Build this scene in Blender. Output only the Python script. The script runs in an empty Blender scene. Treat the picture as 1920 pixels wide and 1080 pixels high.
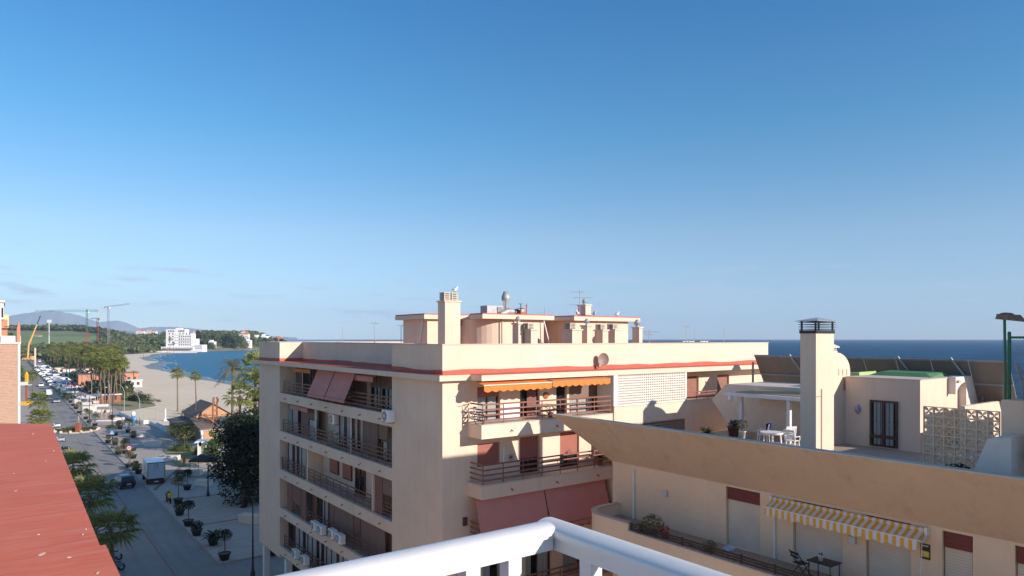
import bpy, bmesh, math, random
from mathutils import Vector, Matrix
random.seed(7)
R = math.radians
sc = bpy.context.scene
COL = sc.collection
H = 20.0                       # camera height above the street
YAW = R(36.6)
CA, SA = math.cos(YAW), math.sin(YAW)
F = 1280.0

# ------------------------------------------------------------------ survey helpers (photo point + known plane -> world point)
def _ray(px, py):
    a = (px-960.0)/F; c = (634.5-py)/F
    return CA*a+SA, -SA*a+CA, c
def onz(px, py, z=0.0):
    dx, dy, dz = _ray(px, py); t = (z-H)/dz
    return dx*t, dy*t
def onx(px, x, py=634.5):
    dx, dy, dz = _ray(px, py); t = x/dx
    return dy*t, H+dz*t          # y, z
def ony(px, y, py=634.5):
    dx, dy, dz = _ray(px, py); t = y/dy
    return dx*t, H+dz*t          # x, z

# ------------------------------------------------------------------ materials
MATS = {}
def _new(name):
    m = bpy.data.materials.new(name); m.use_nodes = True
    nt = m.node_tree; b = nt.nodes['Principled BSDF']
    MATS[name] = m
    return m, nt, b
def _n(nt, t, **k):
    n = nt.nodes.new(t)
    for a, v in k.items():
        if a in n.inputs.keys(): n.inputs[a].default_value = v
        else: setattr(n, a, v)
    return n
def _coord(nt, obj=True, scale=(1,1,1)):
    tc = nt.nodes.new('ShaderNodeTexCoord'); mp = nt.nodes.new('ShaderNodeMapping')
    mp.inputs['Scale'].default_value = scale
    nt.links.new(tc.outputs['Object'], mp.inputs['Vector'])
    return mp.outputs['Vector']
def _noise(nt, vec, scale, detail=4, rough=0.6):
    n = _n(nt, 'ShaderNodeTexNoise'); n.inputs['Scale'].default_value = scale
    n.inputs['Detail'].default_value = detail; n.inputs['Roughness'].default_value = rough
    nt.links.new(vec, n.inputs['Vector']); return n.outputs['Fac']
def _ramp(nt, fac, stops):
    r = nt.nodes.new('ShaderNodeValToRGB'); cr = r.color_ramp
    while len(cr.elements) < len(stops): cr.elements.new(0.5)
    for e, (p, c) in zip(cr.elements, stops):
        e.position = p; e.color = (*c, 1) if len(c) == 3 else c
    nt.links.new(fac, r.inputs['Fac']); return r.outputs['Color']
def _mix(nt, fac, a, b, mode='MIX'):
    m = nt.nodes.new('ShaderNodeMix'); m.data_type = 'RGBA'; m.blend_type = mode
    for s, v in ((0, fac), (6, a), (7, b)):
        if isinstance(v, (int, float)): m.inputs[s].default_value = v
        elif isinstance(v, tuple): m.inputs[s].default_value = (*v, 1)
        else: nt.links.new(v, m.inputs[s])
    return m.outputs[2]
def _bump(nt, b, h, strength, dist=0.02):
    bp = nt.nodes.new('ShaderNodeBump'); bp.inputs['Strength'].default_value = strength
    bp.inputs['Distance'].default_value = dist
    nt.links.new(h, bp.inputs['Height']); nt.links.new(bp.outputs['Normal'], b.inputs['Normal'])
def sc_(c, k): return tuple(min(1, x*k) for x in c)

def plain(name, col, rough=0.6, metal=0.0, var=0.12, scale=3.0, bump=0.0, bscale=40, spec=None, stretch=(1,1,1)):
    m, nt, b = _new(name); v = _coord(nt, scale=stretch)
    f = _noise(nt, v, scale)
    c = _ramp(nt, f, [(0.3, sc_(col, 1-var)), (0.7, sc_(col, 1+var))])
    nt.links.new(c, b.inputs['Base Color'])
    b.inputs['Roughness'].default_value = rough; b.inputs['Metallic'].default_value = metal
    if spec is not None: b.inputs['Specular IOR Level'].default_value = spec
    if bump: _bump(nt, b, _noise(nt, v, bscale, 3), bump)
    return m
def stucco(name, col, stain=0.25, streak=0.5, spots=0.45, sscale=(3.5, 3.5, 0.25)):
    m, nt, b = _new(name); v = _coord(nt)
    big = _noise(nt, v, 0.35, 5, 0.65)
    c = _ramp(nt, big, [(0.3, sc_(col, 0.90)), (0.7, sc_(col, 1.05))])
    vs = _coord(nt, scale=sscale); st = _noise(nt, vs, 0.8, 6, 0.7)
    sm = _ramp(nt, st, [(0.52, (0,0,0)), (0.78, (1,1,1))])
    fx = nt.nodes.new('ShaderNodeMath'); fx.operation = 'MULTIPLY'; fx.inputs[1].default_value = streak*stain
    nt.links.new(sm, fx.inputs[0])
    c = _mix(nt, fx.outputs[0], c, sc_(col, 0.55))
    sp = _noise(nt, v, 2.3, 8, 0.75)
    sm2 = _ramp(nt, sp, [(0.6, (0,0,0)), (0.75, (1,1,1))])
    fx2 = nt.nodes.new('ShaderNodeMath'); fx2.operation = 'MULTIPLY'; fx2.inputs[1].default_value = stain*spots
    nt.links.new(sm2, fx2.inputs[0])
    c = _mix(nt, fx2.outputs[0], c, sc_(col, 0.6))
    nt.links.new(c, b.inputs['Base Color']); b.inputs['Roughness'].default_value = 0.9
    b.inputs['Specular IOR Level'].default_value = 0.2
    _bump(nt, b, _noise(nt, v, 60, 3), 0.25, 0.01)
    return m
def glassy(name, tint=(0.02,0.025,0.03), trans=0.72):
    m, nt, b = _new(name)
    b.inputs['Base Color'].default_value = (*tint, 1); b.inputs['Roughness'].default_value = 0.06
    tr = nt.nodes.new('ShaderNodeBsdfTransparent'); tr.inputs[0].default_value = (0.9,0.93,0.93,1)
    mx = nt.nodes.new('ShaderNodeMixShader'); mx.inputs[0].default_value = trans
    nt.links.new(b.outputs[0], mx.inputs[1]); nt.links.new(tr.outputs[0], mx.inputs[2])
    nt.links.new(mx.outputs[0], nt.nodes['Material Output'].inputs['Surface'])
    v = _coord(nt); _bump(nt, b, _noise(nt, v, 1.2, 2), 0.15, 0.02)
    return m
def slats(name, col, pitch, axis='Z', depth=0.4, dark=0.55, rough=0.6):
    m, nt, b = _new(name); v = _coord(nt)
    w = _n(nt, 'ShaderNodeTexWave', wave_type='BANDS', bands_direction=axis, wave_profile='SAW')
    w.inputs['Scale'].default_value = (2*math.pi/20)/pitch
    nt.links.new(v, w.inputs['Vector'])
    big = _noise(nt, v, 1.0)
    c1 = _ramp(nt, big, [(0.3, sc_(col, 0.9)), (0.7, sc_(col, 1.08))])
    c = _mix(nt, _ramp(nt, w.outputs['Fac'], [(0.0, (1,1,1)), (0.18, (0,0,0))]), c1, sc_(col, dark))
    nt.links.new(c, b.inputs['Base Color']); b.inputs['Roughness'].default_value = rough
    _bump(nt, b, w.outputs['Fac'], depth, 0.02)
    return m
def foliage(name, dark, light, scale=0.5, trans=0.25):
    m, nt, b = _new(name); v = _coord(nt)
    f = _noise(nt, v, scale, 3); f2 = _noise(nt, v, scale*9, 2)
    c = _ramp(nt, f, [(0.35, dark), (0.65, light)])
    c = _mix(nt, _ramp(nt, f2, [(0.4, (0,0,0)), (0.7, (0.6,0.6,0.6))]), c, sc_(light, 1.35))
    nt.links.new(c, b.inputs['Base Color']); b.inputs['Roughness'].default_value = 0.55
    b.inputs['Specular IOR Level'].default_value = 0.3
    t = nt.nodes.new('ShaderNodeBsdfTranslucent'); nt.links.new(c, t.inputs[0])
    mx = nt.nodes.new('ShaderNodeMixShader'); mx.inputs[0].default_value = trans
    nt.links.new(b.outputs[0], mx.inputs[1]); nt.links.new(t.outputs[0], mx.inputs[2])
    nt.links.new(mx.outputs[0], nt.nodes['Material Output'].inputs['Surface'])
    return m

CREAM = (0.80, 0.615, 0.465)
M_wall = stucco('cream_stucco', CREAM, 0.6)
M_wall2 = stucco('beige_stucco', (0.90, 0.67, 0.46), 0.45)
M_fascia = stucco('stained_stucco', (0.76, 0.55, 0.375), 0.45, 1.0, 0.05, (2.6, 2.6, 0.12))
M_cap = stucco('pale_coping', (0.62, 0.54, 0.45), 0.9, 0.5)
M_white = plain('white_paint', (0.82, 0.82, 0.80), 0.45, var=0.04)
M_whitewall = stucco('white_stucco', (0.76, 0.70, 0.62), 0.3)
M_railwhite = plain('white_lacquer', (0.72, 0.705, 0.68), 0.38, var=0.03, scale=6, bump=0.04, bscale=25)
def redroof():
    m, nt, b = _new('red_roof_paint'); v = _coord(nt)
    c = _ramp(nt, _noise(nt, v, 0.5, 6, 0.7), [(0.3, (0.74,0.15,0.065)), (0.7, (0.84,0.19,0.09))])
    vs = _coord(nt, scale=(0.5, 3.0, 1)); s = _noise(nt, vs, 2.2, 5, 0.65)
    c = _mix(nt, _ramp(nt, s, [(0.46, (0,0,0)), (0.75, (0.8,0.8,0.8))]), c, (0.86,0.28,0.17))
    p = _noise(nt, v, 0.9, 8, 0.8)
    c = _mix(nt, _ramp(nt, p, [(0.62, (0,0,0)), (0.72, (0.28,0.28,0.28))]), c, (0.6,0.42,0.34))
    nt.links.new(c, b.inputs['Base Color']); b.inputs['Roughness'].default_value = 0.7
    _bump(nt, b, s, 0.35, 0.05); return m
M_red = redroof()
M_rband = plain('red_band_paint', (0.52,0.115,0.07), .75, var=.14, scale=2)
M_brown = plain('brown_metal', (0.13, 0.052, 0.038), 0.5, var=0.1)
M_brownlit = plain('brown_railing_sunlit', (0.24, 0.095, 0.062), 0.55, var=0.1)  # lighter copy of the brown metal, sunlight painted in for the front railings
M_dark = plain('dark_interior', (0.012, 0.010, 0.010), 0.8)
M_black = plain('black_plastic', (0.02, 0.02, 0.022), 0.45)
M_shut = slats('red_brown_shutter', (0.38, 0.135, 0.10), 0.10, dark=.5)
M_shutb = slats('beige_roller_shutter', (0.74, 0.64, 0.51), 0.09, dark=0.62)
M_shutm = slats('maroon_shutter_box', (0.20, 0.040, 0.032), 0.16, dark=0.6)
M_blind = plain('taupe_blind', (0.22, 0.145, 0.115), 0.8, var=0.07)
M_panel = plain('maroon_panel', (0.20, 0.085, 0.068), 0.6, var=0.08)
M_glass = glassy('window_glass')
M_curtain = plain('white_curtain', (0.84, 0.82, 0.78), 0.9, var=0.14, scale=1.0, stretch=(9, 9, 0.3))
M_awnr = plain('rose_awning_cloth', (0.60, 0.245, 0.20), 0.85, var=0.07, scale=1.2)
M_awno = plain('orange_awning_cloth', (0.72, 0.215, 0.04), 0.85, var=0.05)
M_metal = plain('galvanised_metal', (0.40, 0.41, 0.42), 0.6, 0.35, var=0.12)
M_greym = plain('grey_painted_metal', (0.20, 0.205, 0.21), 0.5, 0.2)
M_louvre = plain('concrete_louvre', (0.55, 0.49, 0.40), 0.85)
M_terra = plain('terracotta', (0.33, 0.115, 0.06), 0.75, var=0.15)
M_concrete = plain('concrete', (0.42, 0.40, 0.37), 0.85, var=0.12, bump=0.2)
M_tile = plain('tiled_ledge', (0.36, 0.28, 0.22), 0.6, var=0.2, scale=6)
M_bark = plain('bark', (0.16, 0.115, 0.075), 0.9, var=0.3, scale=4, bump=0.5, bscale=8)
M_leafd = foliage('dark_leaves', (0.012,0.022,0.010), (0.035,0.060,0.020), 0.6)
M_leaf = foliage('green_leaves', (0.04,0.075,0.02), (0.12,0.165,0.045), 0.5)
M_leafo = foliage('olive_leaves', (0.085,0.10,0.04), (0.20,0.20,0.08), 0.3)
M_palm = foliage('fan_palm_leaves', (0.09,0.12,0.035), (0.27,0.28,0.08), 0.4, 0.35)
M_palmd = foliage('date_palm_fronds', (0.12,0.12,0.05), (0.30,0.27,0.12), 0.4, 0.3)
M_dry = foliage('dry_palm_skirt', (0.17,0.105,0.05), (0.30,0.20,0.10), 1.0, 0.1)

# ------------------------------------------------------------------ mesh builder
ORG = {}
def org(o): return ORG.get(o.name, Vector((0,0,0)))
class MB:
    def __init__(s): s.v = []; s.f = []; s.m = []; s.sm = []
    def add(s, vs, fs, m=0, smooth=False):
        b = len(s.v); s.v.extend([tuple(p) for p in vs])
        for f in fs: s.f.append([i+b for i in f]); s.m.append(m); s.sm.append(smooth)
    def box(s, x0, x1, y0, y1, z0, z1, m=0):
        x0, x1 = min(x0,x1), max(x0,x1); y0, y1 = min(y0,y1), max(y0,y1); z0, z1 = min(z0,z1), max(z0,z1)
        s.add([(x0,y0,z0),(x1,y0,z0),(x1,y1,z0),(x0,y1,z0),(x0,y0,z1),(x1,y0,z1),(x1,y1,z1),(x0,y1,z1)],
              [(0,3,2,1),(4,5,6,7),(0,1,5,4),(1,2,6,5),(2,3,7,6),(3,0,4,7)], m); return s
    def hexa(s, pts, m=0):      # 8 points, bottom 4 ccw then top 4
        s.add(pts, [(0,3,2,1),(4,5,6,7),(0,1,5,4),(1,2,6,5),(2,3,7,6),(3,0,4,7)], m); return s
    def quad(s, pts, m=0): s.add(pts, [tuple(range(len(pts)))], m); return s
    def prism(s, poly, z0, z1, m=0):
        n = len(poly)
        a = sum(poly[i][0]*poly[(i+1)%n][1]-poly[(i+1)%n][0]*poly[i][1] for i in range(n))
        if a < 0: poly = poly[::-1]
        s.add([(x,y,z0) for x,y in poly]+[(x,y,z1) for x,y in poly],
              [tuple(range(n-1,-1,-1)), tuple(range(n,2*n))]+[(i,(i+1)%n,(i+1)%n+n,i+n) for i in range(n)], m); return s
    def cyl(s, p0, p1, r0, r1=None, n=10, m=0, smooth=True, cap=True):
        r1 = r0 if r1 is None else r1
        p0, p1 = Vector(p0), Vector(p1); d = (p1-p0)
        if d.length < 1e-6: return s
        d.normalize(); a = Vector((0,0,1)) if abs(d.z) < .95 else Vector((1,0,0))
        e = d.cross(a).normalized(); g = d.cross(e)
        vs = []
        for p, r in ((p0, r0), (p1, r1)):
            for i in range(n):
                t = 2*math.pi*i/n; vs.append(p+e*(r*math.cos(t))+g*(r*math.sin(t)))
        s.add(vs, [(i, i+n, (i+1)%n+n, (i+1)%n) for i in range(n)], m, smooth)
        if cap: s.add(vs, [tuple(range(n)), tuple(range(2*n-1, n-1, -1))], m)
        return s
    def tube(s, pts, rs, n=8, m=0):
        if isinstance(rs, (int, float)): rs = [rs]*len(pts)
        for i in range(len(pts)-1): s.cyl(pts[i], pts[i+1], rs[i], rs[i+1], n, m)
        return s
    def ball(s, c, r, n=8, m=0, jit=0.0, smooth=True):
        if isinstance(r, (int, float)): r = (r, r, r)
        k = n//2+1; vs = []; fs = []
        for i in range(k+1):
            ph = math.pi*i/k
            for j in range(n):
                t = 2*math.pi*j/n; q = 1+random.uniform(-jit, jit)
                vs.append((c[0]+r[0]*q*math.sin(ph)*math.cos(t), c[1]+r[1]*q*math.sin(ph)*math.sin(t), c[2]+r[2]*q*math.cos(ph)))
        for i in range(k):
            for j in range(n):
                fs.append((i*n+j, (i+1)*n+j, (i+1)*n+(j+1)%n, i*n+(j+1)%n))
        s.add(vs, fs, m, smooth); return s
    def lathe(s, c, prof, n=14, m=0):
        vs = []; fs = []
        for r, z in prof:
            for j in range(n):
                t = 2*math.pi*j/n; vs.append((c[0]+r*math.cos(t), c[1]+r*math.sin(t), c[2]+z))
        for i in range(len(prof)-1):
            for j in range(n): fs.append((i*n+j, i*n+(j+1)%n, (i+1)*n+(j+1)%n, (i+1)*n+j))
        s.add(vs, fs, m, True); return s
    def ring(s, poly, t, z0, z1, m=0, out=0.0):
        n = len(poly)
        a = sum(poly[i][0]*poly[(i+1)%n][1]-poly[(i+1)%n][0]*poly[i][1] for i in range(n))
        if a < 0: poly = poly[::-1]
        def off(d):
            res = []
            for i in range(n):
                p0, p1, p2 = Vector(poly[i-1]), Vector(poly[i]), Vector(poly[(i+1)%n])
                e1 = (p1-p0).normalized(); e2 = (p2-p1).normalized()
                n1 = Vector((-e1.y, e1.x)); n2 = Vector((-e2.y, e2.x))
                k = (n1+n2); k = k/(k.dot(n1)) if abs(k.dot(n1)) > 1e-6 else n1
                res.append(p1+k*d)
            return res
        o, q = off(-out), off(t)
        vs = [(p.x,p.y,z0) for p in o]+[(p.x,p.y,z1) for p in o]+[(p.x,p.y,z0) for p in q]+[(p.x,p.y,z1) for p in q]
        fs = []
        for i in range(n):
            j = (i+1)%n
            fs += [(i,j,j+n,i+n), (j+2*n,i+2*n,i+3*n,j+3*n), (i+n,j+n,j+3*n,i+3*n), (j,i,i+2*n,j+2*n)]
        s.add(vs, fs, m); return s
    def build(s, name, mat, parent=None, bevel=0.0, label=None):
        me = bpy.data.meshes.new(name)
        o0 = org(parent) if parent is not None else Vector((0,0,0))
        me.from_pydata([tuple(Vector(p)-o0) for p in s.v], [], s.f)
        for mt in (mat if isinstance(mat, (list, tuple)) else [mat]): me.materials.append(mt)
        me.polygons.foreach_set('material_index', s.m)
        me.polygons.foreach_set('use_smooth', s.sm)
        me.update()
        o = bpy.data.objects.new(name, me); COL.objects.link(o)
        if parent is not None: o.parent = parent; ORG[o.name] = o0.copy()
        if bevel:
            b = o.modifiers.new('edge', 'BEVEL'); b.width = bevel; b.segments = 2; b.limit_method = 'ANGLE'
        if label: o['label'] = label
        return o
def thing(name, label, cat, loc=(0,0,0), rot=0.0, group=None, world=False):
    """Empty at the thing's base. world=True: children are given in world coordinates."""
    o = bpy.data.objects.new(name, None); COL.objects.link(o)
    o.empty_display_size = 0.2
    o.location = loc; o.rotation_euler = (0,0,rot)
    o['label'] = label; o['category'] = cat
    if group: o['group'] = group
    if world: ORG[o.name] = Vector(loc)
    return o
def tag(o, label, cat, group=None, kind=None):
    o['label'] = label; o['category'] = cat
    if group: o['group'] = group
    if kind: o['kind'] = kind
    return o
def struct(o): o['kind'] = 'structure'; return o
def kids(o): return [c for c in bpy.data.objects if c.parent == o]
KID = {}
def copy_tree(o, loc=None, rot=None, scale=None, label=None, group=None, mats=None):
    if o.name not in KID:
        KID[o.name] = [(c, kids(c)) for c in kids(o)]
    r = o.copy(); COL.objects.link(r)
    if loc is not None: r.location = loc
    if rot is not None: r.rotation_euler = (0,0,rot)
    if scale is not None: r.scale = scale if isinstance(scale, tuple) else (scale,)*3
    if label: r['label'] = label
    if group: r['group'] = group
    for ch, gs in KID[o.name]:
        c = ch.copy(); COL.objects.link(c); c.parent = r
        for g in gs:
            d = g.copy(); COL.objects.link(d); d.parent = c
    return r
class Face:
    """a wall plane: axis 'x' or 'y', outward sign s; a = coordinate along, d = distance outwards"""
    def __init__(s, axis, pos, sg): s.ax, s.pos, s.sg = axis, pos, sg
    def box(s, mb, a0, a1, d0, d1, z0, z1, m=0):
        if s.ax == 'x': mb.box(s.pos+s.sg*d0, s.pos+s.sg*d1, a0, a1, z0, z1, m)
        else: mb.box(a0, a1, s.pos+s.sg*d0, s.pos+s.sg*d1, z0, z1, m)
    def pt(s, a, d, z): return (s.pos+s.sg*d, a, z) if s.ax == 'x' else (a, s.pos+s.sg*d, z)
def cells(mb, face, As, Zs, fill, d0, d1, m=0):
    """grid of solid cells, faces only where exposed"""
    na, nz = len(As)-1, len(Zs)-1
    F_ = lambda i, j: 0 <= i < na and 0 <= j < nz and fill(i, j)
    P = face.pt
    for i in range(na):
        for j in range(nz):
            if not F_(i, j): continue
            a0, a1, z0, z1 = As[i], As[i+1], Zs[j], Zs[j+1]
            mb.quad([P(a0,d1,z0),P(a1,d1,z0),P(a1,d1,z1),P(a0,d1,z1)], m)
            mb.quad([P(a0,d0,z0),P(a0,d0,z1),P(a1,d0,z1),P(a1,d0,z0)], m)
            if not F_(i-1, j): mb.quad([P(a0,d0,z0),P(a0,d1,z0),P(a0,d1,z1),P(a0,d0,z1)], m)
            if not F_(i+1, j): mb.quad([P(a1,d0,z0),P(a1,d0,z1),P(a1,d1,z1),P(a1,d1,z0)], m)
            if not F_(i, j-1): mb.quad([P(a0,d0,z0),P(a1,d0,z0),P(a1,d1,z0),P(a0,d1,z0)], m)
            if not F_(i, j+1): mb.quad([P(a0,d0,z1),P(a0,d1,z1),P(a1,d1,z1),P(a1,d0,z1)], m)
def holed(mb, face, a0, a1, z0, z1, holes, d0, d1, m=0):
    As = sorted({a0, a1, *[h[0] for h in holes], *[h[1] for h in holes]})
    Zs = sorted({z0, z1, *[h[2] for h in holes], *[h[3] for h in holes]})
    As = [a for a in As if a0 <= a <= a1]; Zs = [z for z in Zs if z0 <= z <= z1]
    def fill(i, j):
        ca, cz = (As[i]+As[i+1])/2, (Zs[j]+Zs[j+1])/2
        return not any(h[0] < ca < h[1] and h[2] < cz < h[3] for h in holes)
    cells(mb, face, As, Zs, fill, d0, d1, m)

def window(parent, face, a0, a1, z0, z1, d=0.0, panes=2, fr=0.055, mat=None, curtain=True, blind=0.0, blindmat=None,
           name='window', shutter_cols=None, shutter_drop=1.0):
    """frame with panes, curtain behind and an optional blind covering the upper part"""
    mat = mat or M_brown
    a0, a1 = min(a0,a1), max(a0,a1)
    m = MB(); B = face.box
    B(m, a0, a0+fr, d, d+.09, z0, z1); B(m, a1-fr, a1, d, d+.09, z0, z1)
    B(m, a0+fr, a1-fr, d, d+.09, z0, z0+fr); B(m, a0+fr, a1-fr, d, d+.09, z1-fr, z1)
    w = (a1-a0-2*fr)/panes
    for i in range(1, panes): B(m, a0+fr+w*i-fr/2, a0+fr+w*i+fr/2, d, d+.085, z0+fr, z1-fr)
    o = m.build(name, mat, parent)
    g = MB(); g.quad([face.pt(a0+fr,d+.05,z0+fr), face.pt(a1-fr,d+.05,z0+fr), face.pt(a1-fr,d+.05,z1-fr), face.pt(a0+fr,d+.05,z1-fr)])
    g.build('pane', M_glass, o)
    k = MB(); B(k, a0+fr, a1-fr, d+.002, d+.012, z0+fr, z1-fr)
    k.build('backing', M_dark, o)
    if curtain:
        c = MB()
        for i in range(panes):
            b0 = a0+fr+w*i+fr; b1 = b0+w-2*fr
            if random.random() < .25: b1 = b0+(b1-b0)*.55
            n = max(4, int((b1-b0)/.07)); 
            vs = []
            for q in range(n+1):
                a = b0+(b1-b0)*q/n; dd = d+.025+.012*(q%2)
                vs += [face.pt(a, dd, z0+fr), face.pt(a, dd, z1-fr)]
            c.add(vs, [(2*q, 2*q+2, 2*q+3, 2*q+1) for q in range(n)])
        c.build('curtain', M_curtain, o)
    if blind > 0:
        b = MB(); B(b, a0+.02, a1-.02, d+.093, d+.125, z1-(z1-z0)*blind, z1-.01)
        b.build('blind' if blindmat in (None, M_blind) else 'shutter', blindmat or M_blind, o)
    return o
def panelp(parent, face, a0, a1, z0, z1, d, mat, name='panel', th=.04, seams=0):
    a0, a1 = min(a0,a1), max(a0,a1)
    m = MB(); n = seams+1; w = (a1-a0)/n
    for i in range(n): face.box(m, a0+w*i+.012, a0+w*(i+1)-.012, d, d+th, z0, z1)
    o = m.build(name, mat, parent)
    return o
def railing(parent, face, a0, a1, z0, d, h=0.95, boards=4, mat=None, posts=1.1, returns=None, name='railing'):
    a0, a1 = min(a0,a1), max(a0,a1); mat = mat or M_brown
    m = MB(); bw = .075
    for k in range(boards):
        zc = z0+.16+(h-.2)*k/(boards-1)
        face.box(m, a0, a1, d, d+.03, zc, zc+bw)
    n = max(2, int(round((a1-a0)/posts))+1)
    for i in range(n):
        a = a0+.03+(a1-a0-.06)*i/(n-1)
        face.box(m, a-.02, a+.02, d-.035, d-.003, z0, z0+h)
    if returns:
        for a, dd in returns:
            for k in range(boards):
                zc = z0+.16+(h-.2)*k/(boards-1)
                face.box(m, a-.015, a+.015, d-dd, d-.036, zc, zc+bw)
    return m.build(name, mat, parent)
def awning(parent, face, a0, a1, ztop, dtop, zbot, dbot, mat, val=0.22, name='awning', white_bar=True):
    """sloping cloth with a scalloped valance and a front bar"""
    a0, a1 = min(a0,a1), max(a0,a1); P = face.pt
    m = MB(); t = .02
    m.hexa([P(a0,dtop,ztop-t),P(a1,dtop,ztop-t),P(a1,dbot,zbot-t),P(a0,dbot,zbot-t),
            P(a0,dtop,ztop),P(a1,dtop,ztop),P(a1,dbot,zbot),P(a0,dbot,zbot)])
    o = m.build(name, mat, parent)
    v = MB(); n = max(2, int((a1-a0)/.42)); q = 8; vs = []; N = n*q
    for i in range(N+1):
        a = a0+(a1-a0)*i/N; dz = val*(0.78+.22*abs(math.sin(math.pi*i/q)))
        sway = .02*math.sin(i*.8)
        vs += [P(a, dbot+.012, zbot-.02), P(a, dbot+.012+sway, zbot-dz)]
    v.add(vs, [(2*i, 2*i+1, 2*i+3, 2*i+2) for i in range(N)])
    v.build('valance', mat, o)
    b = MB(); face.box(b, a0-.02, a1+.02, dbot-.02, dbot+.03, zbot-.012, zbot+.02)
    b.build('front_bar', M_white if white_bar else M_greym, o)
    return o
# ================================================================== camera, sky, sun
cam = bpy.data.cameras.new('camera'); co = bpy.data.objects.new('camera', cam); COL.objects.link(co)
cam.lens = 24.0; cam.sensor_width = 36.0; cam.shift_y = 94.5/1920.0
cam.clip_end = 120000.0; cam.clip_start = 0.05
co.location = (0,0,H); co.rotation_euler = (R(90), 0, -YAW)
sc.camera = co
SUN_EL = 19.5; SUN_AZ = math.atan2(0.345, -0.939)      # direction towards the sun: +x, -y
w = bpy.data.worlds.new("World"); sc.world = w; w.use_nodes = True
nt = w.node_tree; bg = nt.nodes['Background']
sky = nt.nodes.new('ShaderNodeTexSky'); sky.sky_type = 'NISHITA'; sky.sun_disc = False
sky.sun_elevation = R(SUN_EL); sky.sun_rotation = SUN_AZ
sky.altitude = 0; sky.air_density = 1.0; sky.dust_density = 0.0; sky.ozone_density = 6.0
# a few small thin clouds low in the sky
geo = nt.nodes.new('ShaderNodeTexCoord')
mp = nt.nodes.new('ShaderNodeMapping'); mp.inputs['Scale'].default_value = (5.5, 5.5, 42.0); mp.inputs['Location'].default_value = (3.1, 0.4, 0.7)
nt.links.new(geo.outputs['Generated'], mp.inputs['Vector'])
no = nt.nodes.new('ShaderNodeTexNoise'); no.inputs['Scale'].default_value = 2.0; no.inputs['Detail'].default_value = 6; no.inputs['Roughness'].default_value = .6
nt.links.new(mp.outputs[0], no.inputs['Vector'])
cl = _ramp(nt, no.outputs['Fac'], [(0.56, (0,0,0)), (0.68, (0.7,0.7,0.7))])
sx = nt.nodes.new('ShaderNodeSeparateXYZ'); nt.links.new(geo.outputs['Generated'], sx.inputs[0])
band = _ramp(nt, sx.outputs['Z'], [(0.012, (0,0,0)), (0.03, (1,1,1)), (0.085, (1,1,1)), (0.12, (0,0,0))])
mu = nt.nodes.new('ShaderNodeMath'); mu.operation = 'MULTIPLY'
nt.links.new(cl, mu.inputs[0]); nt.links.new(band, mu.inputs[1])
k_ = 1/1.2
hz_ = _ramp(nt, sx.outputs['Z'], [(0.0, (.72*k_,.80*k_,.96*k_)), (.05, (.92*k_,.86*k_,.88*k_)), (.143, (1.12*k_,.965*k_,.85*k_)), (.287, (.56*k_,.95*k_,.92*k_)), (.44, (.34*k_,.86*k_,.97*k_)), (.62, (.95*k_,1.0*k_,.95*k_)), (1.0, (1.1*k_,1.08*k_,.95*k_))])
gm = nt.nodes.new('ShaderNodeGamma'); gm.inputs['Gamma'].default_value = 1.0
nt.links.new(_mix(nt, 1.0, sky.outputs[0], hz_, 'MULTIPLY'), gm.inputs[0])
mx = _mix(nt, mu.outputs[0], gm.outputs[0], (2.6, 3.1, 4.0))
nt.links.new(mx, bg.inputs['Color'])
bg.inputs['Strength'].default_value = 0.103
sl = bpy.data.lights.new('sun', 'SUN'); so = bpy.data.objects.new('sun', sl); COL.objects.link(so)
sl.energy = 3.2; sl.angle = R(0.53); sl.color = (1.0, 0.885, 0.80)
ds = Vector((0.345*math.cos(R(SUN_EL)), -0.939*math.cos(R(SUN_EL)), math.sin(R(SUN_EL))))
so.rotation_euler = ds.to_track_quat('Z', 'Y').to_euler(); so.location = (40, -60, 60)
sc.view_settings.view_transform = 'Standard'; sc.view_settings.look = 'None'
sc.view_settings.exposure = 1.0; sc.view_settings.gamma = 1.0
sc.cycles.max_bounces = 8; sc.cycles.transparent_max_bounces = 12
sc.cycles.volume_bounces = 1

# ================================================================== the mid apartment building
bA = thing('apartment_building', 'cream apartment block with red roof edge and brown-railed balconies in the middle', 'apartment building', (16.8, 28.2, 0), world=True)
Z = lambda h: H-h
X0, Y0, X1, Y1 = 16.8, 28.2, 43.7, 57.5
LA, LB = 33.5, 52.3
fl_top = [4.14, 7.04, 9.95, 12.87, 15.8]; fl_bot = [4.80, 7.70, 10.61, 13.52, 16.4]
ceil_ = [2.03]+fl_bot[:-1]
FX = Face('x', 18.1, -1)      # back of the loggias
FY = Face('y', 28.45, -1)     # behind the front wall layer
m = MB()
m.box(18.1, X1, 28.45, Y1-.02, 4.0, 18.0)                              # core
m.box(19.4, X1-1, 29.8, Y1-1, 0, 4.0)                            # recessed ground floor
m.box(X0, 18.1, 28.45, LA, 3.35, 18.0); m.box(X0, 18.1, LB, Y1, 3.3, 18.0)  # solid ends of the street front
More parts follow.
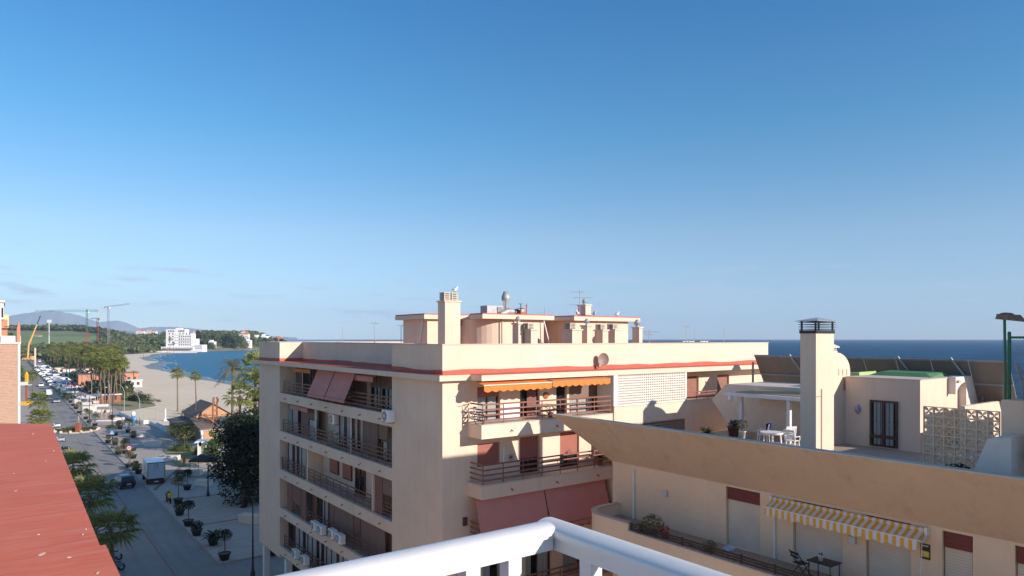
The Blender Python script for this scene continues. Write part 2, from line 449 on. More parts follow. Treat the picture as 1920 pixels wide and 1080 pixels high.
# front wall layer with openings
px2x = lambda px: ony(px, 28.2)[0]
op = []
F1 = [(895,938),(975,1012),(1043,1063),(1067,1141)]
F1z = (Z(4.16), Z(2.42))
for i, (a, b) in enumerate(F1): op.append((px2x(a), px2x(b), *F1z))
F2 = [(895,938,6.4,5.25),(975,1012,7.06,5.15),(1050,1086,7.06,5.12)]
for a, b, hb, ht in F2: op.append((px2x(a), px2x(b), Z(hb), Z(ht)))
F3 = [(900,940,9.95,8.0),(975,1012,9.95,8.0),(1045,1063,9.95,8.0),(1068,1141,9.95,8.0)]
for a, b, hb, ht in F3: op.append((px2x(a), px2x(b), Z(hb), Z(ht)))
F4 = [(905,965,12.87,10.95),(985,1035,12.87,10.95),(1055,1120,12.87,10.95)]
for a, b, hb, ht in F4: op.append((px2x(a), px2x(b), Z(hb), Z(ht)))
F5 = [(905,965,15.8,13.9),(985,1035,15.8,13.9),(1055,1120,15.8,13.9)]
for a, b, hb, ht in F5: op.append((px2x(a), px2x(b), Z(hb), Z(ht)))
RT = [(1283.5,1310),(1345,1367)]
for a, b in RT: op.append((px2x(a), px2x(b), Z(4.1), Z(2.42)))
holed(m, Face('y', 28.45, -1), X0, X1, 3.35, 18.0, op, 0.0, 0.25)
wallA = m.build('wall', M_wall, bA)
# slabs / spandrels of the street front
for i in range(5):
    s = MB(); s.box(X0, 17.02, LA, LB, Z(fl_bot[i]), Z(fl_top[i])); s.box(17.02, 18.1, LA, LB, Z(fl_bot[i]), Z(fl_top[i])-.05)
    o = s.build('balcony_slab', M_wall, bA)
    t = MB(); t.box(17.03, 18.08, LA, LB, Z(fl_top[i])-.05, Z(fl_top[i])-.04); t.build('floor_tiles', M_concrete, o)
# drain spouts
sp = MB(); sp.cyl((0,0,0), (-.16,0,-.05), .035, .03, 8)
spm = sp.build('drain_spout', M_terra, bA); spm.location = Vector((16.8, LA+1.4, Z(4.45)))-org(bA)
spm.data.transform(Matrix.Translation(org(bA)))
for i in range(5):
    for k in range(7):
        if i == 0 and k == 0: continue
        c = spm.copy(); COL.objects.link(c); c.parent = bA
        c.location = Vector((16.8, LA+1.4+2.65*k, Z(fl_bot[i])+.33))-org(bA)
def U(px, x=18.1): return onx(px, x)[0]
# loggia contents, floor by floor
def z_(i): return Z(fl_top[i])-.03, Z(ceil_[i])-.02
# floor 1
a, b = z_(0)
panelp(bA, FX, U(541), U(566), a, b-.15, .02, M_blind, 'blind')
window(bA, FX, U(570), U(640), a, b-.1, .0, panes=5, curtain=False)
window(bA, FX, U(645), U(664), a, b-.1, .0, panes=1, curtain=False, name='balcony_door')
panelp(bA, FX, U(665), U(688), a, b-.1, .02, M_blind, 'blind')
window(bA, FX, U(698), U(741), a, b-.05, .0, panes=4, blind=.42)
fxo = Face('x', 16.98, -1)
def U2(px): return onx(px, 16.7)[0]
for (p0, p1) in ((573, 605), (605.5, 643)):
    awning(bA, fxo, onx(p0+2, 16.3)[0], onx(p1+1, 16.3)[0], Z(2.10), -.1, Z(3.72), .62, M_awnr, .2, white_bar=False)
awning(bA, fxo, U2(541), U2(572), Z(2.12), -.5, Z(2.22), -.1, M_awno, .26, white_bar=False)
awning(bA, fxo, U2(648), U2(688), Z(2.12), -.5, Z(2.24), -.1, M_awnr, .34, white_bar=False)
for p in (569, 573, 690, 697): pm = MB(); fxo.box(pm, U2(p), U2(p)+.05, -.3, -.25, a, b); pm.build('awning_post', M_black, bA)
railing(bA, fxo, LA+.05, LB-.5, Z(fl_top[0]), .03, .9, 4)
# floor 2
a, b = z_(1)
window(bA, FX, U(542), U(576), a, b-.08, .6, panes=3)
awning(bA, fxo, U2(536), U2(568), Z(4.84), -.2, Z(4.95), -.05, M_awnr, .30, white_bar=False)
panelp(bA, FX, U(579), U(612), a, b, .55, M_blind, 'blind', seams=1)
window(bA, FX, U(596), U(611), a, b-.9, .62, panes=1)
window(bA, FX, U(646), U(666), a, b-.1, .3, panes=2); window(bA, FX, U(670), U(692), a, b-.1, .3, panes=2)
panelp(bA, FX, U(695), U(722), a, b, .45, M_blind, 'blind', seams=1)
panelp(bA, FX, U(724), U(741), a+1.2, b, .45, M_blind, 'blind')
window(bA, FX, U(730), U(741), a, a+1.15, .4, panes=1)
pm = MB(); fxo.box(pm, U2(577), U2(577)+.08, -.35, -.25, a, b); pm.build('post', M_white, bA); pm = MB(); fxo.box(pm, U2(644.5), U2(644.5)+.08, -.25, -.15, a, b)
pm.build('post', M_white, bA)
railing(bA, fxo, LA+.05, LB-.3, Z(fl_top[1]), .03, .9, 4)
# floor 3
a, b = z_(2)
window(bA, fxo, U2(531), U2(565), a, b, -.15, panes=4)
pm = MB(); fxo.box(pm, U2(567)-.15, U2(567)+.1, -1.1, -.05, a, b); pm.build('partition', M_wall, bA)
railing(bA, fxo, U2(564), LB-.05, Z(fl_top[2]), .03, .9, 4)
window(bA, FX, U(621), U(636), a+.75, b-.45, 0, panes=1, blind=.9, blindmat=M_shut)
window(bA, FX, U(645), U(661), a+.7, b-.45, 0, panes=1, blind=.9, blindmat=M_shut)
railing(bA, fxo, U2(688), U2(571), Z(fl_top[2]), .03, .9, 4)
pm = MB(); fxo.box(pm, U2(690)-.05, U2(690)+.12, -1.1, -.0, a, b); pm.build('partition', M_wall, bA)
window(bA, FX, U(668), U(686), a, b-.1, 0, panes=2, curtain=False)
panelp(bA, fxo, U2(692), U2(706), a, b, -.12, M_panel, 'screen'); panelp(bA, fxo, U2(732), U2(741), a, b, -.12, M_panel, 'screen')
panelp(bA, fxo, U2(706.5), U2(731), b-1.0, b, -.12, M_blind, 'screen')
railing(bA, fxo, U2(731), U2(707), Z(fl_top[2]), -.1, .8, 4)
# floor 4
a, b = z_(3)
panelp(bA, fxo, U2(530), U2(539), a, b, -.1, M_panel, 'screen'); panelp(bA, fxo, U2(539.5), U2(555), a+.85, b, -.1, M_panel, 'screen')
panelp(bA, fxo, U2(555.5), U2(565), a, b, -.1, M_panel, 'screen')
railing(bA, fxo, U2(555), U2(540), Z(fl_top[3]), -.12, .8, 4)
panelp(bA, FX, U(575), U(583), a, b, .6, M_blind, 'blind')
window(bA, FX, U(585), U(600), a, b, .6, panes=1)
panelp(bA, FX, U(601), U(611), a, b, .6, M_panel, 'blind', seams=1)
window(bA, FX, U(618), U(634), a, b, .6, panes=2)
panelp(bA, FX, U(635), U(643), a, b, .6, M_blind, 'blind')
panelp(bA, FX, U(644), U(680), a, b, .6, M_blind, 'blind', seams=2)
panelp(bA, FX, U(681), U(694), a, b, .6, M_panel, 'blind')
panelp(bA, FX, U(695), U(741), a, b, .6, M_blind, 'blind', seams=2)
railing(bA, fxo, LA+.05, U2(568), Z(fl_top[3]), .0, .9, 4)
# floor 5
a, b = z_(4)
window(bA, FX, U(536), U(568), a, b, .6, panes=5, curtain=False)
window(bA, FX, U(569), U(650), a, b, .6, panes=9)
window(bA, FX, U(652), U(741), a, b, .6, panes=9)
railing(bA, fxo, LA+.05, LB-.5, Z(fl_top[4]), .0, .9, 4)
# ground floor shopfronts and columns
for yy in (57.0, 51.6, 46.0, 40.0, 34.0, 28.7): cm = MB(); cm.box(17.0, 17.45, yy-.22, yy+.22, 0.15, 3.3); cm.build('column', M_white, bA)
for yy in (52.2, 46.4, 40.4, 34.4): window(bA, Face('x', 19.4, -1), yy, yy+4.6, .3, 3.2, 0, panes=4, name='shop_window', curtain=False)
# front windows
a, b = F1z
window(bA, FY, px2x(895)+.02, px2x(938)-.02, a, b, .0, panes=2, blind=.30, blindmat=M_shut)
window(bA, FY, px2x(975)+.02, px2x(1012)-.02, a, b, .0, panes=2, curtain=False, name='balcony_door')
panelp(bA, FY, px2x(990), px2x(1008), a+.03, b-.1, .10, M_panel, 'door_leaf')
window(bA, FY, px2x(1043)+.02, px2x(1063)-.02, a, b, .0, panes=1, curtain=False, name='balcony_door')
window(bA, FY, px2x(1067)+.02, px2x(1141)-.02, a, b, .0, panes=4, mat=M_blind, blind=.55)
for k, (p, q, hb, ht) in enumerate(F2):
    window(bA, FY, px2x(p)+.02, px2x(q)-.02, Z(hb), Z(ht), .0, panes=2, curtain=False, blind=(.97, .6, .65)[k], blindmat=M_shut)
for p, q, hb, ht in F3+F4+F5:
    window(bA, FY, px2x(p)+.02, px2x(q)-.02, Z(hb), Z(ht), .0, panes=2)
for p, q in RT:
    window(bA, FY, px2x(p)+.02, px2x(q)-.02, Z(4.1), Z(2.42), .0, panes=1, curtain=False, blind=.97, blindmat=plain('brown_roller', (0.27,0.125,0.085), .7) if p < 1300 else MATS['brown_roller'])
# front balconies
BX0, BX1, BY = 18.23, 26.95, 26.98
for i in range(5):
    x1 = 27.0 if i == 0 else 33.2
    s = MB(); s.box(BX0, x1, BY, 28.2, Z(fl_bot[i])-.02, Z(fl_top[i])-.04)
    if i == 0: s.box(27.0, X1-.3, 26.9, 28.2, Z(5.7), Z(3.80))
    o = s.build('balcony_slab', M_wall, bA)
    t = MB(); t.box(BX0-.03, BX1, BY-.03, 28.2, Z(fl_top[i])-.038, Z(fl_top[i])+.01); t.build('coping', M_cap, o)
    for k in range(3):
        c = spm.copy(); COL.objects.link(c); c.parent = bA; c.rotation_euler = (0,0,R(90))
        c.location = Vector((20.0+2.9*k, BY, Z(fl_bot[i])+.3))-org(bA)
FB = Face('y', BY+.06, -1)
for i in range(5):
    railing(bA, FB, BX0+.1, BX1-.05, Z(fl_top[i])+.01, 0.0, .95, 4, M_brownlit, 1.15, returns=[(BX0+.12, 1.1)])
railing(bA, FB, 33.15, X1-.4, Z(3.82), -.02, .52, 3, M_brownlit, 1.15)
q = MB(); q.box(26.98, X1-.28, 26.86, 27.1, Z(3.80), Z(3.75)); q.build('coping', M_cap, bA)
# lattice screens
lm = MB(); fl = Face('y', 27.0, -1)
def lattice(mb, face, a0, a1, z0, z1, na, nz, d0, d1, s=.42):
    As = []; Zs = []
    pa, pz = (a1-a0)/na, (z1-z0)/nz
    for i in range(na): As += [a0+pa*i, a0+pa*(i+s)]
    As.append(a1)
    for j in range(nz): Zs += [z0+pz*j, z0+pz*(j+s)]
    Zs.append(z1)
    cells(mb, face, As, Zs, lambda i, j: i % 2 == 0 or j % 2 == 0, d0, d1)
lattice(lm, fl, 27.25, 33.0, Z(3.75), Z(2.06), 36, 12, 0, .12)
lm.box(BX1, 27.25, 26.88, 28.2, Z(3.75), Z(2.03)); lm.box(33.0, 33.15, 26.88, 28.2, Z(3.75), Z(2.03))
lm.build('lattice_screen', plain('lattice_white', (0.80,0.72,0.62), .85, var=.04), bA)
q = MB(); q.box(27.26, 32.99, 27.9, 28.15, Z(3.75), Z(2.06)); q.build('lattice_shade_panel', plain('lattice_painted_shade', (0.30,0.20,0.14), .9), bA)  # brown panel added so the lattice holes look shaded
for i in range(1, 5):
    q = MB(); lattice(q, fl, 27.2, 33.0, Z(fl_top[i]), Z(fl_bot[i-1]), 34, 14, 0, .1); q.box(BX1+.02, 27.2, 26.9, 28.2, Z(fl_top[i]), Z(fl_bot[i-1]))
    q.build('lattice_screen', M_wall2, bA)
# awnings of the front
awning(bA, FB, ony(908,26.6)[0], ony(1035,26.6)[0], Z(2.06), -.3, Z(2.22), .42, M_awno, .34)
awning(bA, FB, ony(1038,26.6)[0], ony(1146,26.6)[0], Z(2.06), -.3, Z(2.16), .36, M_awno, .34, white_bar=False)
awning(bA, FB, ony(903,26.7)[0], ony(1031,26.7)[0], Z(7.78), -.15, Z(9.66), .38, M_awnr, .28, white_bar=False)
awning(bA, FB, ony(1033,26.7)[0], ony(1145,26.7)[0], Z(7.78), -.15, Z(9.54), .38, M_awnr, .28, white_bar=False)
# wall bits
q = MB(); q.cyl((ony(944,28.15)[0], 28.14, Z(7.0)), (ony(944,28.15)[0], 28.14, Z(5.5)), .05, .05, 8)
q.build('downpipe', M_white, bA)
q = MB(); q.box(px2x(871)-.12, px2x(871)+.12, 28.12, 28.2, Z(9.15), Z(8.75)); q.build('meter_box', M_brown, bA)
x_ = px2x(1023)
q = MB(); q.cyl((x_, 28.195, Z(3.05)), (x_, 28.15, Z(3.05)), .2, .17, 16); q.cyl((x_, 28.15, Z(3.05)), (x_, 28.13, Z(3.05)), .1, .06, 12); q.build('wall_plate', M_terra, bA)
x_ = px2x(957.5)
q = MB()
for k in range(8):
    t = k*math.pi/4; q.cyl((x_+.05*math.cos(t), 28.17, Z(6.1)+.05*math.sin(t)), (x_+.2*math.cos(t), 28.17, Z(6.1)+.2*math.sin(t)), .012, .012, 5)
q.cyl((x_, 28.19, Z(6.1)), (x_, 28.15, Z(6.1)), .05, .05, 10); q.build('wall_ornament', M_brown, bA)
# roof slab, red ledge, parapet
poly_out = [(16.42, 27.82), (18.15, 27.82), (18.15, 26.85), (43.95, 26.85), (43.95, 57.9), (16.42, 57.9)]
m = MB(); m.prism(poly_out, Z(2.03), Z(1.76)); roofA = m.build('roof', M_wall, bA)
def inset(poly, d):
    q = MB(); q.ring(poly, d, 0, 1); n = len(poly); return [(p[0], p[1]) for p in q.v[2*n:3*n]]
m = MB(); m.prism(inset(poly_out, .04), Z(1.76), Z(1.742)); m.build('red_ledge', M_rband, roofA)
par = [(X0,Y0),(X1,Y0),(X1,Y1),(X0,Y1),(X0,LB),(18.58,LB),(18.58,LA),(X0,LA)]
m = MB(); m.ring(par, .22, Z(1.742), Z(.32)); m.build('parapet', M_wall, roofA)
m = MB(); m.ring(par, .26, Z(.32), Z(.27), out=.035); m.build('coping', M_cap, roofA)
m = MB()
# hand painted upper limit of the red band
def band_wall(p0, p1, nrm, seed):
    rr = random.Random(seed); p0, p1 = Vector(p0), Vector(p1); L = (p1-p0).length; n = max(2, int(L/1.1)); vs = []
    o = Vector(nrm)*.012
    for i in range(n+1):
        p = p0.lerp(p1, i/n)+o; h = .20+rr.uniform(-.03,.05)
        vs += [(p.x,p.y,Z(1.742)), (p.x,p.y,Z(1.742)+h)]
    m.add(vs, [(2*i,2*i+2,2*i+3,2*i+1) for i in range(n)])
band_wall((X0,Y0),(X1,Y0),(0,-1),1); band_wall((X0,LA),(X0,Y0),(-1,0),2); band_wall((X0,Y1),(X0,LB),(-1,0),3)
band_wall((18.58,LB),(18.58,LA),(-1,0),4); band_wall((X0,LB),(18.58,LB),(0,-1),5); band_wall((18.58,LA),(X0,LA),(0,1),6)
m.build('red_band', M_rband, roofA)
# penthouse
z0p, ze = Z(1.742), H+1.17
ph = MB()
ph.prism([(20.5,36.2),(23.4,36.2),(23.4,37.6),(22.95,33.6),(27.5,33.6),(27.5,36.4),(30.1,36.4),(30.1,33.6),(35.1,33.6),(35.1,44),(20.5,44)][:2]+[(23.4,39.3),(20.5,39.3)], z0p, ze)
ph.prism([(23.4,37.0),(27.5,37.0),(27.5,44),(24.5,44),(24.5,39.0),(23.4,39.0)], z0p, ze)
# rounded shoulder of the second block
arc = [(24.6-1.65*math.cos(t), 35.3-1.65*math.sin(t)) for t in [math.pi*k/16 for k in range(0,9)]]
ph.prism([(22.95,37.0)]+arc+[(27.5,33.65),(27.5,37.0)], z0p, ze-.001)
ph.prism([(27.5,36.4),(30.1,36.4),(30.1,44),(27.5,44)], z0p, ze-.002)
ph.prism([(30.1,33.6),(35.1,33.6),(35.1,43.99),(30.1,43.99)], z0p, ze-.003)
ph = ph.build('penthouse', M_wall, bA)
eav = [(20.1,35.85),(23.3,35.85),(23.3,35.5),(22.5,34.6),(22.5,33.2),(28.0,33.2),(28.6,35.9),(29.5,35.9),(29.7,33.2),(35.9,33.2),(35.9,44.5),(24.2,44.5),(24.2,39.65),(20.1,39.65)]
q = MB(); q.prism(eav, ze, ze+.26); q.build('eaves', M_wall, ph)
q = MB(); q.prism(inset(eav, .03), ze+.26, ze+.33); q.build('red_roof_edge', M_rband, ph)
Fp = Face('y', 33.6, -1)
window(ph, Fp, ony(963,33.6)[0], ony(974,33.6)[0], z0p+.7, ze-.15, .0, panes=1, mat=M_wall2, name='roof_window')
window(ph, Face('y',36.4,-1), 28.2, 29.0, z0p+.1, ze-.25, 0, panes=1, curtain=False, name='roof_door')
q = MB()
for px in range(5):
    for r_ in range(2): q.box(23.5+.24*px, 23.6+.24*px, 36.97, 37.0, ze-.2-.17*r_, ze-.1-.17*r_)
    for r_ in range(2): q.box(22.1+.24*px, 22.2+.24*px, 36.17, 36.2, ze-.2-.17*r_, ze-.1-.17*r_)
q.build('vent_holes', M_dark, ph)
q = MB(); q.cyl((20.42, 37.4, z0p), (20.42, 36.6, ze), .04, .04, 8); q.build('downpipe', M_white, ph)
q = MB(); q.cyl((ony(942,33.5)[0], 33.55, z0p), (ony(942,33.5)[0], 33.55, ze), .04, .04, 8); q.build('downpipe', M_tile, ph)
q = MB(); q.cyl((27.6, 32.9, z0p+.6), (27.3, 33.4, ze), .035, .035, 6); q.build('brace', M_white, ph)
q = MB()
for zz in (.55, .95, 1.3): q.cyl((26.0, 32.6, z0p+zz), (30.2, 32.6, z0p+zz), .025, .025, 6)
for xx in (26.4, 28.2, 30.0): q.cyl((xx, 32.6, z0p), (xx, 32.6, z0p+1.35), .03, .03, 6)
q.build('roof_railing', M_greym, bA)

# ---- chimneys of the mid building
def chimney(px0, px1, pxc, ytop, u, kind, base=None, ball=None, nl=4, fdepth=None):
    """lit face from px0 (left corner) to px1 at depth u; kind louvre/ball"""
    xa, _ = ony(px0, u); xb, zt = ony(px1, u, ytop)
    dpt = fdepth or max(.35, (xb-xa)*.9)
    if abs(xb-xa) < .05: return
    c = MB(); zb = base if base is not None else z0p
    c.box(xa, xb, u, u+dpt, zb, zt-.08)
    c.box(xa-.06, xb+.06, u-.06, u+dpt+.06, zt-.08, zt)
    o = c.build('chimney', M_wall, bA)
    return o, xa, xb, zt, dpt
def louvre(o, cx, cy, z, wx, wy, n=4, h=.5):
    l = MB(); st = h/n
    for k in range(n): l.box(cx-wx/2, cx+wx/2, cy-wy/2, cy+wy/2, z+st*k+st*.45, z+st*(k+1))
    for sx in (-1,1):
        for sy in (-1,1): l.box(cx+sx*(wx/2-.06)-.03, cx+sx*(wx/2-.06)+.03, cy+sy*(wy/2-.06)-.03, cy+sy*(wy/2-.06)+.03, z, z+h-.01)
    l.build('chimney_louvre', M_louvre, o)
    b = MB(); b.box(cx-wx/2+.1, cx+wx/2-.1, cy-wy/2+.1, cy+wy/2-.1, z, z+h-.02); b.build('flue', M_dark, o)
def cowl(o, cx, cy, z, r=.16):
    l = MB(); l.cyl((cx,cy,z-.03), (cx,cy,z+.12), r*.6, r*.6, 10); l.ball((cx,cy,z+.12+r*.8), (r, r, r*1.05), 12)
    for k in range(6):
        t = k*math.pi/3; l.tube([(cx+r*1.02*math.cos(t), cy+r*1.02*math.sin(t), z+.1), (cx+r*1.1*math.cos(t+.4), cy+r*1.1*math.sin(t+.4), z+.12+r*.8), (cx+.04*math.cos(t+.9), cy+.04*math.sin(t+.9), z+.14+r*1.85)], .014, 4)
    l.build('cowl', M_metal, o)
o, xa, xb, zt, dp = chimney(834.5, 863, 0, 564, 31.2, 'l', fdepth=.75)
louvre(o, xa+.24, 31.2+.4, zt, .42, .5, 4, .44); louvre(o, xb-.24, 31.2+.4, zt, .42, .5, 4, .44)
b = MB(); b.box(xa+.3, xb+.12, 31.5, 32.4, z0p, Z(-.35)); b.build('chimney_shoulder', M_wall, o)
o, xa, xb, zt, dp = chimney(972, 980.5, 0, 605.5, 30.2, 'b', fdepth=.55); cowl(o, (xa+xb)/2, 30.45, zt, .13)
o, xa, xb, zt, dp = chimney(995.5, 1008, 0, 617, 29.6, 'l', fdepth=.8); louvre(o, (xa+xb)/2-.1, 30.0, zt, .5, .55, 4, .33)
o, xa, xb, zt, dp = chimney(1073, 1091, 0, 617, 29.8, 'l', fdepth=.9); louvre(o, (xa+xb)/2-.15, 30.25, zt, .5, .6, 4, .36)
o, xa, xb, zt, dp = chimney(1101, 1110, 0, 609.5, 30.2, 'b', fdepth=.55); cowl(o, (xa+xb)/2, 30.45, zt, .14)
o, xa, xb, zt, dp = chimney(1130, 1140.5, 0, 618, 29.6, 'l', fdepth=.7); louvre(o, (xa+xb)/2-.08, 29.95, zt, .42, .5, 4, .32)
o, xa, xb, zt, dp = chimney(1153, 1163, 0, 617.5, 30.0, 'l', fdepth=.8); louvre(o, (xa+xb)/2-.05, 30.4, zt, .45, .55, 4, .33)
o, xa, xb, zt, dp = chimney(1198.5, 1204.5, 0, 613, 30.4, 'b', fdepth=.6); cowl(o, (xa+xb)/2, 30.7, zt, .19)
# chimney on the penthouse roof
o, xa, xb, zt, dp = chimney(1098, 1108, 0, 571, 36.0, 'b', base=ze+.33, fdepth=.8); cowl(o, (xa+xb)/2, 36.4, zt, .15)
b = MB(); b.box(xa-.02, xb+.02, 35.98, 36.83, ze+.33, ze+.52); b.build('red_base', M_rband, o)
b = MB(); b.box(33.8, 36.2, 50.0, 50.6, z0p, Z(.6)); b.build('back_parapet', M_tile, bA)

# exhaust fan box and duct on the roof
ex = thing('roof_fan_unit', 'grey metal fan box with upright exhaust cowl and red elbow duct on the roof', 'ventilation unit', (ony(935,37.0)[0], 37.0, ze+.33), world=True)
zr = ze+.33
xa, xb = ony(913.5,37.2)[0], ony(931,37.2)[0]
b = MB(); b.box(xa, xb+.55, 37.2, 38.0, zr, zr+.68); b.build('fan_box', M_metal, ex)
b = MB(); b.box(xb+.05, xb+.45, 37.14, 37.19, zr+.12, zr+.6); b.build('intake_grille', M_greym, ex)
cx = ony(948.5,37.4)[0]
b = MB(); b.lathe((cx, 37.4, zr), [(.17,.2),(.17,.95),(.30,1.15),(.30,1.3),(.16,1.68),(0,1.68)], 16); b.build('exhaust_cowl', M_metal, ex)
b = MB(); b.cyl((cx-.22, 37.35, zr+.3), (cx-.22, 37.35, zr+1.35), .05, .05, 8); b.build('side_pipe', M_metal, ex)
b = MB(); b.cyl((cx-.75, 37.0, zr+.08), (cx-.1, 37.05, zr+.33), .18, .22, 14); b.cyl((cx-.1, 37.05, zr+.33), (cx+.55, 37.05, zr+.28), .22, .2, 14); b.build('horizontal_duct', M_metal, ex)
b = MB(); b.tube([(cx+.55,37.05,zr+.28),(cx+.75,37.05,zr+.26),(cx+.9,37.05,zr+.14),(cx+.95,37.05,zr)], [.23,.23,.22,.22], 12); b.build('elbow_duct', M_terra, ex)
st = thing('vent_stack', 'red and white capped vent stack with a thin red pipe on the roof', 'vent', (ony(981,36.5)[0], 36.5, zr), world=True)
cx = ony(979,36.5)[0]
b = MB(); b.box(cx-.12, cx+.22, 36.4, 36.8, zr, zr+.3, 1); b.cyl((cx+.05,36.6,zr+.3), (cx+.05,36.6,zr+.52), .13, .13, 10, 0); b.box(cx-.16,cx+.26,36.35,36.85,zr+.52,zr+.55,2); b.build('stack', [M_wall, M_rband, M_greym], st)
b = MB(); b.cyl((cx-.14,36.45,zr), (cx-.14,36.45,zr+.8), .045, .045, 8); b.box(cx-.24,cx-.04,36.35,36.55,zr+.8,zr+.84); b.build('capped_pipe', M_greym, st)
b = MB(); b.cyl((cx+.34,36.45,zr-.02), (cx+.34,36.45,zr+.72), .04, .04, 8); b.ball((cx+.34,36.45,zr+.74), .06, 8); b.build('red_pipe', M_rband, st)
# ================================================================== right building with the flared parapet
bB = thing('terrace_building', 'beige building with a flared parapet around its roof terrace at the right', 'building', (23.6, 23.6, 0), world=True)
HT, HB, HF = 3.73, 5.92, 5.30
XF = 34.0
XT, XW = 21.5, 23.6
def sweep(mb, stations, m=0, smooth=False):
    n = len(stations[0]); vs = [p for s in stations for p in s]; fs = []
    for i in range(len(stations)-1):
        for j in range(n):
            k = (j+1) % n; fs.append((i*n+j, (i+1)*n+j, (i+1)*n+k, i*n+k))
    fs.append(tuple(range(n))); fs.append(tuple(range((len(stations)-1)*n+n-1, (len(stations)-1)*n-1, -1)))
    mb.add(vs, fs[:-2], m, smooth); mb.add(vs, fs[-2:], m)
UB = -9.0
m = MB()
sweep(m, [[(XT,UB,Z(HT)),(XT+.25,UB,Z(HT)),(23.1,UB,Z(HF)),(XW,UB,Z(HB)+.02),(XW,UB,Z(HB)),(XW-.04,UB,Z(HB)+.0)],
          [(XT,25.7,Z(HT)),(XT+.3,25.35,Z(HT)),(23.1,24.0,Z(HF)),(XW,23.6,Z(HB)+.02),(XW,23.6,Z(HB)),(XW-.04,23.64,Z(HB))]])
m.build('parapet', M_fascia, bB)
m = MB(); e = .04
sweep(m, [[(XT-e,UB,Z(HT)+.002),(XT-e,UB,Z(HT)+.05),(XT+.29,UB,Z(HT)+.05),(XT+.29,UB,Z(HT)+.002)],
          [(XT-e,25.74,Z(HT)+.002),(XT-e,25.74,Z(HT)+.05),(XT+.33,25.3,Z(HT)+.05),(XT+.33,25.3,Z(HT)+.002)]])
m.build('coping', M_cap, bB)
# walls
FW = Face('x', XW+.25, -1)
UW = lambda px: onx(px, XW)[0]
wins = [(1361,1425),(1487,1580),(1623.5,1708),(1767,1824),(1903,1990)]
hol = [(UW(b), UW(a), Z(8.4), Z(6.02)) for a, b in wins]
m = MB(); holed(m, FW, UB, 23.6, 4.0, Z(HB), hol, 0, .25)
m.box(XW+.25, 37.5, UB, 23.6, 0.0, Z(HB)-.01); m.box(XW, XW+.25, UB, 23.6, 0.0, 4.0)
m.build('wall', M_wall2, bB)
m = MB(); m.box(23.25, XF, UB, 24.2, Z(5.4), Z(HF)); m.build('terrace_floor', plain('terrace_tiles', (0.42,0.33,0.26), .8, var=.1), bB)
for k, (y0, y1, z0, z1) in enumerate(hol):
    window(bB, FW, y0, y1, z0, z1, -.0, panes=2, curtain=False, mat=M_shutm)
    q = MB(); FW.box(q, y0+.05, y1-.03, .10, .13, z0, z1-.52); q.build('roller_shutter', M_shutb, bB)
    q = MB(); FW.box(q, y0+.05, y1-.03, .10, .17, z1-.52, z1); q.build('shutter_box', M_shutm, bB)
# curved balcony
def arcpts(r, cx=22.5, cy=22.15, n=10):
    return [(cx-r*math.cos(t), cy+r*math.sin(t)) for t in [math.pi/2*k/n for k in range(n+1)]]
out = [(21.3, UB)]+arcpts(1.2)+[(24.6, 23.35)]
inn = [(21.5, UB)]+arcpts(1.0)+[(24.6, 23.15)]
n = len(out)
BZ0, BZ1, BZ2 = Z(9.6), Z(8.2), Z(7.86)
def strip(mb, i0, i1, z0, z1, o=out, q=inn, e=0.0):
    st = []
    for i in range(i0, i1): st.append([(o[i][0],o[i][1],z0),(o[i][0],o[i][1],z1),(q[i][0],q[i][1],z1),(q[i][0],q[i][1],z0)])
    sweep(mb, st)
bal = MB(); strip(bal, 0, n, BZ0, BZ1)
o2 = [(21.3, 20.4)]+out[1:]; q2 = [(21.5, 20.4)]+inn[1:]
strip(bal, 0, n, BZ1, BZ2-.04, o2, q2)
balo = bal.build('balcony_parapet', M_wall2, bB)
def off(pts, d):
    r = []
    for i, p in enumerate(pts):
        a = Vector(pts[max(0,i-1)]); b = Vector(pts[min(len(pts)-1,i+1)]); t = (b-a).normalized(); r.append((p[0]-t.y*d, p[1]+t.x*d))
    return r
cp = MB(); strip(cp, 0, n, BZ2-.04, BZ2, off(o2,.03), off(q2,-.05)); cp.box(21.26, 21.56, UB, 20.4, BZ1, BZ1+.04)
cp.build('coping', plain('grey_coping', (0.50,0.42,0.38), .7), balo)
q = MB(); q.prism([(21.5,UB),(XW,UB),(XW,23.1)]+[p for p in arcpts(1.0)][::-1], Z(8.62), Z(8.42)); q.build('balcony_floor', M_tile, bB)
q = MB()
for k in range(3): q.box(21.36, 21.39, UB, 20.36, BZ1+.09+.10*k, BZ1+.15+.10*k)
yy = 20.3
while yy > UB: q.box(21.40, 21.44, yy-.03, yy+.03, BZ1+.04, BZ1+.37); yy -= 1.35
q.build('railing', plain('dark_brown_boards', (0.035,0.022,0.018), .6), bB)
q = MB(); q.box(21.4, XW-.002, UB, 22.0, Z(12.9), Z(11.6)); q.build('lower_balcony', M_wall2, bB)
for px in (1287,):
    y_, z_2 = onx(px, 21.3); q = MB(); q.cyl((21.3, y_, Z(8.75)), (21.12, y_, Z(8.8)), .035, .03, 8); q.build('drain_spout', M_terra, bB)
q = MB(); y_ = UW(1189.5); q.cyl((XW-.06, y_, Z(8.4)), (XW-.06, y_, Z(6.15)), .055, .055, 10); q.build('downpipe', M_white, bB)
q = MB(); y_ = UW(1453.5); q.cyl((XW-.05, y_, Z(8.4)), (XW-.05, y_, Z(6.2)), .045, .045, 10); q.build('downpipe', M_white, bB)
for px, py in ((1248.5, 925), (1599, 1012)):
    y_, zz = onx(px, XW, py); q = MB(); q.box(XW-.09, XW, y_-.13, y_+.13, zz-.14, zz+.14)
    q.build('wall_lamp', plain('lamp_glass', (0.60,0.57,0.60), .3) if 'lamp_glass' not in MATS else MATS['lamp_glass'], bB, bevel=.03)
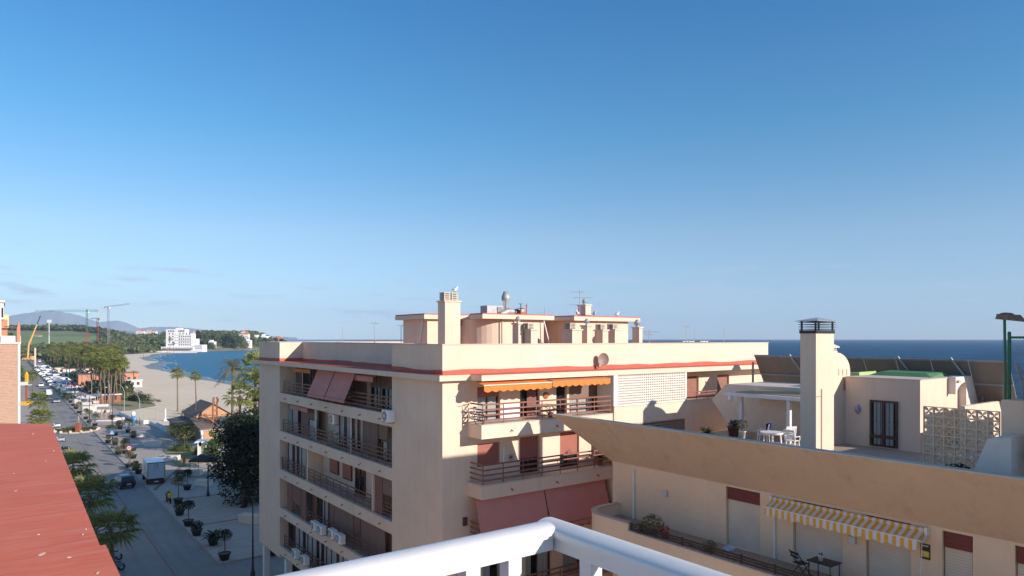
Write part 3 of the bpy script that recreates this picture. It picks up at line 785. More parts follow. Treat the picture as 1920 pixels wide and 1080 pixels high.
# striped awning
def stripes():
    mt, nt, b = _new('yellow_white_stripes'); tc = nt.nodes.new('ShaderNodeTexCoord'); sx = nt.nodes.new('ShaderNodeSeparateXYZ')
    nt.links.new(tc.outputs['Object'], sx.inputs[0])
    a = nt.nodes.new('ShaderNodeMath'); a.operation = 'DIVIDE'; a.inputs[1].default_value = .245; nt.links.new(sx.outputs['Y'], a.inputs[0])
    f = nt.nodes.new('ShaderNodeMath'); f.operation = 'FRACT'; nt.links.new(a.outputs[0], f.inputs[0])
    g = nt.nodes.new('ShaderNodeMath'); g.operation = 'GREATER_THAN'; g.inputs[1].default_value = .5; nt.links.new(f.outputs[0], g.inputs[0])
    c = _mix(nt, g.outputs[0], (0.74,0.72,0.68), (0.82,0.42,0.06)); nt.links.new(c, b.inputs['Base Color']); b.inputs['Roughness'].default_value = .85
    return mt
M_str = stripes()
ya, yb = UW(1737), UW(1452)
FW2 = Face('x', XW, -1)
aw = awning(bB, FW2, ya, yb, Z(6.14), .12, Z(6.34), .62, M_str, .34, 'striped_awning')
q = MB(); q.cyl((XW-.12, ya-.03, Z(6.1)), (XW-.12, yb+.03, Z(6.1)), .075, .075, 10); q.build('roller', M_str, aw)
q = MB()
for yy in (ya-.05, yb+.05): q.box(XW-.2, XW-.01, yy-.04, yy+.04, Z(6.25), Z(6.0)); q.tube([(XW-.1,yy,Z(6.2)),(XW-.4,yy,Z(6.42)),(XW-.62,yy,Z(6.34))], .025, 6)
q.build('arm_bracket', M_white, aw)
q = MB(); y_ = UW(1733); q.cyl((XW-.3, y_, Z(8.1)), (XW-.15, y_, Z(6.25)), .015, .015, 6); q.build('crank_rod', M_white, aw)
# alarm plate
sg = thing('alarm_sign', 'small black and yellow alarm sign on the wall right of the striped awning', 'sign', (XW-.02, UW(1735), Z(7.0)), world=True)
y0, zt_ = onx(1744.5, XW, 1023); y1, zb_ = onx(1726.5, XW, 1045)
q = MB(); q.box(XW-.02, XW-.001, y0, y1, zb_-.02, zt_+.02); q.build('plate', M_black, sg)
q = MB(); q.box(XW-.024, XW-.0205, y0+.03, y1-.03, zb_+.05, zb_+.24); q.build('yellow_field', plain('sign_yellow', (0.85,0.55,0.02), .5), sg)
q = MB()
for k in range(3): q.box(XW-.026, XW-.0245, y0+.07, y0+.12+.05*k, zb_+.085+.05*k, zb_+.10+.05*k)
q.box(XW-.0235, XW-.0205, y0+.05, y1-.06, zt_-.06, zt_-.035)
for k in range(4): q.box(XW-.0235, XW-.0205, y0+.06+.05*k, y0+.08+.05*k, zt_-.035, zt_-.015)
q.build('lettering', M_white, sg)

# ---------------- roof level volumes
zF = Z(HF)
# far flank wall of the terrace (wall with the sloping shoulder)
m = MB()
yA, yBk, yC = 25.7, 24.7, 17.6
XE = 38.0
m.add([(XF,24.3,zF),(XF,yA,Z(3.66)),(XF,yBk,Z(2.68)),(XF,yC,Z(2.62)),(XF,yC,zF),
       (XE,24.3,zF),(XE,yA,Z(3.66)),(XE,yBk,Z(2.68)),(XE,yC,Z(2.62)),(XE,yC,zF)],
      [(0,1,2,3,4),(9,8,7,6,5),(1,6,7,2),(2,7,8,3),(0,5,6,1)])
m.box(XF, XE, UB, 24.3, Z(HB), zF-.01)
m.build('flank_wall', plain('grey_white_wall', (0.66,0.58,0.50), .9, var=.05, bump=.1), bB)
# room with the barred window
yD = 14.1
m = MB(); m.box(XF, 38.6, yD, 17.59, zF, Z(1.94)); roomo = m.build('roof_room', M_wall, bB)
m = MB(); m.box(XF-.03, 38.63, yD-.03, 17.59, Z(1.94), Z(1.91)); m.build('roof_edge', M_cap, roomo)
FD = Face('x', XF, -1)
y0, zt = onx(1684, XF, 753); y1, _ = onx(1632, XF)
M_wood = plain('brown_wood', (0.085,0.035,0.022), .5, var=.2)
wd = window(roomo, FD, y0, y1, zF+.08, zt, 0, panes=2, mat=M_wood, fr=.09, name='barred_window')
q = MB()
for k in range(6):
    yy = y0+.16+(y1-y0-.3)*k/5; q.cyl((XF-.11,yy,zF+.1), (XF-.11,yy,zt-.08), .014, .014, 6); q.ball((XF-.11,yy,zt-1.0), (.022,.022,.06), 6)
q.build('window_bars', M_black, wd)
zr_ = onx(1658, XF, 819)[1]; q = MB(); q.box(XF-.12, XF-.01, y0, y1, zr_-.07, zr_+.07); q.build('cross_rail', M_wood, wd)
y_, zz = onx(1609, XF, 767)
q = MB(); q.lathe((XF-.06, y_, zz-.24), [(0,0),(.06,.03),(.03,.06),(.13,.12),(.14,.34),(.07,.4),(.05,.45),(0,.5)], 8)
q.build('ceramic_lamp', plain('blue_white_ceramic', (0.35,0.33,0.42), .3, var=.7, scale=18), roomo)
# arched white block right of it
xb = ony(1821, yD)[0]; xc0, xc1 = ony(1777, yD)[0], ony(1797, yD)[0]
m = MB(); m.box(38.65, xb, yD+.9, 17.4, zF, Z(1.92)); N = 12
for k in range(N):
    a0 = xc0+(xc1-xc0)*k/N; a1 = xc0+(xc1-xc0)*(k+1)/N; t = (k+.5)/N
    m.box(a0, a1, yD-.35, yD-.001, Z(2.95)+.8*math.sqrt(max(0, t*(2-t))), Z(1.88))
r_ = .35; n_ = 6
pf = [(xc1, zF), (xb, zF), (xb, Z(1.88)-r_)]+[(xb-r_+r_*math.cos(t), Z(1.88)-r_+r_*math.sin(t)) for t in [math.pi/2*k/n_ for k in range(1, n_+1)]]+[(xc1, Z(1.88))]
n = len(pf); m.add([(x, yD-.35, z) for x, z in pf]+[(x, yD+.89, z) for x, z in pf], [tuple(range(n)), tuple(range(2*n-1,n-1,-1))]+[(i,i+n,(i+1)%n+n,(i+1)%n) for i in range(n)])
m.build('arched_wall', M_whitewall, bB)
q = MB(); q.tube([(xc0+.1,yD-.4,Z(2.1)),(xc0+.38,yD-.42,Z(2.08))], .07, 8); q.build('wall_spout', M_cap, bB)
# low wall behind the screen
q = MB(); q.box(ony(1800,12.9)[0], 42, 12.7, 12.9, zF, Z(3.1)); q.build('low_wall', M_wall, bB)
q = MB(); q.box(29, 40, 2, 9.0, zF, Z(2.45)); q.build('hidden_shade_block', M_wall, bB)  # hidden block added to shade the low wall seen through the screen
# square chimney with slatted metal cap
yq = 14.8
xa, xb = ony(1530, yq)[0], ony(1563.5, yq)[0]; y2 = onx(1500.5, xa)[0]
_, zt = ony(1530, yq, 625)
ch = MB(); ch.box(xa, xb, yq, y2, zF-.02, zt); cho = ch.build('chimney', M_wall, bB)
c = MB(); c.box(xa-.03, xb+.03, yq-.03, y2+.03, zt, zt+.13)
h4 = .40
for k in range(4): c.ring([(xa-.05,yq-.05),(xb+.05,yq-.05),(xb+.05,y2+.05),(xa-.05,y2+.05)], .05, zt+.16+.095*k, zt+.185+.095*k)
for X_ in (xa+.04, xb-.04):
    for Y_ in (yq+.04, y2-.04): c.box(X_-.03, X_+.03, Y_-.03, Y_+.03, zt+.13, zt+.5)
c.build('chimney_cap_slats', M_black, cho)
c = MB(); cx, cy = (xa+xb)/2, (yq+y2)/2; r = .15
b_ = [(xa-r,yq-r),(xb+r,yq-r),(xb+r,y2+r),(xa-r,y2+r)]
c.add([(p[0],p[1],zt+.5) for p in b_]+[(p[0],p[1],zt+.515) for p in b_]+[(cx,cy,zt+.66)], [(3,2,1,0),(0,1,5,4),(1,2,6,5),(2,3,7,6),(3,0,4,7),(4,5,8),(5,6,8),(6,7,8),(7,4,8)])
c.build('chimney_hood', M_metal, cho)
q = MB(); xq = ony(1539.5, yq)[0]; q.cyl((xq,yq-.03,zF), (xq,yq-.03,Z(2.05)), .018, .018, 6); q.cyl((xa-.02,yq-.03,Z(2.35)), (xq,yq-.03,Z(2.35)), .012, .012, 6); q.build('conduit', M_tile, cho)
# domed barbecue flue
yv = 17.7
xa = ony(1556, yv)[0]; xb = ony(1594, yv)[0]; xm = ony(1568, yv)[0]; r = xb-xm
_, zs = ony(1580, yv, 697)
rz = ony(1568, yv, 661)[1]-zs
prof = [(xa, zF), (xb, zF)]+[(xm+r*math.cos(t), zs+rz*math.sin(t)) for t in [math.pi/2*k/10 for k in range(11)]]+[(xa, zs+rz)]
n = len(prof)
m = MB(); m.add([(x, yv, z) for x, z in prof]+[(x, yv+.6, z) for x, z in prof], [tuple(range(n)), tuple(range(2*n-1,n-1,-1))]+[(i,i+n,(i+1)%n+n,(i+1)%n) for i in range(n)])
domo = m.build('domed_flue', M_wall, bB)
q = MB()
for px in (1572.5, 1580, 1587.5):
    xx, zz = ony(px, yv, 698); q.box(xx-.05, xx+.05, yv-.005, yv+.05, zz-.16, zz+.16)
q.build('vent_slots', M_tile, domo)
xx, zz = ony(1570, yv, 662); zz = zs+rz
q = MB(); q.box(xx-.35, xx+.12, yv+.05, yv+.55, zz, zz+.06)
for k in range(4): q.box(xx-.33+.13*k, xx-.28+.13*k, yv+.1, yv+.15, zz+.06, zz+.24)
s0 = [(xx-.4,yv+.0),(xx+.22,yv+.0),(xx+.22,yv+.6),(xx-.4,yv+.6)]
q.add([(a,b,zz+.24) for a,b in s0]+[(a,b,zz+.29) for a,b in s0]+[(xx-.1,yv+.3,zz+.50)], [(3,2,1,0),(0,1,5,4),(1,2,6,5),(2,3,7,6),(3,0,4,7),(4,5,8),(5,6,8),(6,7,8),(7,4,8)])
q.build('flue_cap', M_whitewall, domo)
# porch
M_lil = plain('white_porch_paint', (0.70,0.69,0.70), .6, var=.04)
M_straw = plain('straw_matting', (0.50,0.36,0.17), .9, var=.25, scale=8)
q = MB(); q.box(31.4, XF-.02, 17.9, 22.9, Z(3.1), Z(2.92)); pr = q.build('porch_roof', M_lil, bB)
q = MB(); q.box(31.7, XF-.1, 18.1, 22.4, Z(2.92), Z(2.86)); q.build('straw_mat', M_straw, pr)
for X_, Y_ in ((31.9,22.2),(31.9,19.4)): q = MB(); q.box(X_-.09, X_+.09, Y_-.09, Y_+.09, zF, Z(3.1)); q.build('porch_post', M_lil, bB)
q = MB(); q.ball((31.45,22.55,Z(3.26)), .13, 10); q.cyl((31.45,22.55,Z(3.1)), (31.45,22.55,Z(3.2)), .12, .12, 10); q.build('porch_lamp', M_white, pr)
# breeze block screen
yl0, yl1 = onx(1876, 25.5)[0], onx(1733, 25.5)[0]
nb = 7; pb = (yl1-yl0)/nb; zt = Z(2.33); nrow = 7
FS = Face('x', 25.5, -1)
m = MB()
def bar(a0, z0, a1, z1, w, d0, d1):
    v = Vector((a1-a0, z1-z0)); nrm = Vector((-v.y, v.x)).normalized()*w/2
    P = FS.pt; c = [(a0+nrm.x,z0+nrm.y),(a0-nrm.x,z0-nrm.y),(a1-nrm.x,z1-nrm.y),(a1+nrm.x,z1+nrm.y)]
    m.hexa([P(a,d0,z) for a,z in c]+[P(a,d1,z) for a,z in c])
for i in range(nb):
    for j in range(nrow):
        a = yl0+pb*i; z = zt-pb*(j+1); c = (a+pb/2, z+pb/2); hb = pb/2
        FS.box(m, a, a+.022, 0, .09, z, z+pb); FS.box(m, a+pb-.022, a+pb, 0, .09, z, z+pb)
        FS.box(m, a+.022, a+pb-.022, 0, .09, z, z+.022); FS.box(m, a+.022, a+pb-.022, 0, .09, z+pb-.022, z+pb)
        dd = .001*((i+j) % 2)
        for t in range(2):
            an = math.pi/4+t*math.pi/2; L = hb*1.33
            bar(c[0]-L*math.cos(an), c[1]-L*math.sin(an), c[0]+L*math.cos(an), c[1]+L*math.sin(an), .017, .012+.002*t+dd, .072-.002*t+dd)
        for t in range(4):       # petals
            ca, sa = [(hb,0),(0,hb),(-hb,0),(0,-hb)][t]; pts = []
            st = math.atan2(-sa, -ca)
            for k in range(5):
                an = st-math.pi/3+2*math.pi/3*k/4; pts.append((c[0]+ca+hb*.93*math.cos(an), c[1]+sa+hb*.93*math.sin(an)))
            for k in range(4): bar(*pts[k], *pts[k+1], .015, .02+.001*t, .064-.001*t)
m.build('breeze_block_screen', M_wall2, bB)
# wall on the far right and stair cheek
yr = onx(1877, 24.4)[0]
m = MB(); m.box(24.4, 25.45, UB, yr, zF, Z(1.87)); m.box(25.45, 27.5, UB, yr-.8, zF, Z(1.9)); m.build('right_wall', M_wall, bB)
ya, yb_, yc = onx(1896, 23.2)[0], onx(1852, 23.2)[0], onx(1826, 23.2)[0]
m = MB()
m.add([(23.2,ya,zF),(23.2,yc,zF),(23.2,yc,Z(3.9)),(23.2,yb_,Z(2.95)),(23.2,ya,Z(2.85)),
       (24.3,ya,zF),(24.3,yc,zF),(24.3,yc,Z(3.9)),(24.3,yb_,Z(2.95)),(24.3,ya,Z(2.85))],
      [(0,1,2,3,4),(9,8,7,6,5),(1,6,7,2),(2,7,8,3),(3,8,9,4),(4,9,5,0)])
m.build('stair_cheek', M_whitewall, bB)
# unseen block added beyond the right frame edge to shade the mid building
m = MB(); m.box(23.5, 28.6, 0.5, 6.6, Z(3.6), Z(-2.45)); m.box(25.46, 28.6, 0.5, 6.6, zF, Z(3.6)); m.build('added_shade_block', M_wall, bB)
# green covers on the roof
M_green = plain('green_tarp', (0.10,0.24,0.10), .7); M_lime = plain('lime_tarp', (0.42,0.56,0.22), .7)
q = MB(); q.hexa([(35.6,17.7,Z(2.61)),(37.4,17.7,Z(2.61)),(37.4,19.4,Z(2.61)),(35.6,19.4,Z(2.61)),(35.6,17.7,Z(1.76)),(37.4,17.7,Z(1.74)),(37.4,19.4,Z(1.90)),(35.6,19.4,Z(1.92))])
tag(q.build('roof_cover', M_lime), 'light green sheet on the roof behind the barred window wall', 'cover')
q = MB(); q.hexa([(36.2,14.5,Z(1.91)),(38.4,14.5,Z(1.91)),(38.4,17.5,Z(1.91)),(36.2,17.5,Z(1.91)),(36.6,14.9,Z(1.74)),(38.2,14.7,Z(1.70)),(38.2,17.2,Z(1.68)),(36.6,17.1,Z(1.72))])
tag(q.build('roof_cover', M_green), 'dark green tarpaulin heaped on the room roof before the solar panels', 'cover')

# solar panels: a long tilted row seen from behind
M_pan = plain('panel_backsheet', (0.23,0.20,0.165), .45, .1, var=.10, scale=1.2)
M_beam = plain('blue_grey_beam', (0.30,0.36,0.42), .45, .4)
ys, ye = onx(1414, 38.5)[0], onx(1892, 38.5)[0]
npan = 8; wpan = (ys-ye)/npan
for i in range(npan):
    y1 = ys-wpan*i; y0 = y1-wpan+.04
    pos = ('leftmost of the row', 'second from the left', 'third, behind the square chimney', 'fourth, behind the domed flue', 'fifth, above the barred window', 'sixth, above the green tarpaulin', 'seventh, above the block screen', 'rightmost, by the green fence')[i]
    t = thing('solar_panel', 'tilted solar panel with a brown back, '+pos, 'solar panel', (38.7, (y0+y1)/2, Z(3.4)), group='solar panels in a row on the right roof', world=True)
    m = MB(); xt, zt_, xb_, zb_ = 38.5, Z(1.07), 39.8, Z(3.3)
    def at_(f, d): # along slope f, normal offset d
        dx, dz = xb_-xt, zb_-zt_; L = math.hypot(dx, dz); return xt+dx*f-dz/L*d*-1*-1, zt_+dz*f-dx/L*d*-1
    def slab(f0, f1, d0, d1, ya_, yb2):
        a0 = at_(f0,d0); a1 = at_(f1,d0); b0 = at_(f0,d1); b1 = at_(f1,d1)
        return [(a0[0],ya_,a0[1]),(a0[0],yb2,a0[1]),(a1[0],yb2,a1[1]),(a1[0],ya_,a1[1]),(b0[0],ya_,b0[1]),(b0[0],yb2,b0[1]),(b1[0],yb2,b1[1]),(b1[0],ya_,b1[1])]
    m.hexa(slab(0,1,0,.07,y0,y1)); m.build('panel', M_pan, t)
    q = MB(); q.hexa(slab(.0,.035,-.03,-.001,y0,y1)); q.hexa(slab(.52,.56,-.05,-.002,y0,y1)); q.build('cross_beam', M_beam, t)
    for spx in (1481, 1684, 1783):
        ysx = onx(spx, xt)[0]
        if y0 < ysx <= y1: q = MB(); q.cyl((xt-.05, ysx, Z(.98)), (xt+.35, ysx-.62, Z(2.1)), .05, .05, 8); q.build('strut', M_metal, t)
    q = MB(); q.cyl((39.5, y1-.3, Z(5.2)), (39.5, y1-.3, Z(2.9)), .05, .05, 8); q.build('leg', M_greym, t)
q = MB(); q.box(XE, 41, UB, 26.0, Z(5.9), Z(5.1)); q.build('panel_deck', M_concrete, bB)
# drainpipe crossing the mid building's end
q = MB(); x_, z_1 = ony(1423, 24.3, 700); q.cyl((38.6, 26.0, Z(5.1)), (38.6, 26.0, Z(1.5)), .07, .07, 8); q.build('panel_post', M_tile, bB)

# green chain-link fence and flood lamp on the right wall
zw = Z(1.87); yg = onx(1892.5, 24.8)[0]
fe = thing('chain_link_fence', 'green framed chain-link fence on the wall at the right edge', 'fence', (24.8, yg, zw), world=True)
M_gr = plain('green_painted_metal', (0.02,0.17,0.09), .4)
q = MB(); q.cyl((24.8,yg,zw), (24.8,yg,Z(.05)+.2), .05, .05, 10); q.cyl((24.8,yg,Z(.05)+.2),(24.8,yg,Z(.05)+.26),.055,.03,10); q.build('post', M_gr, fe)
q = MB(); q.cyl((24.8,yg-.05,Z(.22)+.25), (24.8,yg-3.5,Z(.22)+.25), .035, .035, 8); q.build('top_rail', M_gr, fe)
q = MB(); s = .09; k = 0; a = yg-3.4
while a < yg+1.9:
    for sg_ in (1, -1):
        # diagonal wires clipped to the frame
        if sg_ == 1: p0, p1 = (a-1.85, zw+.02), (a, zw+1.87)
        else: p0, p1 = (a-1.85, zw+1.87), (a, zw+.02)
        # clip to y <= yg
        t1 = min(1.0, (yg-p0[0])/(p1[0]-p0[0])); t0 = max(0.0, (yg-3.4-p0[0])/(p1[0]-p0[0]))
        if t1 > t0: q.cyl((24.8+.004*sg_, p0[0]+(p1[0]-p0[0])*t0, p0[1]+(p1[1]-p0[1])*t0), (24.8+.004*sg_, p0[0]+(p1[0]-p0[0])*t1, p0[1]+(p1[1]-p0[1])*t1), .004, .004, 3, cap=False)
    a += s
q.build('wire_mesh', M_metal, fe)
fl_ = thing('flood_lamp', 'weathered flood lamp on a green pole above the fence at the right edge', 'lamp', (24.75, yg+.16, zw), world=True)
yp = yg+.09
q = MB(); q.tube([(24.75,yp,zw),(24.75,yp,zw+.6),(24.75,yp+.02,H+.60)], .04, 8); q.build('pole', M_gr, fl_)
q = MB(); zl = H+.70; yq_ = yp+.1
q.hexa([(24.6,yq_+.12,zl-.1),(24.6,yq_-.6,zl-.2),(24.95,yq_-.6,zl-.2),(24.95,yq_+.12,zl-.1),(24.66,yq_+.1,zl+.06),(24.66,yq_-.45,zl+.02),(24.9,yq_-.45,zl+.02),(24.9,yq_+.1,zl+.06)])
q.ball((24.78,yq_-.1,zl+.02), (.14,.22,.08), 8, jit=.1)
q.build('lamp_head', plain('rusty_grey', (0.22,0.16,0.13), .8, var=.35, scale=10), fl_)
q = MB(); q.cyl((24.9,yg-.35,zw), (24.9,yg-.15,Z(.75)), .03, .03, 8); q.cyl((24.9,yg-.15,Z(.75)), (24.9,yg-.7,zw+.1), .03, .03, 8); q.cyl((24.9,yg-.3,zw+.02),(24.9,yg-.3,Z(1.2)),.02,.02,6)
tag(q.build('metal_stay', M_metal), 'galvanised stay tubes standing behind the chain-link fence', 'metal frame')

# ---------------- plants, furniture (terrace and balcony)
def leafclump(mb, c, r, n, size, m=0, flat=1.0, rnd=random):
    for _ in range(n):
        while True:
            p = Vector((rnd.uniform(-1,1), rnd.uniform(-1,1), rnd.uniform(-1,1)))
            if .35 < p.length < 1: break
        q = Vector(c)+Vector((p.x*r, p.y*r, p.z*r*flat))
        d = Vector((rnd.uniform(-1,1), rnd.uniform(-1,1), rnd.uniform(-.6,1))).normalized(); e = d.cross(Vector((rnd.random(),rnd.random(),rnd.random()))).normalized()
        s_ = size*rnd.uniform(.6,1.4)
        mb.add([q-d*s_, q+e*s_*.45, q+d*s_, q-e*s_*.45], [(0,1,2,3)], m)
def pot(mb, c, r, h, m=0):
    mb.lathe(c, [(0,0),(r*.68,0),(r*.95,h*.9),(r*1.08,h*.9),(r*1.08,h),(r*.88,h),(r*.85,h*.85),(0,h*.85)], 12, m)
def potplant(name, label, loc, r, h, lr, n, size, leafmat=None, potmat=None, kind='bush', cat='potted plant', group=None, flat=.9, lift=None):
    t = thing(name, label, cat, loc, group=group)
    q = MB(); pot(q, (0,0,0), r, h); q.build('pot', potmat or M_terra, t)
    q = MB()
    if kind == 'spiky':
        for i in range(n):
            a = random.uniform(0, 6.28); el = random.uniform(.15, 1.25); L = lr*random.uniform(.75,1.15); pts = []
            for k in range(5):
                f = k/4; pts.append(Vector((math.cos(a)*L*f*math.cos(el*(1-.5*f)), math.sin(a)*L*f*math.cos(el*(1-.5*f)), h*.9+L*f*math.sin(el)-L*.45*f*f)))
            sd = Vector((-math.sin(a), math.cos(a), 0))*size
            vs = []
            for k, p in enumerate(pts): w_ = (1-(k/4)**2)*.9+.1; vs += [p-sd*w_, p+sd*w_]
            q.add(vs, [(2*k,2*k+1,2*k+3,2*k+2) for k in range(4)])
    else:
        leafclump(q, (0,0,lift if lift is not None else h+lr*.6), lr, n, size, flat=flat)
    q.build('foliage', leafmat or M_leaf, t)
    if lift:
        q = MB(); q.tube([(0,0,h*.8),(.03,0,(lift+h)*.5),(0,0,lift)], .035, 6); q.build('stem', M_bark, t)
    return t
zb = Z(8.18)
def bpos(px, x=21.68): return (x, onx(px, x)[0], zb-.12)
potplant('balcony_plant', 'dark spiky potted plant, leftmost on the curved balcony rail', bpos(1207), .16, .2, .58, 44, .035, M_leafd, kind='spiky')
potplant('balcony_plant', 'pale trailing bush in a pot next to the red flowers on the balcony', bpos(1223), .2, .22, .50, 420, .06, M_leafo)
rf = potplant('balcony_plant', 'red-potted plant with red and white flowers on the balcony rail', bpos(1247), .17, .32, .22, 120, .045, plain('red_flowers', (0.45,0.03,0.04), .6), plain('red_pot', (0.35,0.03,0.05), .5))
potplant('balcony_plant', 'low reddish plant in a small pot midway along the balcony', bpos(1296), .12, .12, .14, 60, .035, MATS['red_flowers'])
potplant('balcony_plant', 'round green ball plant in a pot on the balcony', bpos(1331), .2, .18, .27, 260, .035, M_leaf)
bs = thing('wash_basin', 'pale blue plastic basin on a stand by the balcony shutter', 'basin', (21.9, onx(1367,21.9)[0], Z(8.42)))
q = MB(); q.lathe((0,0,.42), [(0,0),(.12,0),(.2,.12),(.22,.12),(.13,-.02),(0,-.02)], 16); q.build('basin', plain('pale_blue_plastic', (0.45,0.55,0.75), .4), bs)
q = MB()
for a in range(3): q.cyl((.12*math.cos(a*2.1),.12*math.sin(a*2.1),0), (.08*math.cos(a*2.1),.08*math.sin(a*2.1),.42), .015, .015, 6)
q.build('stand', M_white, bs)
# folding chair and table on the balcony
def fold_chair(name, label, loc, rot, mat):
    t = thing(name, label, 'chair', loc, rot)
    q = MB()
    for k in range(4): q.box(-.2, .2, -.2+.11*k, -.2+.11*k+.085, .44, .46)
    q.build('seat', mat, t)
    q = MB()
    for k in range(2): q.box(-.2, .2, .27+.03*k, .285+.03*k, .66+.13*k, .74+.13*k)
    q.build('backrest', mat, t)
    for s_ in (-1, 1):
        q = MB(); q.cyl((s_*.215, -.26, 0), (s_*.215, .34, .9), .016, .016, 6); q.build('leg', mat, t)
        q = MB(); q.cyl((s_*.185, .26, 0), (s_*.185, -.2, .45), .016, .016, 6); q.build('leg', mat, t)
    return t
fold_chair('folding_chair', 'dark folding chair on the balcony under the striped awning', (22.7, onx(1502,22.7)[0], Z(8.42)), R(70), M_black)
tb = thing('balcony_table', 'dark rectangular table beside the folding chair on the balcony', 'table', (22.7, onx(1545,22.7)[0], Z(8.42)), 0)
q = MB(); q.box(-.35,.35,-.45,.45,.70,.73); q.build('tabletop', M_black, tb)
for sx_ in (-1,1):
    for sy_ in (-1,1):
        q = MB(); q.cyl((sx_*.3,sy_*.38,0),(sx_*.3,sy_*.38,.7),.018,.018,6); q.build('leg', M_black, tb)
potplant('table_pot', 'small white pot with dark sprigs standing on the balcony table', (22.65, onx(1539,22.65)[0], Z(8.42)+.73), .09, .16, .08, 14, .04, M_leafd, M_white)
# terrace furniture
tb = thing('garden_table', 'round white plastic table on the roof terrace', 'table', (30.1, 19.2, zF))
q = MB(); q.cyl((0,0,.70),(0,0,.73),.56,.56,24); q.cyl((0,0,.64),(0,0,.70),.5,.52,24); q.build('tabletop', M_white, tb)
for a in range(4):
    t = a*math.pi/2+.6; q = MB(); q.cyl((.42*math.cos(t),.42*math.sin(t),0),(.36*math.cos(t),.36*math.sin(t),.66),.03,.04,8); q.build('leg', M_white, tb)
def garden_chair(label, loc, rot, towel=False, cushion=False):
    t = thing('garden_chair', label, 'chair', loc, rot, group='white garden chairs on the roof terrace')
    q = MB(); q.box(-.24,.24,-.22,.24,.41,.44); q.build('seat', M_white, t)
    q = MB()
    for k in range(5): q.box(-.23,.23,.235+.022*k,.26+.022*k,.5+.085*k,.56+.085*k)
    for s_ in (-1,1): q.hexa([(s_*.25-.02,.22,.44),(s_*.25+.02,.22,.44),(s_*.25+.02,.26,.44),(s_*.25-.02,.26,.44),(s_*.25-.02,.33,.95),(s_*.25+.02,.33,.95),(s_*.25+.02,.37,.95),(s_*.25-.02,.37,.95)])
    q.box(-.25,.25,.33,.37,.9,.96)
    q.build('backrest', M_white, t)
    for s_ in (-1,1):
        q = MB(); q.box(s_*.27-.025,s_*.27+.025,-.22,.27,.62,.65); q.box(s_*.27-.02,s_*.27+.02,-.2,-.16,.44,.62); q.build('armrest', M_white, t)
        for y_ in (-.2,.24):
            q = MB(); q.cyl((s_*.23,y_*1.1,0),(s_*.22,y_,.42),.022,.028,6); q.build('leg', M_white, t)
    if towel:
        q = MB(); q.box(-.21,.21,.20,.23,.46,.99); q.box(-.21,.21,.23,.40,.965,.985); q.box(-.21,.21,.40,.42,.62,.985); q.build('towel', plain('navy_towel', (0.012,0.022,0.09), .95), t)
    if cushion:
        q = MB(); q.box(-.2,.2,-.15,.2,.445,.5); q.build('cushion', M_leaf, t, bevel=.02)
    return t
garden_chair('garden chair with a navy blue towel over its back, left of the round table', (31.0, 20.3, zF), R(200), towel=True)
garden_chair('white slatted garden chair with a green cushion, behind the round table', (31.3, 19.1, zF), R(150), cushion=True)
garden_chair('white garden chair half hidden by the square chimney', (30.2, 18.2, zF), R(95))
potplant('terrace_plant', 'leafy potted plant with drooping leaves near the sloping flank wall', (29.2, 22.4, zF), .26, .4, .62, 60, .05, M_leafd, kind='spiky')
potplant('terrace_plant', 'bushy plant in a big brown pot beside the left porch post', (31.2, 22.2, zF), .32, .62, .26, 160, .06, M_leafd, M_brown)
potplant('terrace_plant', 'flowering plant in a pale pot in front of the left porch post', (31.0, 21.5, zF), .18, .45, .3, 120, .05, M_leafo, M_white, lift=.8)
potplant('terrace_plant', 'small green plant at the far corner of the terrace parapet', (26.6, 23.6, zF), .2, .5, .3, 90, .06, M_leaf)
t = thing('terrace_shrub', 'low green shrub growing at the foot of the block screen', 'shrub', (24.2, onx(1795,24.2)[0], zF))
q = MB(); leafclump(q, (0,0,.95), .55, 900, .05, flat=.7); leafclump(q, (0,.6,.8), .35, 300, .05, flat=.8); q.build('foliage', M_leafd, t)
q = MB()
for k in range(5): q.tube([(0,0,0),(.2*math.cos(k*1.3),.2*math.sin(k*1.3),.9)], .02, 5)
q.build('stem', M_bark, t)

# ================================================================== our terrace: white balustrade
rl = thing('balustrade', 'white rounded metal balustrade meeting at a corner in the foreground', 'balustrade', (1.25, 1.4, Z(1.6)), world=True)
def rail_profile(w=.040, hgt=.020):
    pts = []
    for k in range(25):
        t = math.pi*k/24; pts.append((w*math.cos(t), hgt*math.sin(t)))
    pts += [(-w,-.008),(-w*.86,-.008),(-w*.86,-.016),(-w*.60,-.020),(-w*.60,-.052),(w*.60,-.052),(w*.60,-.020),(w*.86,-.016),(w*.86,-.008),(w,-.008)]
    return pts
def rail(mb, p0, p1, z):
    p0, p1 = Vector(p0), Vector(p1); d = (p1-p0).normalized(); s_ = Vector((-d.y, d.x)); pr_ = rail_profile(); st = []
    for p in (p0, p1): st.append([(p.x+s_.x*a, p.y+s_.y*a, z+b) for a, b in pr_])
    n_ = len(pr_); vs_ = st[0]+st[1]
    mb.add(vs_, [(i, n_+i, n_+i+1, i+1) for i in range(24)], 0, True)
    mb.add(vs_, [(i, n_+i, n_+(i+1)%n_, (i+1)%n_) for i in range(24, n_)]+[tuple(range(n_)), tuple(range(2*n_-1, n_-1, -1))])
ZR = Z(.5)-.020
UR, VR = 1.44, 1.22
q = MB(); rail(q, (VR-.03, UR), (-4.0, UR), ZR); o = q.build('handrail', M_railwhite, rl)
q = MB(); rail(q, (VR, UR+.041), (VR, -5.0), ZR-.002); q.build('handrail', M_railwhite, rl)
k = 0
for x_ in [VR-.155-.13*i for i in range(0, 24)]:
    q = MB(); q.box(x_-.021, x_+.021, UR-.02, UR+.02, Z(1.5), ZR-.051); q.build('baluster', M_railwhite, rl)
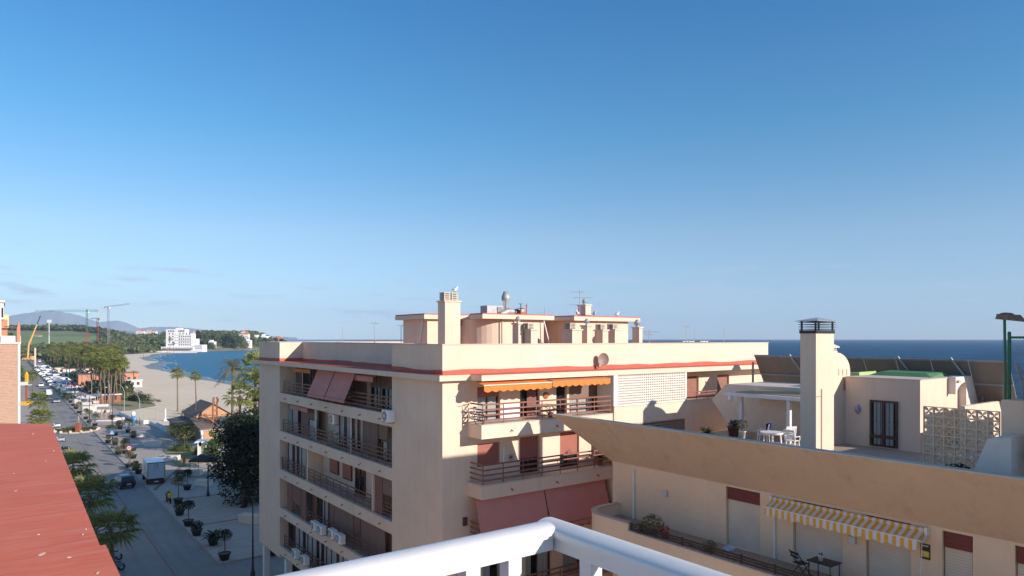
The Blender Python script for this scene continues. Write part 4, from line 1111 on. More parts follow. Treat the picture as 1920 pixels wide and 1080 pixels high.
for y_ in [UR-.14-.14*i for i in range(0, 24)]:
    q = MB(); q.box(VR-.02, VR+.02, y_-.021, y_+.021, Z(1.5), ZR-.053); q.build('baluster', M_railwhite, rl)
q = MB(); q.box(-4, VR+.03, UR-.03, UR+.03, Z(1.56), Z(1.5)); q.box(VR-.03, VR+.03, -5, UR-.03, Z(1.56), Z(1.5)); q.build('bottom_rail', M_railwhite, rl)
# our building
bC = thing('own_building', 'building under the camera with a wide flat roof painted red', 'building', (1.25, 2.0, 0), world=True)
ROOF = [(-14,1.75),(1.14,1.75),(1.175,11.5),(1.105,11.5),(1.29,28.9),(-.2,30.2),(-14,42.0)]
RH = Z(3.0)
q = MB(); q.prism(ROOF, RH-.25, RH); q.build('red_roof', M_red, bC)
q = MB(); q.prism([(-14,-6),(1.03,-6),(1.03,28.6),(-.4,29.8),(-14,41.5)], 0, RH-.252); q.build('wall', M_wall2, bC)
q = MB(); q.box(-6, VR+.05, -5.5, UR+.05, RH-.2, Z(1.58)); q.build('terrace_floor', M_tile, bC)
rr = random.Random(3)
for i, (px, py) in enumerate([(78,1040),(62,814),(100,846),(86,865),(25,888),(30,921),(160,993),(155,1003),(72,1003),(130,1046),(183,1075)]):
    x_, y_ = onz(px, py, RH)
    q = MB(); s_ = .013 if i else .035
    q.box(-s_*rr.uniform(1,2.2), s_*rr.uniform(1,2.2), -s_*.6, s_*.6, 0, .012)
    o = q.build('litter_scrap', M_cap); o.location = (x_, y_, RH+.002); o.rotation_euler = (0,0,rr.uniform(0,3))
    tag(o, ('whitish offcut lying on the red roof nearest the camera edge' if i == 0 else 'small pale scrap of litter lying on the red roof'), 'litter', 'small scraps of litter on the red roof')

# ================================================================== brick building at the left edge
bD = thing('brick_building', 'pale orange brick building with white coping at the left edge', 'building', (1.15, 78.5, 0), world=True)
def brick():
    mt, nt, b = _new('pale_brick'); v = _coord(nt)
    mp2 = nt.nodes.new('ShaderNodeCombineXYZ'); sx = nt.nodes.new('ShaderNodeSeparateXYZ'); nt.links.new(v, sx.inputs[0])
    ad = nt.nodes.new('ShaderNodeMath'); ad.operation = 'ADD'; nt.links.new(sx.outputs['X'], ad.inputs[0]); nt.links.new(sx.outputs['Y'], ad.inputs[1])
    nt.links.new(ad.outputs[0], mp2.inputs[0]); nt.links.new(sx.outputs['Z'], mp2.inputs[1])
    bt = nt.nodes.new('ShaderNodeTexBrick'); nt.links.new(mp2.outputs[0], bt.inputs['Vector'])
    bt.inputs['Scale'].default_value = 1.0; bt.inputs['Brick Width'].default_value = .26; bt.inputs['Row Height'].default_value = .14; bt.inputs['Mortar Size'].default_value = .022
    bt.inputs['Color1'].default_value = (0.38,0.19,0.11,1); bt.inputs['Color2'].default_value = (0.47,0.27,0.17,1); bt.inputs['Mortar'].default_value = (0.50,0.37,0.28,1)
    vs = _coord(nt, scale=(.25,.25,2.2)); n_ = _noise(nt, vs, 1.5, 5, .7)
    c = _mix(nt, _ramp(nt, n_, [(0.35,(0,0,0)),(0.7,(.55,.55,.55))]), bt.outputs['Color'], (0.50,0.34,0.24))
    nt.links.new(c, b.inputs['Base Color']); b.inputs['Roughness'].default_value = .9; return mt
M_brick = brick()
zb_ = Z(.50)
q = MB(); q.box(-12, .95, 78.5, 92, 0, zb_); q.build('wall', M_brick, bD)
q = MB(); q.box(.95, 1.15, 78.45, 92, 0, zb_); q.build('corner_trim', M_whitewall, bD)
q = MB(); q.box(-12.1, 1.2, 78.4, 92.05, zb_, zb_+.14); q.build('coping', M_whitewall, bD)
M_pink = stucco('pink_stucco', (0.58,0.26,0.16), .3)
BX = lambda px: ony(px, 80.3)[0]
q = MB(); q.box(-12, BX(14), 80.9, 90, zb_+.14, zb_+2.3); q.build('upper_wall', M_pink, bD)
q = MB(); q.box(-12, BX(7), 80.6, 90.2, zb_+2.3, zb_+3.9); q.box(-12,BX(9.5),80.4,90.3,zb_+3.9,zb_+4.1); q.box(-12,BX(2.5),80.5,80.6,zb_+.14,zb_+2.3); q.build('upper_storey', M_whitewall, bD)
q = MB(); q.box(BX(8), BX(16.5), 81.0, 82.0, zb_+1.5, zb_+2.75); q.build('yellow_block', plain('yellow_wall', (0.72,0.60,0.30), .9), bD)
q = MB(); q.box(BX(2), BX(39), 80.3, 80.45, zb_+.14, zb_+.75); q.build('terrace_parapet', M_whitewall, bD); q = MB(); q.box(BX(8), BX(33), 80.3, 80.42, zb_+1.55, zb_+1.65); q.build('pergola_beam', M_brown, bD)
q = MB(); q.box(BX(31.5), BX(38), 80.0, 80.28, zb_+.14, zb_+1.55); q.lathe(((BX(31.5)+BX(38))/2,80.14,zb_+1.55), [(.17,0),(.13,.1),(.08,.4),(0,.6)], 8); q.build('terrace_pillar', M_pink, bD)
q = MB(); q.box(BX(3), BX(6), 80.55, 80.6, zb_+2.5, zb_+3.4); q.build('window', M_dark, bD)
potplant('roof_plant', 'green plant behind the terrace rail of the brick building', (BX(20), 81.4, zb_+.14), .25, .3, .42, 200, .09, M_leaf)
# ================================================================== land, sea, hills
def lerp_tab(tab, u):
    if u <= tab[0][0]: return tab[0][1]
    for (a, b), (c, d) in zip(tab, tab[1:]):
        if u <= c: return b+(d-b)*(u-a)/(c-a)
    return tab[-1][1]
COAST = [(-400,92),(200,90),(327,86),(459,86),(520,88),(560,90),(585,95),(620,104),(650,117),(668,119),(680,112),(720,112),(800,122),(897,145),(980,162),(1085,199),(1150,240),(1188,274),(1218,315),(1274,380),(1400,455),(1498,499),(1700,566),(2400,780),(6000,1960),(12000,3900)]
SAND = [(-400,44),(60,44),(120,44),(150,44),(165,40),(175,28),(212,25.5),(253,24),(262,36),(330,43),(444,56),(700,84),(955,118),(1085,178),(1150,226),(1188,262),(1218,303),(1274,369),(1400,445),(1498,490),(1700,558),(2400,772),(6000,1950),(12000,3890)]
coast = lambda u: lerp_tab(COAST, u)
sandl = lambda u: lerp_tab(SAND, u)
def sm(a, b, t):
    t = max(0, min(1, (t-a)/(b-a))); return t*t*(3-2*t)
def height(x, u):
    c = coast(u); inl = sm(0, 90, c-x)
    h = 36*sm(1030, 1700, u)*inl*(1-sm(140,240,x)*.72)
    h += 17*sm(1180, 1330, u)*(1-sm(1700,2300,u))*sm(10, 80, c-x)*sm(180, 330, x)
    return h
us = [-400,-200,-50,0,20,40,60,80,100,120,135,150,165,175,190,212,230,253,262,290,330,380,444,500,560,585,620,650,668,680,720,760,800,850,897,955,1020,1085,1150,1188,1218,1274,1340,1400,1450,1498,1550,1600,1700,1850,2000,2200,2400,3000,4000,5000,6000,7500]
M_ground = plain('scrub_ground', (0.20,0.185,0.10), .95, var=.5, scale=.03)
M_field = plain('green_field', (0.17,0.225,0.08), .95, var=.35, scale=.006)
m = MB(); nc = 16; vs = []
for u in us:
    s_ = sandl(u)
    for j in range(nc+1):
        t = j/nc; x = -700+(s_+700)*(1-(1-t)**1.8); vs.append((x, u, height(x, u)))
fs = []; ms = []
for i in range(len(us)-1):
    for j in range(nc):
        a = i*(nc+1)+j; f = (a, a+1, a+nc+2, a+nc+1); x = vs[a][0]; u = us[i]
        isf = 1188 <= u <= 1500 and -100 < x < 190
        m.add([vs[k] for k in f], [(0,1,2,3)], 1 if isf else 0)
struct(m.build('ground', [M_ground, M_field]))
def sandmat():
    mt, nt, b = _new('beach_sand'); v = _coord(nt)
    c = _ramp(nt, _noise(nt, v, .02, 6, .6), [(0.3,(0.82,0.655,0.45)),(0.7,(0.90,0.735,0.52))])
    v2 = _coord(nt, scale=(1.0,.12,1)); c = _mix(nt, _ramp(nt, _noise(nt, v2, .5, 5, .7), [(.45,(0,0,0)),(.8,(.35,.35,.35))]), c, (0.66,0.52,0.38))
    nt.links.new(c, b.inputs['Base Color']); b.inputs['Roughness'].default_value = .95
    _bump(nt, b, _noise(nt, v, 1.5, 5, .7), .5, .15); return mt
M_sand = sandmat()
M_wet = plain('wet_sand', (0.20,0.15,0.105), .35, var=.1)
m = MB()
fine = sorted(set(us+list(range(300,1000,14))))
def shore(u): return coast(u)+1.6*math.sin(u*.045)+.9*math.sin(u*.13+1)
def strip_sheet(mb, fa, fb, za, zb, u0, u1, mi=0):
    uu = [u for u in fine if u0 <= u <= u1]
    for a, b in zip(uu, uu[1:]):
        mb.quad([(fa(a),a,za(a)), (fb(a),a,zb(a)), (fb(b),b,zb(b)), (fa(b),b,za(b))], mi)
hz0 = lambda u: height(sandl(u), u)
strip_sheet(m, sandl, lambda u: shore(u)-9, hz0, lambda u: -.15, -400, 7500, 0)
strip_sheet(m, lambda u: shore(u)-9, lambda u: shore(u)+1, lambda u: -.15, lambda u: -1.02, -400, 7500, 1)
strip_sheet(m, lambda u: shore(u)+1, lambda u: shore(u)+60, lambda u: -1.02, lambda u: -6, -400, 7500, 1)
struct(m.build('beach', [M_sand, M_wet]))
def seamat():
    mt, nt, b = _new('sea_water'); v = _coord(nt)
    c = _ramp(nt, _noise(nt, v, .0006, 4, .6), [(0.3,(0.004,0.052,0.115)),(0.7,(0.007,0.066,0.140))])
    v2 = _coord(nt, scale=(.35,.35,1)); n2 = _noise(nt, v2, .055, 6, .62)
    c = _mix(nt, _ramp(nt, n2, [(.4,(0,0,0)),(.65,(.6,.6,.6))]), c, (0.030,0.150,0.245))
    n3 = _noise(nt, _coord(nt, scale=(1,.4,1)), .004, 5, .6)
    c = _mix(nt, _ramp(nt, n3, [(.42,(0,0,0)),(.62,(.55,.55,.55))]), c, (0.020,0.095,0.175))
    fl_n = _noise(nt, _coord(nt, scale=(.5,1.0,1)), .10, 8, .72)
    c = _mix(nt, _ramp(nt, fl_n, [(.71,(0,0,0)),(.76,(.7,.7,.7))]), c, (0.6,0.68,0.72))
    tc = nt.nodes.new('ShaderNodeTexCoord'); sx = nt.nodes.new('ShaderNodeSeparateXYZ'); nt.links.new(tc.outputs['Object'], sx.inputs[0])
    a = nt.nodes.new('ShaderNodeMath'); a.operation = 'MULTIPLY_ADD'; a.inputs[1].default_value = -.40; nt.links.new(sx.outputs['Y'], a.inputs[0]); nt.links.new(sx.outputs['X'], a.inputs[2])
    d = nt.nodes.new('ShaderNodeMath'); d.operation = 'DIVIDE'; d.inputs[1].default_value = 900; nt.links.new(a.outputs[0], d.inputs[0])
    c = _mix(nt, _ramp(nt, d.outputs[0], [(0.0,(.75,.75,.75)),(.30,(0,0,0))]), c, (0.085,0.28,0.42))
    nt.links.new(c, b.inputs['Base Color']); b.inputs['Roughness'].default_value = .5; b.inputs['Specular IOR Level'].default_value = .05
    _bump(nt, b, _noise(nt, v, .25, 8, .7), 1.0, 1.5); return mt
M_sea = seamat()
m = MB(); N = 96; RS = 13500
rings = [0, 60, 120, 200, 300, 450, 700, 1000, 1500, 2500, 4500, 8000, RS]
vs = [(0,0,-1.0)]+[(r*math.cos(2*math.pi*k/N), r*math.sin(2*math.pi*k/N), -1.0) for r in rings[1:] for k in range(N)]
fs = [(0, 1+k, 1+(k+1)%N) for k in range(N)]
for i in range(len(rings)-2):
    for k in range(N): fs.append((1+i*N+k, 1+(i+1)*N+k, 1+(i+1)*N+(k+1)%N, 1+i*N+(k+1)%N))
m.add(vs, fs); struct(m.build('sea', M_sea))
# surf: broken foam lines along the water's edge
M_foam = plain('sea_foam', (0.78,0.80,0.80), .8, var=.05)
m = MB(); rr = random.Random(5)
for ln, (o0, wd, gap) in enumerate(((.4,1.0,.08),(3.5,1.0,.55),(9,.9,.82))):
    u = 300.0
    while u < 1230:
        L = rr.uniform(7, 26)
        if rr.random() > gap:
            n = 6; vs = []
            for k in range(n+1):
                uu = u+L*k/n; w_ = wd*(math.sin(math.pi*(k+.15)/(n+.3)))*rr.uniform(.5,1.3)*(1 if uu < 700 else 2.2)
                c_ = shore(uu)+1+o0*(1 if uu < 700 else 1.8)+rr.uniform(-.3,.3)
                vs += [(c_, uu, -.985), (c_+w_, uu, -.985)]
            m.add(vs, [(2*k,2*k+1,2*k+3,2*k+2) for k in range(n)])
        u += L*rr.uniform(.8,1.1)
tag(m.build('surf_foam', M_foam), 'white broken foam lines along the edge of the bay', 'foam', kind='stuff')
# mountains
PROF = [(-60,600),(0,596),(30,590),(60,586),(92,583),(120,585),(150,592),(168,598),(185,604),(200,603),(222,601),(240,606),(262,616),(285,613),(330,613),(372,617),(410,622),(470,628),(560,633)]
def mount(name, D, prof, seed, dep, rough):
    rr = random.Random(seed); m = MB(); cols = []
    px = prof[0][0]; P_ = []
    while px <= prof[-1][0]:
        y = lerp_tab(prof, px); P_.append((px, y)); px += 6
    rows = [(-1.0,0.0),(-.6,.35),(-.3,.62),(0,1.0),(.35,.8),(.8,.4),(1.3,0.0)]
    vs = []
    for px, y in P_:
        a = (px-960)/F
        for r_, hf in rows:
            Y_ = D+dep*r_; hgt = ((634.5-y)/F*D+20)*hf*(1+rough*rr.uniform(-1,1)*(1 if 0 < hf < 1 else .12))-3*(hf==0)
            vs.append(((CA*a+SA)*Y_, (-SA*a+CA)*Y_, max(-4, hgt)))
    nr = len(rows)
    m.add(vs, [(i*nr+j, (i+1)*nr+j, (i+1)*nr+j+1, i*nr+j+1) for i in range(len(P_)-1) for j in range(nr-1)], 0, True)
    return struct(m.build(name, plain('hill_rock' if name == 'hills' else 'mountain_rock', (0.24,0.235,0.21), .95, var=.25, scale=.002)))
mount('mountains', 12400, PROF, 3, 900, .12)
mount('hills', 7500, [(-60,612),(0,611),(60,608),(110,606),(150,610),(200,618),(260,622),(320,626),(420,630),(540,633.5)], 8, 700, .15)
# haze
hz = MB(); hz.box(-14200, 14200, -14000, 14000, -8, 620)
ho = hz.build('haze', None)
ho.data.materials.clear()
hm = bpy.data.materials.new('haze_air'); hm.use_nodes = True; nt = hm.node_tree
nt.nodes.remove(nt.nodes['Principled BSDF'])
pv = nt.nodes.new('ShaderNodeVolumePrincipled'); pv.inputs['Density'].default_value = 0.00007
pv.inputs['Color'].default_value = (0.62,0.80,1.0,1); pv.inputs['Anisotropy'].default_value = 0.0
nt.links.new(pv.outputs[0], nt.nodes['Material Output'].inputs['Volume'])
ho.data.materials.append(hm); tag(ho, 'thin blue air haze over the coast and mountains', 'haze', kind='stuff')

# ================================================================== street level
def asphalt():
    mt, nt, b = _new('asphalt'); v = _coord(nt)
    c = _ramp(nt, _noise(nt, v, .12, 6, .65), [(0.3,(0.26,0.24,0.215)),(0.7,(0.36,0.33,0.295))])
    v2 = _coord(nt, scale=(1.2,.06,1)); c = _mix(nt, _ramp(nt, _noise(nt, v2, 1.0, 4, .6), [(.5,(0,0,0)),(.75,(.5,.5,.5))]), c, (0.18,0.17,0.155))
    nt.links.new(c, b.inputs['Base Color']); b.inputs['Roughness'].default_value = .85
    _bump(nt, b, _noise(nt, v, 25, 3), .2, .01); return mt
M_asph = asphalt()
def pavers():
    mt, nt, b = _new('plaza_pavers'); v = _coord(nt)
    bt = nt.nodes.new('ShaderNodeTexBrick'); nt.links.new(v, bt.inputs['Vector']); bt.inputs['Scale'].default_value = 1
    bt.inputs['Brick Width'].default_value = .8; bt.inputs['Row Height'].default_value = .4; bt.inputs['Mortar Size'].default_value = .012
    bt.inputs['Color1'].default_value = (0.47,0.38,0.30,1); bt.inputs['Color2'].default_value = (0.56,0.46,0.37,1); bt.inputs['Mortar'].default_value = (0.2,0.17,0.15,1)
    n_ = _noise(nt, v, .09, 5, .6)
    c = _mix(nt, _ramp(nt, n_, [(.42,(0,0,0)),(.6,(.8,.8,.8))]), bt.outputs['Color'], (0.46,0.405,0.35))
    nt.links.new(c, b.inputs['Base Color']); b.inputs['Roughness'].default_value = .8; return mt
M_pave = pavers()
M_kerb = plain('kerb_stone', (0.42,0.36,0.31), .8)
M_redpave = plain('red_paving_band', (0.30,0.17,0.13), .85, var=.2)
KX = 15.2
m = MB(); m.quad([(7.2,-30,.004),(KX,-30,.004),(KX,58,.004),(KX,920,.004),(7.2,920,.004)])
m.quad([(KX,-30,.0045),(80,-30,.0045),(80,63.9,.0045),(KX,63.9,.0045)])
struct(m.build('road', M_asph))
m = MB(); m.box(11.45,11.6,-20,160,.005,.008); m.box(11.45,11.6,190,400,.005,.008)
struct(m.build('road_channel', M_redpave))
m = MB(); m.box(1.1, 7.05, -30, 900, -.3, .12); m.box(7.05, 7.2, -30, 900, -.3, .13, 1); struct(m.build('pavement', [M_pave, M_kerb]))
# plaza
PL = [(KX+.15,64.05),(46,64.05),(46,150),(33,165),(28,172),(25.5,212),(24,253),(24,300),(KX+.15,300)]
m = MB(); m.prism(PL, -.3, .12); struct(m.build('plaza_pavement', M_pave))
m = MB(); m.box(KX,KX+.15,63.9,300,-.3,.13); m.box(KX+.15,46,63.9,64.05,-.3,.13); struct(m.build('kerb', M_kerb))
m = MB()
for u0 in (78, 92, 106, 121, 137, 152): m.box(15.5, 31, u0, u0+.5, .121, .124)
m.hexa([(15.5,100,.1205),(15.9,99.6,.1205),(27,128,.1205),(26.6,128.4,.1205),(15.5,100,.1255),(15.9,99.6,.1255),(27,128,.1255),(26.6,128.4,.1255)])
struct(m.build('paving_band', M_redpave))
m = MB(); m.box(16.2, 24.0, 300, 900, -.3, .06); struct(m.build('car_park', M_asph))
m = MB(); m.box(15.2, 16.2, 300, 900, -.3, .14); struct(m.build('kerb_strip', M_kerb))
M_grass = plain('lawn', (0.30,0.27,0.13), .95, var=.35, scale=1.5, bump=.3, bscale=20)
m = MB(); m.prism([(24.2,240),(24.1,262),(38,262),(36,225),(27.5,214),(25.8,214)], -.2, .08); struct(m.build('lawn', M_grass))
# beach wall
M_wallc = stucco('pale_concrete', (0.70,0.66,0.62), .4)
def lowwall(name, label, p0, p1, w, h, cat='wall', mat=None, group=None):
    p0, p1 = Vector(p0), Vector(p1); d = p1-p0; L = d.length; mid = (p0+p1)/2
    q = MB(); q.box(-w/2, w/2, -L/2, L/2, 0, h)
    o = q.build(name, mat or M_wallc, bevel=.06); o.location = (mid.x, mid.y, .12); o.rotation_euler = (0,0,math.atan2(-d.x, d.y))
    return tag(o, label, cat, group)
lowwall('beach_wall', 'long pale concrete wall between the promenade and the beach', onz(226,779), onz(262,795), .9, .9)
lowwall('beach_wall', 'pale concrete wall with white end next to the wooden beach hut', onz(285,797), onz(318,813), .9, .8)
lowwall('beach_wall', 'low white wall end piece with a pinkish top by the sand', onz(264,795), onz(274,796), 1.2, .9, mat=M_whitewall)
# white blocks (benches)
def block(label, px, py, L, w=.9, h=.75, rot=0.0, group='white concrete bench blocks on the plaza', mat=None):
    x, y = onz(px, py); q = MB(); q.box(-L/2, L/2, -w/2, w/2, 0, h)
    o = q.build('bench_block', mat or M_whitewall, bevel=.04); o.location = (x, y, .12); o.rotation_euler = (0,0,rot)
    return tag(o, label, 'bench', group)
RB = -R(36.6)+R(5)
block('white block bench on the sunlit plaza, farthest left with a shrub at its left end', 264, 820, 2.6, 1.0, .8, RB)
block('white block bench on the sunlit plaza just up and left of the box truck', 287, 838, 2.9, 1.0, .85, RB)
block('white block bench beside the lawn with the olive tree', 318, 864, 3.1, 1.1, .8, RB-.1)
block('white block bench in the shade in front of the dark canopy', 361, 893, 2.6, 1.0, .8, RB)
block('white block bench lower right of the dark canopy, near the big dark tree', 382, 912, 2.2, 1.0, .8, RB-.4)
block('cream block bench under the big dark tree', 470, 982, 2.6, 1.0, .9, RB-.5, mat=M_wall)
block('dark-topped bench right of the white kiosk column', 233, 796, 2.2, .9, .6, RB)
block('low white bench near the statue of people', 222, 788, 2.6, .9, .6, RB)
block('long white slab bench at the edge of the promenade lawn', 188, 763, 4.2, 1.0, .7, RB)
block('white slab bench behind the bronze people group', 197, 774, 3.6, .9, .8, RB)
def cube(label, px, py, s_=2.1, h=2.0, rot=RB):
    x, y = onz(px, py); q = MB(); q.box(-s_/2, s_/2, -.45, .45, 0, h); q.box(-s_/2-.04, s_/2+.04, -.5, .5, h, h+.05)
    o = q.build('white_panel_stand', M_whitewall); o.location = (x, y, .12); o.rotation_euler = (0,0,rot)
    return tag(o, label, 'stand', 'white box stands beside the road')
for k, (px, py, s_, h) in enumerate([(163,774,1.55,1.65),(174,773,1.4,1.6),(146,760,1.6,1.75),(157,759,1.5,1.6),(131,745,1.8,1.8),(140.5,743.5,1.7,1.7),(120,736.5,1.8,1.7),(128.5,734,1.7,1.6),(110.5,729,2.2,1.9)]):
    cube(['nearest left white box stand by the road','nearest right white box stand by the road','left box stand of the second pair from the front','right box stand of the second pair from the front','left box stand of the third pair from the front','right box stand of the third pair from the front','left box stand of the fourth pair, beside the blue awning','right box stand of the fourth pair, beside the red flag','farthest white box stand of the row by the road'][k], px, py, s_*1.15, h)

# ------------------------------------------------------------------ palms
rnd = random.Random(11)
def fan_crown(seed, n=34, R_=1.5, seg=9, petl=1.1):
    r = random.Random(seed); m = MB(); green = m
    for i in range(n):
        az = i*2.39996+r.uniform(-.2,.2); f = i/n
        el = R(78)-R(118)*f**.85+r.uniform(-.12,.12)
        d = Vector((math.cos(az)*math.cos(el), math.sin(az)*math.cos(el), math.sin(el)))
        pl = petl*r.uniform(.8,1.15); tip = d*pl+Vector((0,0,-.12*pl*(1-abs(math.sin(el)))))
        side = Vector((-math.sin(az), math.cos(az), 0)); up = side.cross(d)*-1
        m.add([side*.02, side*-.02, tip-side*.015, tip+side*.015], [(0,1,2,3)])
        rad = R_*r.uniform(.75,1.05)
        for k in range(seg):
            a = -R(105)+R(210)*(k+.5)/seg; dd = (d*math.cos(a)+side*math.sin(a)).normalized()
            w_ = R(210)/seg*.42
            d1 = (d*math.cos(a-w_)+side*math.sin(a-w_)); d2 = (d*math.cos(a+w_)+side*math.sin(a+w_))
            Lk = rad*(1-.25*abs(a)/R(105))*r.uniform(.88,1.05); fold = up*(.05*(1 if k % 2 else -1))
            mid1, mid2 = tip+d1*Lk*.6+fold, tip+d2*Lk*.6-fold
            end = tip+dd*Lk+Vector((0,0,-Lk*(.16+.25*r.random())))
            m.add([tip, mid1, end, mid2], [(0,1,2,3)], 0)
    return m
def skirt(seed, n=22, L=1.2):
    r = random.Random(seed); m = MB()
    for i in range(n):
        az = r.uniform(0,6.28); a = Vector((math.cos(az), math.sin(az), 0)); s_ = Vector((-a.y,a.x,0))
        L1 = L*r.uniform(.7,1.3); p = a*.12; q = a*(.32+r.random()*.25)+Vector((0,0,-L1*.55)); e = a*(.22+r.random()*.25)+Vector((0,0,-L1))
        w_ = r.uniform(.12,.26); m.add([p+s_*.04, p-s_*.04, q-s_*w_, e-s_*w_*.4, e+s_*w_*.4, q+s_*w_], [(0,1,2,3,4,5)])
    return m
def trunk(h, r0, r1, bend, seed, flare=1.35, n=9):
    r = random.Random(seed); m = MB(); pts = []; rs = []
    k = max(5, int(h/1.4))
    for i in range(k+1):
        f = i/k; pts.append((bend[0]*math.sin(f*1.57)**2, bend[1]*math.sin(f*1.57)**2, h*f)); rs.append((r0+(r1-r0)*f)*(1+(flare-1)*max(0,1-f*8))*r.uniform(.95,1.05))
    m.tube(pts, rs, n); return m, pts[-1]
PALM = {}
def make_palm(key, h, R_, bend, seed, n=34, r0=.22, leaf=None, sk=True, seg=9, petl=1.1):
    t = thing('fan_palm', 'x', 'palm tree', (0,0,0))
    tm, top = trunk(h, r0, r0*.62, bend, seed); tm.build('trunk', M_bark, t)
    c = fan_crown(seed, n, R_, seg, petl); c.v = [tuple(Vector(p)+Vector(top)) for p in c.v]; c.build('crown', leaf or M_palm, t)
    if sk:
        s_ = skirt(seed, 24, 1.0+R_*.35); s_.v = [tuple(Vector(p)+Vector(top)+Vector((0,0,.1))) for p in s_.v]; s_.build('dry_skirt', M_dry, t)
    PALM[key] = [t, h, False]; return t
def put_palm(key, px, Y_, top=None, rot=None, label='', group=None, loc=None, sc_k=None):
    """top = height of crown centre above street; scale in z only lightly"""
    t, h, used = PALM[key]
    if loc is None: a = (px-960)/F; loc = ((CA*a+SA)*Y_, (-SA*a+CA)*Y_, 0)
    k = (top/h) if top else 1.0
    sc3 = (sc_k or max(.85,min(1.15,k)), sc_k or max(.85,min(1.15,k)), k)
    rot = rnd.uniform(0,6.28) if rot is None else rot
    if not used:
        PALM[key][2] = True; t.location = loc; t.rotation_euler = (0,0,rot); t.scale = sc3; t['label'] = label
        if group: t['group'] = group
        return t
    return copy_tree(t, loc, rot, sc3, label, group)
make_palm('w1', 12.5, 1.45, (.5,.2), 1, n=36, petl=1.4); make_palm('w2', 12.0, 1.55, (-.4,.5), 2, n=38, petl=1.4); make_palm('w3', 11.5, 1.35, (.2,-.3), 3, n=34, petl=1.3)
make_palm('near', 6.2, 1.7, (.3,0), 4, n=30, r0=.26, sk=False, seg=13, petl=1.3)
make_palm('big', 12.0, 1.7, (.4,.2), 5, n=34, r0=.34, seg=13, petl=1.9)
make_palm('big2', 12.0, 1.7, (-.3,.5), 6, n=36, r0=.32, seg=13, petl=1.8)
# palms on our pavement
for px, x_, zt, lab in ((176,6.5,5.6,'fan palm in the shade beside the lower right of the red roof'), (214,7.0,4.7,'lowest fan palm peeking out right of the red roof edge'), (132,5.8,5.6,'fan palm with sunlit tip beside the upper right of the red roof'),
                        (76,6.4,6.0,'sunlit fan palm behind the far edge of the red roof'), (80,5.6,5.3,'sunlit fan palm just above the far corner of the red roof'), (62,8.0,6.6,'smaller fan palm by the road next to the brick building')):
    dx, dy, _ = _ray(px, 0); t_ = x_/dx; put_palm('near', 0, 0, top=zt, loc=(x_, dy*t_, .1), label=lab, group='fan palms along the left pavement', sc_k=.95)
# sparse palms on the sand and near the hut
put_palm('w1', 333, 187, 10.4, label='tall lone fan palm on the sand left of the wooden hut', group='palms on the beach')
put_palm('w3', 368, 196, 9.2, label='lone fan palm on the sand right behind the wooden hut roof', group='palms on the beach')
for px, Y_, zt, key, lab in ((450,112,10.6,'big','fan palm with bent thick trunk in front of the beach, right of the hut'), (476,118,14.6,'big2','tallest bright fan palm beside the left edge of the mid building'),
                             (486,113,12.0,'big','fan palm half hidden by the mid building, middle of the cluster'), (489,116,8.6,'big2','lowest fan palm half hidden by the mid building')):
    put_palm(key, px, Y_, zt, label=lab, group='fan palms beside the mid building')
# date palms
def date_palm(label, px, Y_, zt, L=3.6, n=44, leaf=None, thin=.16, group=None):
    a = (px-960)/F; loc = ((CA*a+SA)*Y_, (-SA*a+CA)*Y_, 0)
    t = thing('date_palm', label, 'palm tree', loc, group=group)
    if zt > 1.2:
        tm, top = trunk(zt, thin*1.3, thin, (.2,.1), int(px)); tm.build('trunk', M_bark, t)
    else: top = (0,0,.4)
    r = random.Random(int(px)); m = MB()
    for i in range(n):
        az = i*2.39996+r.uniform(-.15,.15); f = i/n; el = R(80)-R(112)*f; Lk = L*r.uniform(.85,1.1)
        a_ = Vector((math.cos(az), math.sin(az), 0)); s_ = Vector((-a_.y,a_.x,0)); pts = []
        for k in range(11):
            g = k/10; pts.append(Vector(top)+a_*(Lk*g*math.cos(el*(1-.35*g)))+Vector((0,0,Lk*g*math.sin(el)-Lk*.48*g*g)))
        for k in range(10):
            p, q = pts[k], pts[k+1]; m.add([p+s_*.02,p-s_*.02,q-s_*.015,q+s_*.015], [(0,1,2,3)])
            if k < 1: continue
            for sd in (-1, 1):
                for e in range(2):
                    b0 = p.lerp(q, e*.5); ll = .50*L/3.6*math.sin(math.pi*min(1,(k+e*.5+.6)/10.6))**.6
                    d = (s_*sd*.85+(q-p).normalized()*.6+Vector((0,0,-.25+.3*r.random()))).normalized()
                    w_ = (q-p)*.34; m.add([b0, b0+w_, b0+w_*.6+d*ll], [(0,1,2)])
    m.build('crown', leaf or M_palmd, t); return t
date_palm('tall date palm with drooping yellowish fronds against the bay', 435, 130, 14.4, 4.2, 52, thin=.2)
date_palm('short spreading date palm on the sand right behind the hut roof', 360, 178, 1.5, 3.0, 30)
date_palm('small low palm next to the lone tall palm trunk', 341, 172, 1.4, 1.8, 22, leaf=M_palm)
date_palm('small palm by the sandy path among the white beach stalls', 250, 300, 5.2, 1.9, 22, leaf=M_palm)
